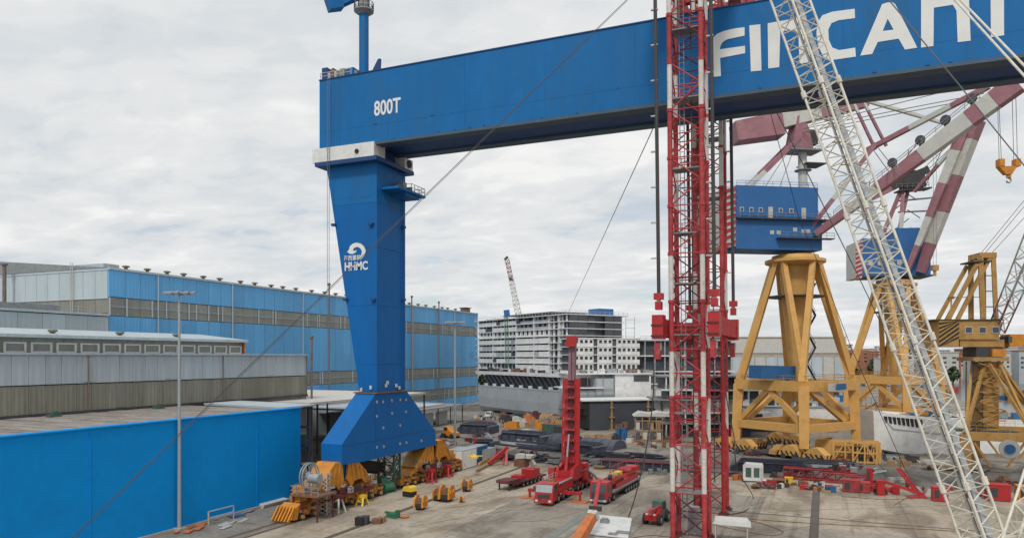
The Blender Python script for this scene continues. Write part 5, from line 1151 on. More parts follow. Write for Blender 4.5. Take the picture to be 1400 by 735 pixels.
part(w3, 'scaffold', m_, 'grey'); part(w3, 'handrail', rail_line(MB(), [(-.5, -.7, top_), (WW+.4, -.7, top_)], 1.0, 1.5, .04), 'hull')
for i in range(26): part(w3, 'deck_gear', MB().cbox(rs2.uniform(0, WW), rs2.uniform(0, 4), top_, rs2.uniform(.4, 1.6), rs2.uniform(.4, 1), rs2.uniform(.3, 1.5)), rs2.choice(['brown', 'shipwhite', 'hull', 'grey', 'timber', 'dark']))
# dark hull wall with timber props
a = G(806, 588); b = G(884, 586)
dw = thing('dark_hull_section', 'dark grey flat hull section on the ground with two timber props against it', 'ship block', tuple(a), math.atan2((b-a).y, (b-a).x))
Ld = (b-a).length; hz = 8.3
part(dw, 'shell', MB().box(0, Ld+3, 0, 12, .1, hz), 'hulldark'); part(dw, 'deck_plate', MB().box(-2.4, Ld+4, -.6, 12.5, hz, hz+.35), 'shipwhite')
for i in range(6): part(dw, 'plate_seam', MB().box(i*3.1+1.2, i*3.1+1.28, -.03, 0, .2, hz), 'shipdark')
for x in (6.3, 17.6): part(dw, 'timber_prop', MB().box(x, x+.55, -.5, -.04, 0, hz-.1).cbox(x+.3, -.4, hz*.42, 1.7, .5, .35).cbox(x+.3, -.4, hz*.75, 1.3, .5, .3).cbox(x+.3, -.5, 0, 1.5, 1, .3), 'timber')
part(dw, 'stepped_end', MB().box(-2.2, -.05, 0, 6, hz-2.2, hz-.05).box(-1.5, -.05, 0, 6, hz-4, hz-2.25).box(-.9, -.05, 0, 6, .5, hz-4.05), 'black')
# scaffolded timber block and dark decks behind the twin mast tower
sc2 = thing('scaffolded_block', 'tan scaffolded ship block under a pale sheet, left of the twin mast tower', 'ship block', tuple(G(868, 603)), TH-.1)
for z in (.2, 2.6, 5.0):
    part(sc2, 'staging', MB().box(0, 6.8, 0, 6, z, z+.25), 'timber')
for x in (0, 1.7, 3.4, 5.1, 6.6):
    part(sc2, 'standard', MB().box(x, x+.2, -.1, .1, 0, 6.2), 'timber')
    if x < 6: part(sc2, 'infill_panel', MB().box(x+.35, x+1.3, .2, .35, .5, 2.3), rs2.choice(['tarp', 'timber', 'shipdark'])); part(sc2, 'infill_panel', MB().box(x+.3, x+1.2, .2, .35, 2.9, 4.8), rs2.choice(['tarp', 'timber', 'shipdark']))
part(sc2, 'sheet_cover', MB().prism([(-.3, -.3, 6.2), (8.6, -.3, 6.2), (8.2, -.3, 6.9), (5.8, -.3, 7.3), (3.9, -.3, 6.8), (1.2, -.3, 7.2)], (0, 7, 0)), 'tarp'); part(sc2, 'base_slab', MB().box(-2, 12, -1.2, 8, -.1, .18), 'brown')
q = thing('stacked_deck_block', 'dark multi deck ship block standing behind the twin mast tower', 'ship block', tuple(G(905, 597)), TH-.06)
for i, (z, hh, x0, x1, m_) in enumerate(((0.02, 3.4, 0, 24, 'navy'), (3.8, 2.4, 2, 27, 'shipdark'), (6.5, 3.0, -1, 20, 'offwhite'), (9.8, 2.3, 1, 26, 'navy'), (12.4, 3.2, 0, 22, 'shipdark'))):
    part(q, 'deck_wall', MB().box(x0+.8, x1-.8, 1.5, 14, z, z+hh), m_)
    part(q, 'deck', MB().box(x0-1.2, x1+1.2, -.5, 15, z+hh+.003, z+hh+.36), 'shipwhite' if i % 2 else 'grey')
    for j in range(8):
        x = x0+1+j*(x1-x0-2)/8; part(q, 'bulkhead', MB().box(x, x+.25, -.3, 1.49, z, z+hh), rs2.choice(['grey', 'shipwhite', 'dark', 'redmast']))
    part(q, 'handrail', rail_line(MB(), [(x0-1, -.45, z+hh+.36), (x1+1, -.45, z+hh+.36)], .9, 1.6, .03), 'grey')
q2 = thing('upper_deck_block', 'grey and black upper deck block left of and behind the twin mast tower', 'ship block', tuple(P(877, 520, 235)), TH)
zz_ = -q2.location.z
for i, (z, hh, m_) in enumerate(((8, 4, 'shipwhite'), (12.6, 3.4, 'shipdark'), (16.6, 4.4, 'navy'), (21.4, 4.6, 'shipdark'))):
    part(q2, 'deck_wall', MB().box(.5, 29, 1, 15, z+zz_, z+hh+zz_), m_); part(q2, 'deck', MB().box(-.6, 30, -.4, 16, z+hh+zz_+.003, z+hh+.4+zz_), 'shipwhite' if i < 3 else 'hull')
    for j in range(9): part(q2, 'bulkhead', MB().box(1+j*3.2, 1.25+j*3.2, -.2, .99, z+zz_, z+hh+zz_), 'hull')
part(q2, 'handrail', rail_line(MB(), [(-.5, -.3, 26.4+zz_), (29.8, -.3, 26.4+zz_)], 1.1, 1.8, .05), 'hull')
wl = thing('white_hull_block', 'white rounded hull block lying under the nearer yellow portal', 'ship block', tuple(G(1000, 590)), TH-.02)
part(wl, 'hull', MB().prism([(0, 0, 1.6), (2, 0, 4.6), (5, 0, 6.6), (30, 0, 6.9), (30, 0, 1.6)], (0, 9, 0)), 'shipwhite'); part(wl, 'deck', MB().box(4, 31, -.4, 9.6, 6.92, 7.2), 'hull')
for i in range(12): part(wl, 'deck_gear', MB().cbox(6+i*2+rs2.random(), rs2.uniform(.5, 6), 7.2, rs2.uniform(.6, 1.8), 1, rs2.uniform(.5, 2.2)), rs2.choice(['shipwhite', 'dark', 'hull', 'bluebox', 'grey']))
part(wl, 'under_dark', MB().box(1, 30, .8, 8, .02, 1.59), 'shipdark')
# white bow with a row of dark windows, right
bw = thing('white_bow_block', 'long white superstructure block with a slanting row of black windows, behind the white boom', 'ship block', tuple(G(1194, 615)), 0)
Zb = 158.0
def bp(px, py, dd=0): return P(px, py, Zb+dd)
outl = [(1194, 561), (1225, 566), (1300, 572), (1420, 574), (1420, 625), (1260, 624), (1215, 618), (1196, 612)]
wpart(bw, 'shell', MB().prism([bp(*p_) for p_ in outl], fwdv*16), 'shipwhite')
wpart(bw, 'knuckle', MB().prism([bp(1207, 571, -.02), bp(1222, 585, -.02), bp(1330, 597, -.02), bp(1330, 598.3, -.02), bp(1221, 586.5, -.02)], -fwdv*.12), 'hull')
for i in range(9):
    t = i/9; x0 = 1209+t*54; y0 = 568.3+t*5; y1 = 577+t*8; xs_ = 2.0 if i else 3.4
    wpart(bw, 'window', MB().prism([bp(x0-1.2, y0, -.03), bp(x0+3.6, y0+.5, -.03), bp(x0+4.6, y1+.8, -.03), bp(x0+.5+xs_*.3, y1, -.03)], -fwdv*.1), 'black')
wpart(bw, 'boot_strip', MB().prism([bp(1196, 612, -.02), bp(1260, 624, -.02), bp(1420, 625, -.02), bp(1420, 627.5, -.02), bp(1258, 626.5, -.02), bp(1196, 614, -.02)], fwdv*15), 'shipdark')
wpart(bw, 'support', MB().box(0, .1, 0, .1, 0, .1), 'dark') if 0 else None
for px in (1210, 1240, 1275, 1310, 1350, 1390): q_ = G(px, 619); wpart(bw, 'keel_block', MB().cbox(q_.x-2, q_.y+5, 0, 1.6, 1.2, 1.1), 'timber')
wpart(bw, 'deck_line', MB().bar(bp(1225, 566.5, 1), bp(1420, 574, 1), .3, .25), 'dark')
for i in range(14): q_ = bp(1235+i*12+rs2.uniform(-3, 3), 566, 4); wpart(bw, 'deck_gear', MB().cbox(q_.x, q_.y, q_.z-1.4, rs2.uniform(.8, 2.6), 2, rs2.uniform(.5, 2.4)), rs2.choice(['offwhite', 'orange', 'dark', 'grey', 'bluebox', 'timber']))
# crane behind the ship
dc = thing('distant_crane', 'distant pink and white luffing crane jib above the cruise ship decks', 'crane', tuple(P(712, 487, 330)))
a_, b_ = P(711, 440, 330), P(693, 354, 330)
for (t0, t1, m_) in ((0, .35, 'jibwhite'), (.35, .66, 'jibwhite'), (.66, 1, 'pink')):
    mb = MB(); c4 = lattice(mb, a_.lerp(b_, t0), a_.lerp(b_, t1), 2.6-t0*1.2, 2.6-t0*1.2, 5, .12, up=fwdv)
    for u_, v_ in c4: mb.bar(u_, v_, .2)
    wpart(dc, 'jib', mb, m_)
wpart(dc, 'jib_head', MB().bar(P(693, 354, 330), P(691, 352, 330), 2.0), 'dark'); wpart(dc, 'sheave', MB().bar(P(697, 382, 330), P(700, 380, 330), 1.4), 'dark')
wpart(dc, 'tower', MB().bar(P(712, 487, 330), P(711, 440, 330), 3.0), 'jibwhite')
gp = thing('green_deck_crane', 'slim green hoist mast with a blue head standing against the cruise ship balconies', 'hoist', tuple(P(692, 500, 262)))
mb = MB(); a_, b_ = P(694, 502, 266), P(692, 434, 266); c4 = lattice(mb, a_, b_, 1.1, 1.1, 14, .06, up=fwdv)
for u_, v_ in c4: mb.bar(u_, v_, .16)
wpart(gp, 'mast', mb, 'green'); wpart(gp, 'head', MB().bar(P(689, 429, 266), P(697, 428, 266), 2.2, 2.6).bar(P(694, 424, 266), P(694, 428, 266), 1), 'craneblue')

# ================================================================== VEHICLES AND LOOSE THINGS IN THE YARD
rs0 = random.Random(2)
def wheel(T, x, y, r, wd=.35, axis='x'):
    s_ = 1 if x > 0 else -1
    o = part(T, 'wheel', MB().lathe((x-s_*wd/2 if axis == 'x' else x, y, r), [(r*.55, -wd/2), (r*.95, -wd/2), (r, -wd/4), (r, wd/4), (r*.95, wd/2), (r*.55, wd/2)], 14, 'x'), 'black')
    part(o, 'rim', MB().lathe((x-s_*wd/2+s_*(wd/2+.01), y, r), [(r*.12, s_*.04), (r*.3, s_*.02), (r*.52, 0), (r*.5, -s_*.02)], 10, 'x'), 'grey'); return o
YAWV = 0.0
# --- nine axle mobile crane; its own frame: y = backwards (away), x = right
q = (G(731, 690)+G(757, 691))/2
mc = thing('mobile_crane', 'red mobile crane on a long carrier, its telescopic boom raised nearly upright', 'mobile crane', (q.x, q.y, 0.012), YAWV)
part(mc, 'chassis', MB().box(-1.3, 1.3, .4, 19.5, .75, 1.5), 'red')
part(mc, 'cab', MB().prism([(-1.38, 0, .55), (-1.38, -.25, 1.0), (-1.38, -.1, 1.9), (-1.38, .25, 3.0), (-1.38, 2.3, 3.05), (-1.38, 2.4, .7)], (2.76, 0, 0)), 'red')
part(mc, 'windscreen', MB().prism([(-1.2, -.13, 1.85), (-1.2, .2, 2.85), (-1.2, .16, 2.87), (-1.2, -.17, 1.87)], (2.4, 0, 0)), 'galv')
part(mc, 'side_window', MB().box(1.38, 1.4, .45, 1.6, 1.9, 2.75), 'glass'); part(mc, 'bumper', MB().box(-1.4, 1.4, -.45, .0, .4, .98), 'redmast'); part(mc, 'grille', MB().box(-.9, .9, -.3, -.22, 1.1, 1.6), 'dark')
for s_ in (-1, 1): part(mc, 'headlight', MB().box(s_*1.0-.2, s_*1.0+.2, -.49, -.44, .6, .85), 'white'); part(mc, 'mirror', MB().box(s_*1.5-.12, s_*1.5+.12, -.1, .05, 1.9, 2.6), 'dark')
part(mc, 'spare_gear', MB().cbox(-.2, 3.2, 2.2, 1.4, 1.2, .9).cbox(.6, 4.4, 1.9, .9, 1.0, .6), 'brown')
part(mc, 'deck_cover', MB().prism([(-1.35, 2.6, 1.5), (-1.35, 3.6, 2.5), (-1.35, 8.6, 2.6), (-1.35, 9.0, 1.5)], (2.7, 0, 0)), 'red')
part(mc, 'walkway', MB().box(1.0, 1.38, 2.6, 9, 2.62, 2.75), 'galv')
for i in range(8):
    y = 2.3+i*2.15+(.5 if i > 3 else 0)
    for s_ in (-1, 1): wheel(mc, s_*1.38, y, .72, .5)
part(mc, 'turntable', MB().lathe((0, 11.0, 1.5), [(1.3, 0), (1.3, .5), (1.1, .6)], 20), 'dark')
sup = part(mc, 'superstructure', MB().box(-1.5, 1.5, 8.9, 13.6, 2.15, 3.6).prism([(-1.45, 8.6, 2.4), (-1.45, 8.9, 3.9), (-1.45, 12.6, 4.8), (-1.45, 13.8, 3.6), (-1.45, 13.8, 2.4)], (.5, 0, 0)).prism([(.95, 8.6, 2.4), (.95, 8.9, 3.9), (.95, 12.6, 4.8), (.95, 13.8, 3.6), (.95, 13.8, 2.4)], (.5, 0, 0)), 'red')
part(sup, 'counterweight', MB().box(-2.3, 1.9, 13.7, 15.2, 1.9, 3.7).box(-2.2, 1.8, 13.5, 15.3, 3.75, 4.2), 'red'); part(sup, 'operator_cab', MB().box(-2.6, -1.6, 8.6, 10.4, 2.3, 4.0), 'redmast'); part(sup, 'winch', MB().tube((-1.2, 13, 4.4), (1.2, 13, 4.4), .6, n=12), 'dark')
by = 11.4
bo = part(mc, 'boom_base', MB().bar((-.75, by, 3.4), (-.55, by+.2, 17.6), .3, 1.3).bar((.85, by, 3.4), (.95, by+.2, 17.6), .3, 1.3).bar((.05, by+.6, 3.4), (.2, by+.8, 17.6), 1.4, .3), 'red')
m_ = MB()
for i in range(8): z_ = 4.6+i*1.65; part(bo, 'cross_tie', MB().box(-.7, .9, by-.75, by-.45, z_, z_+.35), 'redmast')
part(mc, 'boom_section', MB().bar((.15, by+.1, 6), (.2, by+.3, 17.4), .8, .9), 'navy' if 0 else 'maroon'); part(mc, 'boom_section', MB().bar((.25, by+.2, 17.3), (.35, by+.35, 23.2), .95, 1.0), mat('faded_mauve', (.28, .15, .18), .6))
part(mc, 'boom_head', MB().box(-.4, 1.05, by-.5, by+.9, 23.2, 24.2).box(-.5, 1.15, by-.9, by-.3, 22.5, 23.4), 'red'); part(mc, 'derrick_cylinder', MB().tube((-.1, by-2.0, 2.6), (.1, by-.75, 9.0), .16, n=10), 'galv'); part(mc, 'derrick_cylinder_body', MB().tube((-.1, by-2.0, 2.6), (.0, by-1.4, 5.6), .26, n=10), 'redmast')
for s_ in (-1, 1): part(mc, 'guy_frame', MB().bar((s_*.6+.1, by+.6, 9), (s_*1.3+.1, by+1.6, 3.6), .18), 'redmast')
m_ = MB(); part(mc, 'hoist_rope', MB().tube((.5, by-.8, 22.8), (.5, by-.9, 4.0), .05, n=4), 'rope')
for y in (4.3, 14.9):
    for s_ in (-1, 1):
        part(mc, 'outrigger', MB().box(s_*1.3, s_*4.1, y-.25, y+.25, 1.0, 1.45).box(s_*3.9-.14, s_*3.9+.14, y-.14, y+.14, .2, 1.3), 'red'); part(mc, 'outrigger_pad', MB().cbox(s_*3.9, y, 0, 2.4, 1.9, .18), 'orange2')
part(mc, 'hose_arch', MB().path([(1.3, 12.2, 3.0), (2.4, 12.4, 3.4), (3.6, 12.0, 2.8), (4.6, 11.6, 2.0)], .16), 'dark')
for i in range(14): part(mc, 'deck_gear', MB().cbox(rs0.uniform(-1.1, 1.1), rs0.uniform(3, 18.5), 1.5, rs0.uniform(.2, .7), rs0.uniform(.3, 1.1), rs0.uniform(.3, 1.3)), ('dark', 'grey', 'redmast', 'black', 'offwhite')[i % 5])
for s_ in (-1, 1):
    part(mc, 'white_stripe', MB().box(s_*1.301, s_*1.31, 3, 9, 1.15, 1.25), 'white'); part(mc, 'toolbox', MB().box(s_*1.0, s_*1.36, 9.2, 10.6, .7, 1.3), 'dark')
part(mc, 'handrail', rail_line(MB(), [(-1.3, 2.6, 2.6), (-1.3, 8.4, 2.6)], .8, 1.2, .025), 'offwhite'); part(mc, 'roof_beacon', MB().cbox(.9, 1.2, 3.05, .25, .25, .2), 'orange'); part(mc, 'door_handle', MB().box(1.401, 1.42, .5, .7, 1.5, 1.56), 'dark')
part(mc, 'hydraulic_hose', MB().path([(-.6, 9, 3.6), (-.9, 8.2, 4.6), (-.5, 10.2, 5.6), (-.4, 10.8, 7.5)], .06), 'black')
for i in range(5): part(mc, 'boom_marking', MB().box(-.97, -.95, by-.3, by+.3, 5+i*2, 5.6+i*2), 'white')
# --- truck carrying red boom parts
q = G(818, 689); tk = thing('heavy_truck', 'red heavy truck with a flat trailer of crane parts, right of the mobile crane', 'truck', (q.x, q.y, .012), -.04)
part(tk, 'chassis', MB().box(-1.1, 1.1, .4, 17, .8, 1.2), 'dark')
part(tk, 'cab', MB().prism([(-1.25, 0, .6), (-1.25, -.05, 1.6), (-1.25, .2, 3.1), (-1.25, 2.1, 3.15), (-1.25, 2.1, .7)], (2.5, 0, 0)), 'red'); part(tk, 'windscreen', MB().prism([(-1.12, -.09, 1.75), (-1.12, .13, 2.8), (-1.12, .08, 2.82), (-1.12, -.13, 1.77)], (2.24, 0, 0)), 'glass'); part(tk, 'side_window', MB().box(1.25, 1.27, .5, 1.5, 1.8, 2.7), 'glass')
part(tk, 'grille', MB().box(-.95, .95, -.14, -.02, .75, 1.6), 'dark'); part(tk, 'bumper', MB().box(-1.28, 1.28, -.25, .1, .4, .72), 'grey')
for s_ in (-1, 1): part(tk, 'headlight', MB().box(s_*1.0-.18, s_*1.0+.18, -.28, -.24, .5, .68), 'white')
part(tk, 'flatbed', MB().box(-1.35, 1.35, 2.6, 17.5, 1.25, 1.5), 'grey'); part(tk, 'cab_gear', MB().box(-1.2, 1.2, 2.2, 2.9, 1.3, 2.9), 'dark')
for y in (1.2, 3.4, 9.5, 10.9, 12.3, 13.7, 15.1, 16.5):
    for s_ in (-1, 1): wheel(tk, s_*1.3, y, .52, .35)
ld = thing('boom_load', 'bright red crane boom parts loaded on the flat trailer beside the mobile crane', 'crane part', (q.x, q.y, 1.51), -.04)
part(ld, 'spar', MB().box(-1.2, -.4, 4, 15.5, .02, .6), 'red'); part(ld, 'spar', MB().box(.3, 1.15, 5, 16.5, .02, .75), 'red'); part(ld, 'end_block', MB().box(-.6, 1.2, 14.6, 17.2, 1.15, 1.9), 'red'); part(ld, 'drum', MB().tube((-.9, 13.4, 1.5), (1.0, 13.4, 1.5), .5, n=12), 'redmast'); part(ld, 'pulley', MB().tube((-.2, 5.4, 1.6), (.2, 5.4, 1.6), .4, n=12), 'dark')
for i in range(7): part(ld, 'lacing', MB().bar((-1.1, 8+i, .95), (1.1, 8.9+i, 1.25), .12), 'redmast')
for i in range(6): part(ld, 'small_gear', MB().cbox(rs0.uniform(-.9, .9), rs0.uniform(6, 16), 1.1, rs0.uniform(.2, .5), rs0.uniform(.3, .8), rs0.uniform(.2, .6)), ('dark', 'grey', 'orange2', 'offwhite')[i % 4]); part(ld, 'frame', MB().prism([(-1.1, 4, .8), (-1.1, 9, .8), (-1.1, 8.4, 1.3), (-1.1, 4.4, 1.2)], (2.2, 0, 0)), 'red')
part(ld, 'pin_block', MB().cbox(-.4, 10.6, .95, .9, 2.0, .7), 'brightyel'); part(ld, 'handrail', rail_line(MB(), [(-1.15, 9, .92), (-1.15, 16, .92), (1.1, 16.4, 1.2)], 1.5, 1.6, .04), 'redmast')
# --- low loader
q = G(693, 669); ll = thing('low_loader', 'maroon low loader trailer carrying red boxes, left of the mobile crane', 'trailer', (q.x, q.y, .012), -.12)
part(ll, 'deck', MB().box(-1.35, 1.35, 0, 11.0, .85, 1.1), 'maroon'); part(ll, 'gooseneck', MB().prism([(-1.2, -1.4, 1.2), (-1.2, 0, 1.1), (-1.2, 2.6, 1.12), (-1.2, 2.0, 1.6), (-1.2, -1.2, 1.65)], (2.4, 0, 0)), 'maroon')
for i in range(6):
    for s_ in (-1, 1): wheel(ll, s_*1.28, 3.2+i*1.3, .42, .3)
part(ll, 'support_leg', MB().box(-1, -.8, -.9, -.7, 0, 1.2).box(.8, 1, -.9, -.7, 0, 1.2), 'dark')
for x, y, w_, l_, h_ in ((0, 3.6, 1.8, 1.6, .7), (.1, 7.6, 2.1, 2.6, 1.3)): single('red_crate', MB().cbox(0, 0, 0, w_, l_, h_).cbox(0, 0, h_+.002, w_*.9, .2, .1), 'red', 'small low red box near the front of the low loader deck' if y < 4 else 'larger red box near the rear of the low loader deck', 'box', (q.x+x+y*.12, q.y+y, 1.12), -.12)
single('signal_pole', MB().tube((0, 0, 0), (0, 0, 4.6), .06, n=6).cbox(0, 0, 0, .5, .5, .1), 'dark', 'thin dark upright pole just beyond the low loader trailer', 'pole', tuple(G(718, 652)))
# --- telehandler
q = G(897, 714); th_ = thing('telehandler', 'small red telehandler with big black tyres and a dark cab, left of the twin masts', 'telehandler', (q.x, q.y, .012), -.15)
part(th_, 'body', MB().prism([(-.75, -1.9, .6), (-.75, -2.0, 1.3), (-.75, -.6, 1.75), (-.75, .3, 1.8), (-.75, .4, .6)], (1.5, 0, 0)), 'red'); part(th_, 'rear_body', MB().box(-.8, .8, .4, 2.2, .6, 1.5), 'greensteel')
cb = part(th_, 'cab', MB().prism([(-.7, .3, 1.5), (-.7, .5, 2.6), (-.7, 1.9, 2.6), (-.7, 2.1, 1.5)], (1.3, 0, 0)), 'greensteel'); part(cb, 'cab_window', MB().box(.61, .63, .6, 1.9, 1.6, 2.45).box(-.72, -.71, .6, 1.9, 1.6, 2.45), 'glass')
part(th_, 'arm', MB().bar((.3, 1.8, 2.0), (.3, -2.6, 1.9), .35, .4), 'redmast'); part(th_, 'lamp', MB().cbox(-.5, -1.9, 1.3, .25, .2, .2).cbox(.5, -1.9, 1.3, .25, .2, .2), 'white')
for y in (-1.2, 1.5):
    for s_ in (-1, 1): wheel(th_, s_*1.15, y, .68, .5)
# --- white flat roofed cabin at the bottom
cn = [G(813, 704, 2.7), G(863, 709, 2.7), G(858, 735, 2.7), G(799, 729, 2.7)]
wc = thing('white_cabin', 'white flat topped cabin container at the bottom centre beside the orange pipe', 'cabin', (cn[3].x, cn[3].y, 0))
bt = [Vector((p.x, p.y, .15)) for p in cn]
wpart(wc, 'body', MB().add(bt+[Vector((p.x, p.y, 2.6)) for p in cn], [(0,1,2,3),(7,6,5,4),(0,4,5,1),(1,5,6,2),(2,6,7,3),(3,7,4,0)]), 'offwhite'); cc = sum(cn, Vector())/4
wpart(wc, 'roof', MB().prism([cc+(p-cc)*1.03 for p in cn], (0, 0, .12)), 'white')
wpart(wc, 'base_frame', MB().prism([Vector(((cc+(p-cc)*1.01).x, (cc+(p-cc)*1.01).y, 0.014)) for p in cn], (0, 0, .13)), 'black')
q = G(827, 714, 2.8); wpart(wc, 'roof_vent', MB().cbox(q.x, q.y, 2.83, .9, .7, .35).cbox(q.x, q.y, 3.19, .6, .5, .12), 'grey'); q = G(852, 728, 2.8); wpart(wc, 'roof_grille', MB().cbox(q.x, q.y, 2.83, 1.4, .9, .12), 'grey'); q = G(838, 730, 2.8); wpart(wc, 'roof_grille', MB().cbox(q.x, q.y, 2.83, .9, .7, .1), 'grey')
q = G(1000, 742); wp_ = thing('white_canopy', 'white rounded canopy roof on slim posts at the bottom edge, right of the masts', 'canopy', (q.x, q.y, 0), .1)
part(wp_, 'roof', MB().prism([(-2.0, -1.2, 2.3), (-1.8, -1.2, 2.7), (1.7, -1.2, 2.7), (2.1, -1.2, 2.2), (1.8, -1.2, 2.2)], (0, 2.6, 0)), 'white')
for x in (-1.7, 1.7):
    for y in (-1.0, 1.2): part(wp_, 'post', MB().bar((x, y, 0), (x, y, 2.3), .1), 'offwhite')
# --- orange telescopic arm reaching up beside the cabin
al = thing('telescopic_arm', 'orange red telescopic arm of a machine below the frame, beside the white cabin', 'boom lift', tuple(G(770, 775)))
a_, b_, c_ = P(768, 775, 70), P(811, 704, 75), P(820, 655, 80)
wpart(al, 'outer_arm', MB().bar(a_, b_, 1.1, 1.1, .85, .85), 'orange2'); wpart(al, 'cable_tray', MB().bar(a_-Vector((.62, .2, 0)), b_-Vector((.5, .15, 0)), .12, .25), 'dark'); wpart(al, 'arm_collar', MB().bar(b_-(b_-a_)*.03, b_+(b_-a_)*.04, 1.0, 1.0), 'offwhite')
wpart(al, 'inner_arm', MB().bar(b_, c_, .38, .38), 'redmast'); wpart(al, 'head_plate', MB().bar(P(806, 694, 75.5), P(822, 695, 76), .3, .5), 'dark')
# --- pale compressor cabin beyond
q = G(1016, 658); cb = thing('site_cabin', 'white boxy site cabin with two dark windows standing right of the masts', 'cabin', (q.x, q.y, .012), .12)
part(cb, 'body', MB().prism([(0, 0, .2), (3.2, 0, .2), (3.2, 0, 2.9), (.5, 0, 3.0), (0, 0, 2.4)], (0, 2.6, 0)), 'white')
for x in (.4, 1.7): part(cb, 'window', MB().box(x, x+.9, -.03, -.003, .8, 2.4), 'greensteel')
part(cb, 'skid', MB().box(-.2, 3.4, -.1, 2.7, 0, .19), 'dark'); part(cb, 'side_door', MB().box(2.75, 3.1, -.03, -.003, .4, 2.4), 'offwhite')
# --- loose orange bogie units on the ground
def bogie_unit(px, py, s_, rz, lab):
    q = G(px, py); t = thing('loose_bogie', lab, 'crane bogie', (q.x, q.y, .012), rz, 'loose bogie units on the apron')
    for x in (-.75, .75): part(t, 'side_plate', MB().prism([(x*s_-.12, -1.1*s_, .5*s_), (x*s_-.12, -1.0*s_, 1.9*s_), (x*s_-.12, -.4*s_, 2.5*s_), (x*s_-.12, .6*s_, 2.5*s_), (x*s_-.12, 1.1*s_, 1.7*s_), (x*s_-.12, 1.1*s_, .4*s_)], (.24, 0, 0)), 'orange')
    part(t, 'block', MB().box(-.62*s_, .62*s_, -.7*s_, .1*s_, 1.1*s_, 2.1*s_), 'brown'); 
    for y in (-.55, .55): part(t, 'hub', MB().tube((.87*s_, y*s_, 1.5*s_), (1.05*s_, y*s_, 1.5*s_), .38*s_, n=12), 'orange')
    part(t, 'wheel', MB().tube((-.5*s_, -.5*s_, .55*s_), (.5*s_, -.5*s_, .55*s_), .54*s_, n=14), 'black'); part(t, 'wheel', MB().tube((-.5*s_, .6*s_, .55*s_), (.5*s_, .6*s_, .55*s_), .54*s_, n=14), 'black')
bogie_unit(575, 696, .78, .1, 'single orange bogie unit nearest the camera, left of the larger pair'); bogie_unit(611, 685, .95, .05, 'tall orange bogie unit in the middle of the loose group'); bogie_unit(600, 684, .72, -.2, 'orange bogie unit on a black wheel beside the tall one')
bogie_unit(638, 671, .75, .1, 'orange bogie unit farthest right and away, alone by the rail'); bogie_unit(631, 686, .38, .4, 'tiny orange bracket unit lying alone on the apron')
q = G(560, 678); t = thing('yellow_hood', 'bright yellow hood standing on a black base near the far bogies', 'machine', (q.x, q.y, .012), -.2)
part(t, 'base', MB().cbox(0, 0, 0, 1.7, 1.3, .8), 'black'); part(t, 'hood', MB().prism([(-.9, -.7, .82), (.9, -.7, .82), (.8, -.7, 1.4), (.3, -.7, 1.65), (-.6, -.7, 1.5)], (0, 1.4, 0)), 'brightyel')
for px, py, m_, lab, w_, h_ in ((492, 717, 'black', 'left one of two black bins by the second rail', 1.0, .9), (499, 716, 'dark', 'right one of two black bins by the second rail', .9, .95), (516, 715, 'brown', 'brown wooden box right of the black bins', 1.1, .55), (522, 713, 'timber', 'pale wooden box at the right of the brown box', .8, .6)):
    q = G(px, py); single('bin', MB().cbox(0, 0, 0, w_, 1.0, h_).cbox(0, 0, h_+.002, w_*1.06, 1.06, .08), m_, lab, 'bin', (q.x, q.y, .014), .3)
q = G(538, 707); single('green_machine', MB().cbox(0, 0, 0, 1.6, .9, .6).cbox(.6, .2, .61, .5, .5, .4).bar((-1.6, 0, .5), (-.5, 0, .5), .3), 'green', 'small green pump lying on the second rail', 'pump', (q.x, q.y, .014), -.3)
q = G(553, 707); single('white_hose_coil', MB().lathe((0, 0, .1), [(.5, 0), (.62, .05), (.5, .12), (.38, .05)], 14), 'orange2', 'pale orange hose coil right of the green pump', 'hose coil', (q.x, q.y, .014))
# --- containers behind the far bogies
def container(px, py, w_, l_, h_, m_, lab, rz=0.0, group='containers by the floodlight post', doorm='offwhite', roof='galv'):
    q = G(px, py); t = thing('container', lab, 'container', (q.x, q.y, .01), rz, group)
    part(t, 'body', MB().box(.04, w_-.04, .04, l_, .12, h_-.06), m_); part(t, 'roof', MB().box(0, w_, 0, l_+.05, h_-.055, h_), roof)
    for x in (0, w_-.16): part(t, 'corner_post', MB().box(x, x+.16, -.02, .14, 0, h_-.06), m_ if m_ != 'white' else 'hallgrey')
    n = int(w_/.35)
    for i in range(1, n): part(t, 'rib', MB().box(i*w_/n-.05, i*w_/n+.05, -.02, .039, .2, h_-.2), m_)
    n = int(l_/.6)
    for i in range(1, n): part(t, 'rib', MB().box(w_-.038, w_+.02, i*l_/n-.08, i*l_/n+.08, .2, h_-.2), m_)
    return t
t = container(609, 641, 3.6, 6.0, 3.6, 'white', 'white container with a pale roof right of the far orange bogies'); part(t, 'window', MB().box(.9, 1.7, -.05, -.021, 1.6, 2.5), 'bluebox'); 
container(634, 633, 2.4, 6, 3.2, 'bluebox', 'blue grey container beside the white one, with yellow gear on top'); container(648, 630, 2.6, 5, 2.4, 'offwhite', 'low off white container right of the blue grey one')
q = G(641, 628, 3.3); single('yellow_gear', MB().lathe((0, 0, 0), [(.3, 0), (.8, .1), (.75, .4), (.3, .6), (.2, .8)], 10).bar((-1.4, 0, .4), (1.5, .4, .5), .2), 'brightyel', 'round yellow gear lying on top of the blue grey container', 'machine part', (q.x, q.y+2, 3.24))
# yellow beams by the rail
for a, b, lab, m_ in (((652, 643), (684, 626), 'long tan beam lying along the crane rail right of the containers', 'timber'), ((655, 634), (679, 621), 'second tan beam behind the long one along the rail', 'ochre')):
    a = G(*a, .3); b = G(*b, .3); single('steel_beam', MB().bar(a, b, .5, .5), m_, lab, 'beam', tuple(a), world=True)
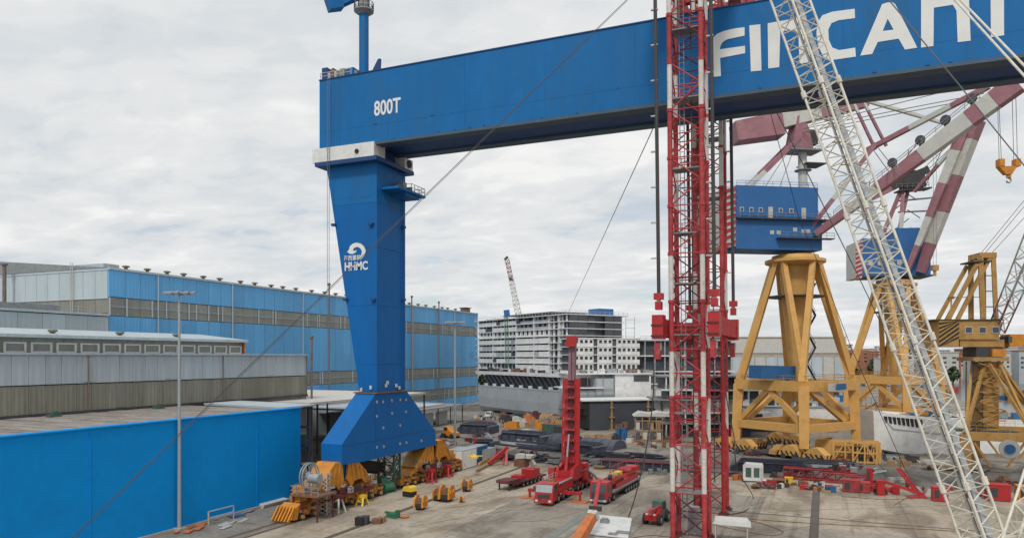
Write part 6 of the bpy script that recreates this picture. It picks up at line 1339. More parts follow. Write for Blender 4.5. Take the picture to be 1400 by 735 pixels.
# red braced strut frame
a = G(672, 634); t = thing('strut_frame', 'red steel strut frame standing at the end of the tan beam', 'strut', (a.x, a.y, 0)); A_ = [P(664, 629, 142), P(691, 622, 142), P(694, 610, 142), P(690, 636, 141)]
wpart(t, 'strut', MB().bar(G(668, 633, .6), P(694, 611, 143), .5, .7), 'red'); wpart(t, 'post', MB().bar(P(693, 611, 143), G(692, 636), .45), 'red'); wpart(t, 'post', MB().bar(P(689, 622, 143), G(688, 635), .4), 'redmast'); wpart(t, 'tie', MB().bar(P(672, 629, 142), P(694, 622, 143), .35), 'red')
# --- steel ship sections lying in the yard
rs3 = random.Random(5)
def section(px, py, L_, W_, H_, m_, lab, rz, n=5, rough=.5, shape='stack'):
    q = G(px, py); t = thing('steel_section', lab, 'steel section', (q.x, q.y, .01), rz)
    H_ *= .68
    if shape == 'block':
        part(t, 'shell', MB().prism([(0, 0, .1), (L_, 0, .1), (L_, 0, H_*.8), (L_*.9, 0, H_), (L_*.12, 0, H_), (0, 0, H_*.55)], (0, W_, 0)), m_)
        for i in range(n): x = L_*(i+.5)/n; part(t, 'frame', MB().box(x, x+.15, -.35, -.002, .1, H_*.8), 'dark')
        part(t, 'deck_plate', MB().box(L_*.1, L_*.92, -.4, W_+.3, H_+.002, H_+.16), m_)
        for i in range(4): part(t, 'stiffener', MB().box(L_*.12, L_*.9, W_*(i+.5)/4, W_*(i+.5)/4+.12, H_+.163, H_+.45), m_)
    elif shape == 'round':
        part(t, 'shell', MB().prism([(0, W_/2-math.cos(a)*W_/2, .05+math.sin(a)*H_) for a in [math.pi*i/10 for i in range(11)]], (L_, 0, 0)), m_, sm=True)
        for i in range(n): x = L_*(i+.3)/n; part(t, 'frame', MB().prism([(x, W_/2-math.cos(a)*(W_/2+.06), .05+math.sin(a)*(H_+.06)) for a in [math.pi*i_/10 for i_ in range(11)]], (.14, 0, 0)), m_)
    else:
        z = .08
        for i in range(n+4):
            l2 = L_*rs3.uniform(.22, .9); w2_ = W_*rs3.uniform(.12, .7); x = rs3.uniform(0, L_-l2); y = rs3.uniform(0, W_-w2_); h = H_/(n+2)*rs3.uniform(.5, 1.5); tp = rs3.uniform(.0, .25); sk = rs3.uniform(-.8, .8)
            z2 = max(.08, z*rs3.uniform(.35, 1.0)); mm_ = m_ if rs3.random() < .72 else rs3.choice(['dark', 'grey', 'shipdark', 'hull'])
            o = part(t, 'plate', MB().prism([(x, y-sk, z2), (x+l2*(1-tp), y-.2, z2), (x+l2, y+w2_*.5, z2+.1), (x+l2*(1-tp*.5), y+w2_, z2), (x+l2*tp, y+w2_*.9+sk, z2)], (0, 0, h*.4)), mm_)
            for k in range(2 if i % 2 else 3):
                yy = y+w2_*(k+.5)/3; part(o, 'stiffener', MB().box(x+l2*tp+.2, x+l2*(1-tp)-.2, yy, yy+.1, z2+h*.4+.002, z2+h*.4+.4), mm_)
            z += h*.62
        for i in range(5): x, y = rs3.uniform(0, L_*.8), rs3.uniform(-1.2, W_); part(t, 'loose_beam', MB().bar((x, y, .15), (x+rs3.uniform(1, 3.5), y+rs3.uniform(-.8, .8), rs3.uniform(.15, .6)), .18, .3), rs3.choice(['dark', 'maroon', 'grey', 'galv']))
    return t
section(681, 601, 13.5, 5.5, 2.9, 'navy', 'dark blue hull section with a raised deck plate, left rear of the steel pile', -.25, 6, shape='block')
section(664, 606, 24, 5, 1.7, 'navy', 'long low stack of dark blue plates in front of the raised hull section', -.30, 7)
section(700, 612, 17, 4, 1.3, 'navy', 'flat stack of ribbed dark plates left of the mobile crane boom', -.32, 5)
section(748, 606, 7, 5.5, 3.4, 'navy', 'rounded dark shell section just left of the mobile crane boom', -.35, 3, shape='round')
section(760, 616, 10, 5, 2.6, 'navy', 'dark ribbed block behind the mobile crane boom', -.3, 4, shape='block')
section(790, 611, 9.5, 6, 3.0, 'navy', 'domed dark blue shell section just right of the mobile crane boom', -.3, 4, shape='round')
section(792, 623, 12, 4.5, 1.6, 'navy', 'low dark stack in front of the domed shell section', -.12, 5)
section(832, 622, 14, 4.5, .9, 'navy', 'pointed flat dark plates right of the domed shell section', -.22, 3)
section(858, 600, 0.1+6, 3, .7, 'grey', 'small grey plates at the foot of the scaffolded block', -.2, 3)
section(654, 626, 12, 4, 2.2, 'navy', 'dark steel pile behind the red strut frame', -.12, 5)
section(648, 612, 4, 3, 2.2, 'navy', 'small upright dark steel piece behind the containers', .1, 3, shape='block')
section(696, 628, 8, 4, 1.7, 'navy', 'dark plates behind the tan and white machine', -.18, 4)
section(742, 633, 9, 3.4, .9, 'dark', 'flat black plates lying just left of the mobile crane boom foot', -.1, 3)
section(786, 635, 8, 3.2, .8, 'dark', 'thin black plates lying just right of the mobile crane boom foot', -.12, 3)
section(895, 590, 10, 6, 1.6, 'navy', 'dark plates below the stacked deck block', -.1, 4)
section(1012, 622, 14, 6, 1.3, 'navy', 'dark flat plates lying below the left side of the nearer yellow portal', .0, 5)
section(1070, 634, 15, 7, 1.5, 'navy', 'dark flat plates lying in front of the nearer yellow portal', .02, 7)
section(1096, 638, 9, 4, .9, 'dark', 'black curved plates at the right end of the plates before the yellow portal', .1, 4)
section(998, 643, 14, 4, 2.4, 'navy', 'dark blue steel section behind the white site cabin', .02, 4, shape='block')
section(625, 592, 9.5, 7, 3.6, 'navy', 'big dark blue steel trough beside the floodlight post', .02, 4, shape='block')
section(640, 583, 6, 5, 3.4, 'brown', 'rusty red frames stacked behind the dark blue trough', .1, 6)
q = G(819, 640); t = thing('maroon_girder', 'long low girder with a maroon deck lying left of the twin masts', 'steel girder', (q.x, q.y, .01), .03)
part(t, 'deck', MB().box(0, 13.8, 0, 4.2, 1.45, 1.6), 'maroon'); part(t, 'web', MB().box(.2, 13.6, .3, .5, .1, 1.44), 'navy'); part(t, 'web', MB().box(.2, 13.6, 3.6, 3.8, .1, 1.44), 'navy'); part(t, 'web', MB().box(-.5, 14.5, .8, 3.4, .1, .9), 'shipdark')
for i in range(9): part(t, 'bulkhead', MB().box(.4+i*1.6, .52+i*1.6, 0, .29, .1, 1.44), 'grey')
for px, py, w_, l_, m_, lab in ((846, 648, 4.5, 4, 'brown', 'rusty plate pile on the apron left of the twin masts'), (806, 641, 4, 2, 'timber', 'flat tan plate on the apron right of the crane boom'), (1026, 668, 2.5, 2, 'brown', 'rusty brown plates before the white site cabin'), (1050, 660, 3.4, 3.5, 'brown', 'rusty heap right of the white site cabin')):
    q = G(px, py); mb = MB()
    for i in range(5): mb.add(*(lambda x, y, z, a, b: ([(x, y, z), (x+a, y, z), (x+a, y+b, z), (x, y+b, z), (x, y, z+.1), (x+a, y, z+.1), (x+a, y+b, z+.1), (x, y+b, z+.1)], [(0,3,2,1),(4,5,6,7),(0,1,5,4),(1,2,6,5),(2,3,7,6),(3,0,4,7)]))(rs3.uniform(0, w_*.3), rs3.uniform(0, l_*.4), i*.13, w_*rs3.uniform(.4, .7), l_*rs3.uniform(.4, .6)))
    single('plate_pile', mb, m_, lab, 'plates', (q.x, q.y, .014), rs3.uniform(-.2, .2))
q = G(713, 637); t = thing('tan_machine', 'tan and white machine with raised arms on the apron edge, centre left', 'machine', (q.x, q.y, .012), -.2)
part(t, 'body', MB().cbox(0, 0, 0, 2.4, 1.8, 1.4), 'brown'); part(t, 'cover', MB().prism([(-1, -.8, 1.42), (2.6, -.8, 1.8), (3.0, -.8, 2.4), (-.8, -.8, 2.4)], (0, 1.5, 0)), 'tarp'); part(t, 'arm', MB().bar((1.6, 0, 2.2), (3.2, 0, .6), .35), 'tarp'); part(t, 'arm', MB().bar((2.4, .4, 2.0), (1.6, .4, 0), .3), 'tarp')
# --- red boom sections laid out on the right
def red_frame(px, py, L_, lab, rz=.0, H_=1.9, m_='redmast'):
    q = G(px, py); t = thing('boom_segment', lab, 'boom segment', (q.x, q.y, .012), rz, 'red lattice boom segments laid on the apron')
    for y in (0, 1.7):
        for z in (.25, H_): part(t, 'chord', MB().tube((0, y, z), (L_, y, z), .16, n=8), m_)
    n = int(L_/1.5); mb = MB()
    for i in range(n):
        x0 = L_*i/n; x1 = L_*(i+1)/n
        for y in (0, 1.7): mb.bar((x0, y, .25), (x1, y, H_), .12); mb.bar((x0, y, .25), (x0, y, H_), .1)
        mb.bar((x0, 0, H_), (x1, 1.7, H_), .12); mb.bar((x0, 0, .25), (x1, 1.7, .25), .1)
    part(t, 'bracing', mb, 'redmast'); part(t, 'catwalk', MB().box(.3, L_-.3, .55, 1.15, H_+.17, H_+.23), 'maroon')
    return t
red_frame(1071, 654, 4.6, 'red lattice boom segment at the left end of the row, beside the yellow pump', -.02); red_frame(1098, 656, 4.6, 'red lattice boom segment second from the left in the row', -.05); red_frame(1126, 659, 5.2, 'red lattice boom segment third from the left in the row', -.07, 1.6); red_frame(1157, 662, 3.8, 'red lattice boom segment at the right end of the row, before the upright red post', -.08, 1.4)
def redbox(px, py, w_, l_, h_, lab, m_='red', rz=0.0, dm='dark'):
    q = G(px, py); t = thing('red_cabinet' if m_ in ('red', 'redmast') else 'site_box', lab, 'box', (q.x, q.y, .012), rz)
    part(t, 'body', MB().box(0, w_, 0, l_, .1, h_), m_); part(t, 'lid', MB().box(-.05, w_+.05, -.05, l_+.05, h_+.002, h_+.1), m_); part(t, 'skid', MB().box(.1, w_-.1, .1, l_-.1, 0, .099), 'dark')
    part(t, 'panel', MB().box(w_*.12, w_*.45, -.03, -.002, h_*.25, h_*.85), dm); return t
redbox(1152, 672, 2.4, 2.0, 1.8, 'left of the low dark red blocks before the row of boom segments', 'redmast'); redbox(1171, 673, 1.9, 2.2, 1.5, 'right of the low dark red blocks before the row of boom segments', 'redmast')
redbox(1185, 668, .9, .9, 3.2, 'tall narrow red post box at the right end of the boom segments'); redbox(1275, 685, 2.0, 1.9, 2.0, 'red cube cabinet just left of the white boom foot'); redbox(1350, 684, 2.9, 2.4, 2.3, 'red cabinet with a dark opening just right of the white boom'); redbox(1392, 686, 2.5, 2.5, 2.2, 'orange cabinet at the right edge of the yard', 'orange'); redbox(1129, 672, 1.5, 1.0, .8, 'small blue box before the red boom segments', 'bluebox')
redbox(1073, 662, 1.2, 1.0, 1.1, 'small yellow and red pump box at the left end of the boom segments', 'brightyel', dm='maroon')
q = G(1236, 678); t = thing('rope_tackle', 'red triangular rope tackle frame where the dark guy rope meets the apron', 'tackle', (q.x, q.y, .012), .1)
part(t, 'post', MB().cbox(-3.2, 0, 0, 1.0, 1.0, 2.0), 'red'); part(t, 'top_cap', MB().cbox(-3.2, 0, 2.0, 1.4, 1.2, .3), 'red'); part(t, 'arm', MB().bar((-3, 0, 2.2), (2.6, -.6, .5), .35, .4), 'red'); part(t, 'strut', MB().bar((-1.0, 0, 4.2), (1.6, -.4, .7), .3).bar((-.5, .7, 4.2), (2.1, .3, .7), .3), 'red'); part(t, 'base', MB().prism([(.2, -1.2, .05), (3.0, -1.2, .05), (2.6, -1.2, .5)], (0, 1.6, 0)), 'redmast')
for i in range(4): part(t, 'strap', MB().bar((-.8+i*.45, -.05, 3.8-i*.75), (-.3+i*.45, .7, 3.8-i*.75), .12), 'redmast')
# assorted grey gear between the red things
for i, (px, py, m_, nm, lab) in enumerate(((1198, 662, 'dark', 'gear_pile', 'black gear pile right of the upright red post'), (1212, 668, 'grey', 'gear_pile', 'grey grating and gear beside the black pile'), (1205, 675, 'rope', 'gear_pile', 'black chain heap before the grey gear'), (1225, 658, 'tarp', 'gear_pile', 'pale sheeting behind the red tackle'), (1003, 655, 'orange2', 'gear_pile', 'orange small box at the foot of the rear red mast'), (1006, 652, 'dark', 'gear_pile', 'dark drum left of the white site cabin'), (900, 648, 'grey', 'gear_pile', 'grey drums just left of the front mast'), (1090, 664, 'brown', 'gear_pile', 'brown chocks before the first boom segment'), (1118, 667, 'offwhite', 'gear_pile', 'pale slings left of the small blue box'), (1145, 634, 'redmast', 'gear_pile', 'red and white small parts at the end of the dark plates'), (1320, 672, 'redmast', 'gear_pile', 'dark red parts seen through the white boom'), (1370, 655, 'timber', 'gear_pile', 'timber pile behind the red cabinet at right'))):
    q = G(px, py); mb = MB()
    for k in range(9): x, y = rs3.uniform(-1.4, 1.4), rs3.uniform(-1, 1); h = rs3.uniform(.2, 1.1); mb.cbox(x, y, 0, rs3.uniform(.2, .9), rs3.uniform(.2, .9), h) if k % 3 else mb.tube((x, y, .15), (x+rs3.uniform(-1.2, 1.2), y+rs3.uniform(-.8, .8), rs3.uniform(.2, 1.0)), .1, n=6)
    single(nm, mb, m_, lab, 'gear', (q.x, q.y, .012), rs3.uniform(0, 1))
# ochre cage frames beside the nearer portal
for px, py, W_, lab in ((1139, 631, 4.4, 'ochre steel cage standing left in the row beside the nearer portal'), (1166, 633, 4.2, 'ochre steel cage with a dark hollow, middle of the row beside the portal'), (1186, 633, 2.2, 'narrow ochre steel cage at the right end of the row')):
    q = G(px, py); t = thing('steel_cage', lab, 'steel cage', (q.x, q.y, .01), .05, 'ochre steel cages beside the portal'); mb = MB()
    for x in (0, W_/2, W_):
        for y in (0, 3): part(t, 'post', MB().bar((x, y, 0), (x, y, 4.2), .3), 'yellow')
    for z in (.3, 2.1, 4.1):
        for y in (0, 3): part(t, 'rail', MB().bar((0, y, z), (W_, y, z), .25), 'yellow')
    part(t, 'brace', MB().bar((0, 0, .3), (W_/2, 0, 4.1), .22), 'yellow'); part(t, 'brace', MB().bar((W_, 0, .3), (W_/2, 0, 4.1), .22), 'yellow')
    part(t, 'inner_block', MB().box(.5, W_-.5, 1, 2.6, .3, 3.2), 'ochre' if W_ > 4.3 else 'dark')
q = G(1150, 628); single('ochre_screen', MB().box(-5, 1, 1.0, 1.3, .1, 3.6), 'yellow', 'flat ochre panel behind the steel cages', 'panel', (q.x, q.y+3, 0))
# striped guard blocks under the portal
for px, py, lab in ((1040, 614, 'striped ochre guard heap at the left bogies of the nearer portal'), (1072, 624, 'striped ochre guard heap at the near corner of the portal, left one'), (1104, 624, 'striped ochre guard heap at the near corner of the portal, right one'), (1135, 612, 'striped ochre guard heap at the right corner of the portal')):
    q = G(px, py); t = thing('striped_guard', lab, 'guard', (q.x, q.y, .01), TH+.5, 'striped guards by the portal bogies')
    part(t, 'body', MB().prism([(-2.6, 0, .6), (2.6, 0, .6), (2.3, 0, 1.5), (.9, 0, 1.9), (.4, 0, 2.5), (-1.0, 0, 2.4), (-1.4, 0, 1.7), (-2.4, 0, 1.5)], (0, 1.8, 0)), 'ochre')
    for i in range(5): part(t, 'hazard_stripe', MB().prism([(-2.3+i*.95, -.03, .6), (-1.9+i*.95, -.03, .6), (-1.5+i*.95, -.03, 1.5), (-1.9+i*.95, -.03, 1.5)], (0, .02, 0)), 'black')
    for i in range(4): part(t, 'wheel', MB().tube((-1.9+i*1.25, .2, .55), (-1.9+i*1.25, .6, .55), .5, n=10), 'dark')
# boat trailer and small things near the white bow
q = G(1262, 642); t = thing('boat_trailer', 'flat dark trailer with timber and a white load behind the white boom', 'trailer', (q.x, q.y, .01), .02)
part(t, 'deck', MB().box(0, 8, 0, 2.4, .7, .95), 'timber'); part(t, 'load', MB().prism([(.6, .3, 1), (7.4, .3, 1), (7.9, .3, 1.9), (.2, .3, 1.7)], (0, 1.8, 0)), 'offwhite')
for x in (1, 2.4, 5.6, 7): part(t, 'wheel', MB().tube((x, -.05, .4), (x, .25, .4), .4, n=10), 'black')
for px, py, m_, lab in ((1228, 637, 'timber', 'timber baulks on the quay left of the flat trailer'), (1300, 610, 'orange', 'orange excavator like machine behind the white boom'), (1325, 625, 'brown', 'brown frames at the foot of the ochre crane'), (1250, 600+30, 'dark', 'dark chocks before the white bow block')):
    q = G(px, py); mb = MB()
    for k in range(6): mb.cbox(rs3.uniform(-2, 2), rs3.uniform(-.6, .6), 0, rs3.uniform(.6, 2.2), rs3.uniform(.4, .9), rs3.uniform(.4, 1.4 if m_ != 'orange' else 3))
    single('timber_pile' if m_ == 'timber' else 'yard_gear', mb, m_, lab, 'gear', (q.x, q.y, .01), rs3.uniform(-.2, .2))
# --- distant clutter before the ship
for i, (px, py, L_) in enumerate(((688, 563, 7.5), (706, 566, 8.5), (724, 569, 8.5), (742, 574, 7), (754, 577, 6))):
    q = G(px, py); t = thing('covered_roll', ('leftmost', 'second from left', 'middle', 'fourth from left', 'rightmost')[i]+' of the tan covered heaps lying before the grey hull', 'covered heap', (q.x, q.y, 0), -.3)
    part(t, 'cover', MB().prism([(0, -math.cos(a)*2.2, .05+math.sin(a)*(3.0-.2*i)) for a in [math.pi*k/9 for k in range(10)]], (L_*.72, 0, 0)), 'timber', sm=True)
    for k in range(5): part(t, 'strap', MB().prism([(k*L_*.17, -math.cos(a)*2.26, .05+math.sin(a)*(3.07-.2*i)) for a in [math.pi*j/9 for j in range(10)]], (.16, 0, 0)), 'brown')
cl = [(708, 580, 'tarp', 'white'), (716, 583, 'offwhite', 'pale'), (724, 577, 'orange2', 'dull orange'), (730, 584, 'timber', 'tan'), (738, 586, 'orange', 'orange'), (746, 583, 'grey', 'grey'), (752, 587, 'orange2', 'reddish'), (760, 582, 'ochre', 'ochre'), (768, 580, 'bluebox', 'blue'), (700, 585, 'orange', 'bright orange'), (693, 577, 'dark', 'dark'), (757, 573, 'brightyel', 'yellow'), (775, 573, 'brightyel', 'bright yellow'), (722, 590, 'tarp', 'long pale'), (745, 591, 'orange2', 'low red orange'), (688, 572, 'brown', 'brown'), (770, 590, 'greensteel', 'dark green'), (735, 572, 'maroon', 'maroon')]
for i, (px, py, m_, nm) in enumerate(cl):
    q = G(px, py); mb = MB()
    for k in range(5): mb.cbox(rs3.uniform(-1.6, 1.6), rs3.uniform(-1, 1), 0, rs3.uniform(.6, 2.4), rs3.uniform(.6, 1.8), rs3.uniform(.5, 2.6 if 'long' not in nm and 'low' not in nm else 1))
    single('stacked_goods', mb, m_, nm+' stack of goods among the heaps before the ship, '+('at the left' if px < 715 else 'in the middle' if px < 745 else 'at the right'), 'goods', (q.x, q.y, .005), rs3.uniform(-.4, .4), 'goods stacked before the grey hull')
t = container(741, 592, 6.2, 2.6, 2.6, 'greensteel', 'dark green container beyond the rounded dark shell section', -.25, None, roof='greensteel')
t = container(757, 595, 3.6, 2.4, 2.5, 'dark', 'small dark container beside the dark green one', -.2, None, roof='dark')
for px, py, m_, lab, w_, h_ in ((797, 598, 'timber', 'tan timber stack before the dark hull section', 5, 1.1), (820, 600, 'timber', 'second timber stack before the dark hull section', 4.5, 1.3), (832, 600, 'dark', 'dark drums before the dark hull section', 3, 1.8), (843, 600, 'bluebox', 'blue grey cabinets right of the dark drums', 2.6, 3.2), (854, 604, 'tarp', 'small white sheeted heap left of the scaffolded block', 2.0, 1.1), (845, 588, 'brown', 'brown scaffold boards leaning by the dark hull', 3, 2.5)):
    q = G(px, py); mb = MB()
    for k in range(5): mb.cbox(rs3.uniform(0, w_), rs3.uniform(-.6, .8), 0, w_*rs3.uniform(.2, .5), rs3.uniform(.5, 1.2), h_*rs3.uniform(.5, 1))
    single('yard_stack', mb, m_, lab, 'stack', (q.x, q.y, .01), -.1)
# vehicles far back
def van(px, py, m_, lab, rz, cat='van', L_=4.8):
    q = G(px, py); t = thing('parked_van', lab, cat, (q.x, q.y, .01), rz)
    part(t, 'body', MB().prism([(-.95, 0, .35), (-.95, -.05, 1.0), (-.95, .9, 1.15), (-.95, 1.5, 1.95), (-.95, L_-.1, 1.95), (-.95, L_, .35)], (1.9, 0, 0)), m_)
    part(t, 'windscreen', MB().prism([(-.8, .93, 1.2), (-.8, 1.45, 1.88), (-.8, 1.4, 1.92), (-.8, .88, 1.24)], (1.6, 0, 0)), 'glass')
    for s_ in (-1, 1):
        part(t, 'side_window', MB().box(s_*.951, s_*.97, 1.5, 2.6, 1.25, 1.8), 'glass')
        for y in (1.0, L_-1.0): part(t, 'wheel', MB().tube((s_*.75, y, .34), (s_*.99, y, .34), .34, n=12), 'black')
        part(t, 'headlight', MB().box(s_*.65-.15, s_*.65+.15, -.08, -.03, .7, .88), 'galv')
    return t
van(666, 571, 'white', 'white van parked on the roadway beyond the dark steel pile', .2)
van(699, 573, 'dark', 'dark car parked left of the tan heaps', -.9, 'car', 4.2)
q = G(616, 598); t = thing('orange_loader', 'orange loader with a low hood beside the floodlight post', 'loader', (q.x, q.y, .01), 1.2)
part(t, 'body', MB().prism([(-1.0, -2.4, .6), (-1.0, -2.5, 1.4), (-1.0, -.6, 1.9), (-1.0, .2, 2.9), (-1.0, 1.7, 2.9), (-1.0, 1.9, .6)], (2.0, 0, 0)), 'orange'); part(t, 'cab_window', MB().box(1.0, 1.03, .2, 1.5, 1.9, 2.7).box(-1.03, -1.0, .2, 1.5, 1.9, 2.7), 'glass')
for y in (-1.6, 1.1):
    for s_ in (-1, 1): part(t, 'wheel', MB().tube((s_*.9, y, .6), (s_*1.3, y, .6), .6, n=12), 'black')
part(t, 'bucket', MB().prism([(-1.3, 2.2, .1), (-1.3, 3.3, .15), (-1.3, 2.5, .5), (-1.3, 2.2, 1.2)], (2.6, 0, 0)), 'dark'); part(t, 'arm', MB().bar((.7, .9, 1.9), (.7, 2.5, .8), .25).bar((-.7, .9, 1.9), (-.7, 2.5, .8), .25), 'orange')
# people, small in the distance
def person_mesh(pose):
    me = bpy.data.meshes.new('person_body'); bm = bmesh.new(); v = {}
    J = dict(pel=(0, 0, .93), ch=(0, .02, 1.32), nk=(0, .02, 1.5), hd=(0, 0, 1.66), top=(0, 0, 1.76))
    st = .16*pose; J.update(hl=(-.1, 0, .88), kl=(-.11, -st, .48), al=(-.11, -st*.6+.05, .08), fl=(-.11, -st*.6-.12, .04), hr=(.1, 0, .88), kr=(.11, st*.6, .48), ar=(.11, st*1.6, .1), fr=(.11, st*1.6-.15, .04),
        sl=(-.19, .02, 1.43), el=(-.24, .05, 1.14), wl=(-.23, -.08*pose-.04, .88), sr=(.19, .02, 1.43), er=(.25, .04, 1.14), wr=(.22, .06*pose-.05, .88))
    R = dict(pel=.15, ch=.17, nk=.065, hd=.105, top=.07, hl=.1, kl=.07, al=.05, fl=.045, hr=.1, kr=.07, ar=.05, fr=.045, sl=.075, el=.05, wl=.04, sr=.075, er=.05, wr=.04)
    for k_, p_ in J.items(): v[k_] = bm.verts.new(p_)
    for a, b in (('pel','ch'),('ch','nk'),('nk','hd'),('hd','top'),('pel','hl'),('hl','kl'),('kl','al'),('al','fl'),('pel','hr'),('hr','kr'),('kr','ar'),('ar','fr'),('ch','sl'),('sl','el'),('el','wl'),('ch','sr'),('sr','er'),('er','wr')): bm.edges.new((v[a], v[b]))
    bm.to_mesh(me); bm.free(); names = list(J)
    ob = bpy.data.objects.new('tmp', me); COL.objects.link(ob); md = ob.modifiers.new('s', 'SKIN'); ob.modifiers.new('d', 'SUBSURF').levels = 1
    for i, k_ in enumerate(names): me.skin_vertices[0].data[i].radius = (R[k_], R[k_]*.8); me.skin_vertices[0].data[i].use_root = (k_ == 'pel')
    m2 = bpy.data.meshes.new_from_object(ob.evaluated_get(bpy.context.evaluated_depsgraph_get())); bpy.data.objects.remove(ob)
    return m2
pm = [person_mesh(.4), person_mesh(1.1)]
for m2 in pm:
    m2.materials.clear(); m2.materials.append(M['workblue']); m2.materials.append(M['skin']); 
    for f in m2.polygons: f.material_index = 1 if f.center.z > 1.53 else 0
vest = MB().lathe((0, .01, 1.0), [(.17, 0), (.20, .15), (.22, .4), (.12, .5)], 10).mesh('vest', 'hivis'); helm = MB().lathe((0, 0, 1.7), [(.15, 0), (.13, .08), (.07, .14), (.02, .15)], 10).mesh('helmet', 'white')
for i, (px, py, rz, v_, lab) in enumerate(((671, 576, .5, 0, 'person in dark overalls at the left of the walking group near the white van'), (674, 580, 1.5, 1, 'person in an orange vest in front of the walking group near the white van'), (677, 575, 2.6, 0, 'person in dark overalls at the right of the walking group near the white van'), (685, 582, .2, 1, 'person in an orange vest, left of the pair by the dark car'), (688, 583, 3.0, 0, 'person in dark clothes, right of the pair by the dark car'), (658, 588, 1.0, 1, 'person in an orange vest beside the dark blue trough, nearer one'), (662, 586, .1, 0, 'person in dark clothes beside the dark blue trough, farther one'), (759, 655, .4, 0, 'person in dark overalls standing behind the mobile crane cab'))):
    q = G(px, py); t = thing('person', lab, 'person', (q.x, q.y, .01), rz); link('body', pm[i % 2], t); link('helmet', helm, t)
    if v_: link('vest', vest, t)
# loops of cable on the apron
for pts, lab in (([G(996, 708, .05), G(1030, 712, .05), G(1062, 722, .05), G(1070, 728, .05), G(1050, 731, .05), G(1000, 722, .05), G(975, 716, .05)], 'brown cable lying in a long loop on the apron right of the masts'), ([G(862, 735, .05), G(890, 731, .05), G(918, 733, .05), G(960, 728, .05)], 'dark cable on the ground between the white cabin and the masts'), ([G(995, 707, .05), G(1100, 714, .05), G(1250, 722, .05), G(1330, 727, .05)], 'long thin brown cable running right across the apron'), ([G(1150, 678, .05), G(1210, 682, .05), G(1260, 680, .05)], 'short dark cable before the low red blocks'), ([G(1222, 690, .05), G(1240, 680, .05), G(1252, 674, .05)], 'grey bar lying on the ground before the red tackle')):
    rope_path('ground_cable', spl(pts), .05, 'brown', lab, 'cable')

# --- scattered small gear: many separate pieces, in heaps that read as one place each
rs5 = random.Random(21)
HEAPS = [((1000, 618), (1040, 622), 'dark and rusty gear strip left of the plates before the portal'), ((1140, 640), (1200, 646), 'pale and dark gear strip right of the plates before the portal'), ((1200, 628), (1250, 634), 'timber and grey gear strip before the white bow block'), ((905, 640), (960, 645), 'mixed gear strip behind the front mast on the apron edge'), ((1060, 650), (1100, 652), 'low gear strip behind the left red boom segments'), ((700, 604), (740, 606), 'dark gear strip at the near edge of the long plate stack'), ((600, 604), (618, 610), 'low gear beside the orange loader'), ((770, 602), (800, 604), 'gear strip between the crane boom and the dark hull section'), ((1330, 655), (1398, 664), 'rusty and pale gear strip behind the red cabinet at right'), ((650, 570), (664, 574), 'tan and white small gear at the end of the blue hall'), ((640, 600), (652, 606), 'grey and red gear on the roadway beside the dark trough'), ((660, 596), (672, 600), 'low dark gear left of the raised dark hull section'), ((690, 590), (712, 596), 'pale and orange gear behind the raised dark hull section'), ((715, 598), (745, 602), 'rust coloured gear strip behind the rounded shell section'), ((640, 618), (656, 622), 'mixed gear strip behind the blue grey container'), ((668, 618), (690, 622), 'mixed gear strip behind the red strut frame'), ((720, 622), (745, 627), 'mixed gear strip just left of the crane boom'), ((800, 606), (825, 608), 'mixed gear strip at the foot of the dark hull section'), ((870, 608), (905, 612), 'rusty gear strip before the scaffolded block'), ((1005, 612), (1030, 614), 'mixed gear strip at the left bogies of the portal'), ((1040, 664), (1066, 667), 'small red and brown gear right of the white site cabin'), ((1100, 665), (1125, 670), 'small parts strewn before the red boom segments'), ((1195, 670), (1222, 674), 'red and grey fittings left of the red tackle'), ((1240, 668), (1272, 674), 'pale and red fittings right of the red tackle'), ((1295, 672), (1345, 680), 'red and dark fittings seen through the white boom'), ((1145, 642), (1165, 646), 'white and red crates before the ochre cages'), ((1300, 640), (1350, 648), 'timber and steel scraps at the foot of the ochre crane'), ((520, 640), (545, 652), 'pale sacks and steel scraps under the crane foot'), ((486, 655), (512, 660), 'scrap steel beyond the near bogies'), ((575, 640), (600, 646), 'red and grey parts behind the far bogies')]
for (a, b, lab) in HEAPS:
    A_, B_ = G(*a), G(*b); t = thing('gear_heap', lab, 'gear', (A_.x, A_.y, .012)); n = 16; D_ = B_-A_
    pal = ['dark', 'grey', 'galv', 'offwhite', 'brown', 'timber', 'maroon', 'navy', 'shipdark']+(['red', 'redmast']*2 if 'red' in lab else [])+(['orange', 'brown']*2 if ('rust' in lab or 'orange' in lab) else [])+(['tarp', 'white'] if ('pale' in lab or 'white' in lab) else [])
    for k in range(n):
        c = D_*rs5.random()+Vector((rs5.uniform(-1.6, 1.6), rs5.uniform(-2.2, 2.2), 0)); c.z = 0; kk = rs5.random(); m_ = rs5.choice(pal)
        if kk < .45: mb = MB().cbox(c.x, c.y, 0, rs5.uniform(.3, 1.3), rs5.uniform(.3, 1.3), rs5.uniform(.2, 1.3))
        elif kk < .7: an_ = rs5.uniform(0, 3.1); l_ = rs5.uniform(1, 3.2); mb = MB().bar(c+Vector((0, 0, .12)), c+Vector((l_*math.cos(an_), l_*math.sin(an_), rs5.uniform(.1, .7))), rs5.uniform(.1, .3))
        elif kk < .85: mb = MB().tube(c, c+Vector((0, 0, rs5.uniform(.5, 1.0))), rs5.uniform(.25, .4), n=10)
        else: mb = MB().prism([c+Vector(v_) for v_ in ((-.8, -.5, 0), (.8, -.5, 0), (.4, -.4, .7), (-.3, -.5, .9))], (0, 1.0, 0))
        part(t, 'piece', mb, m_)
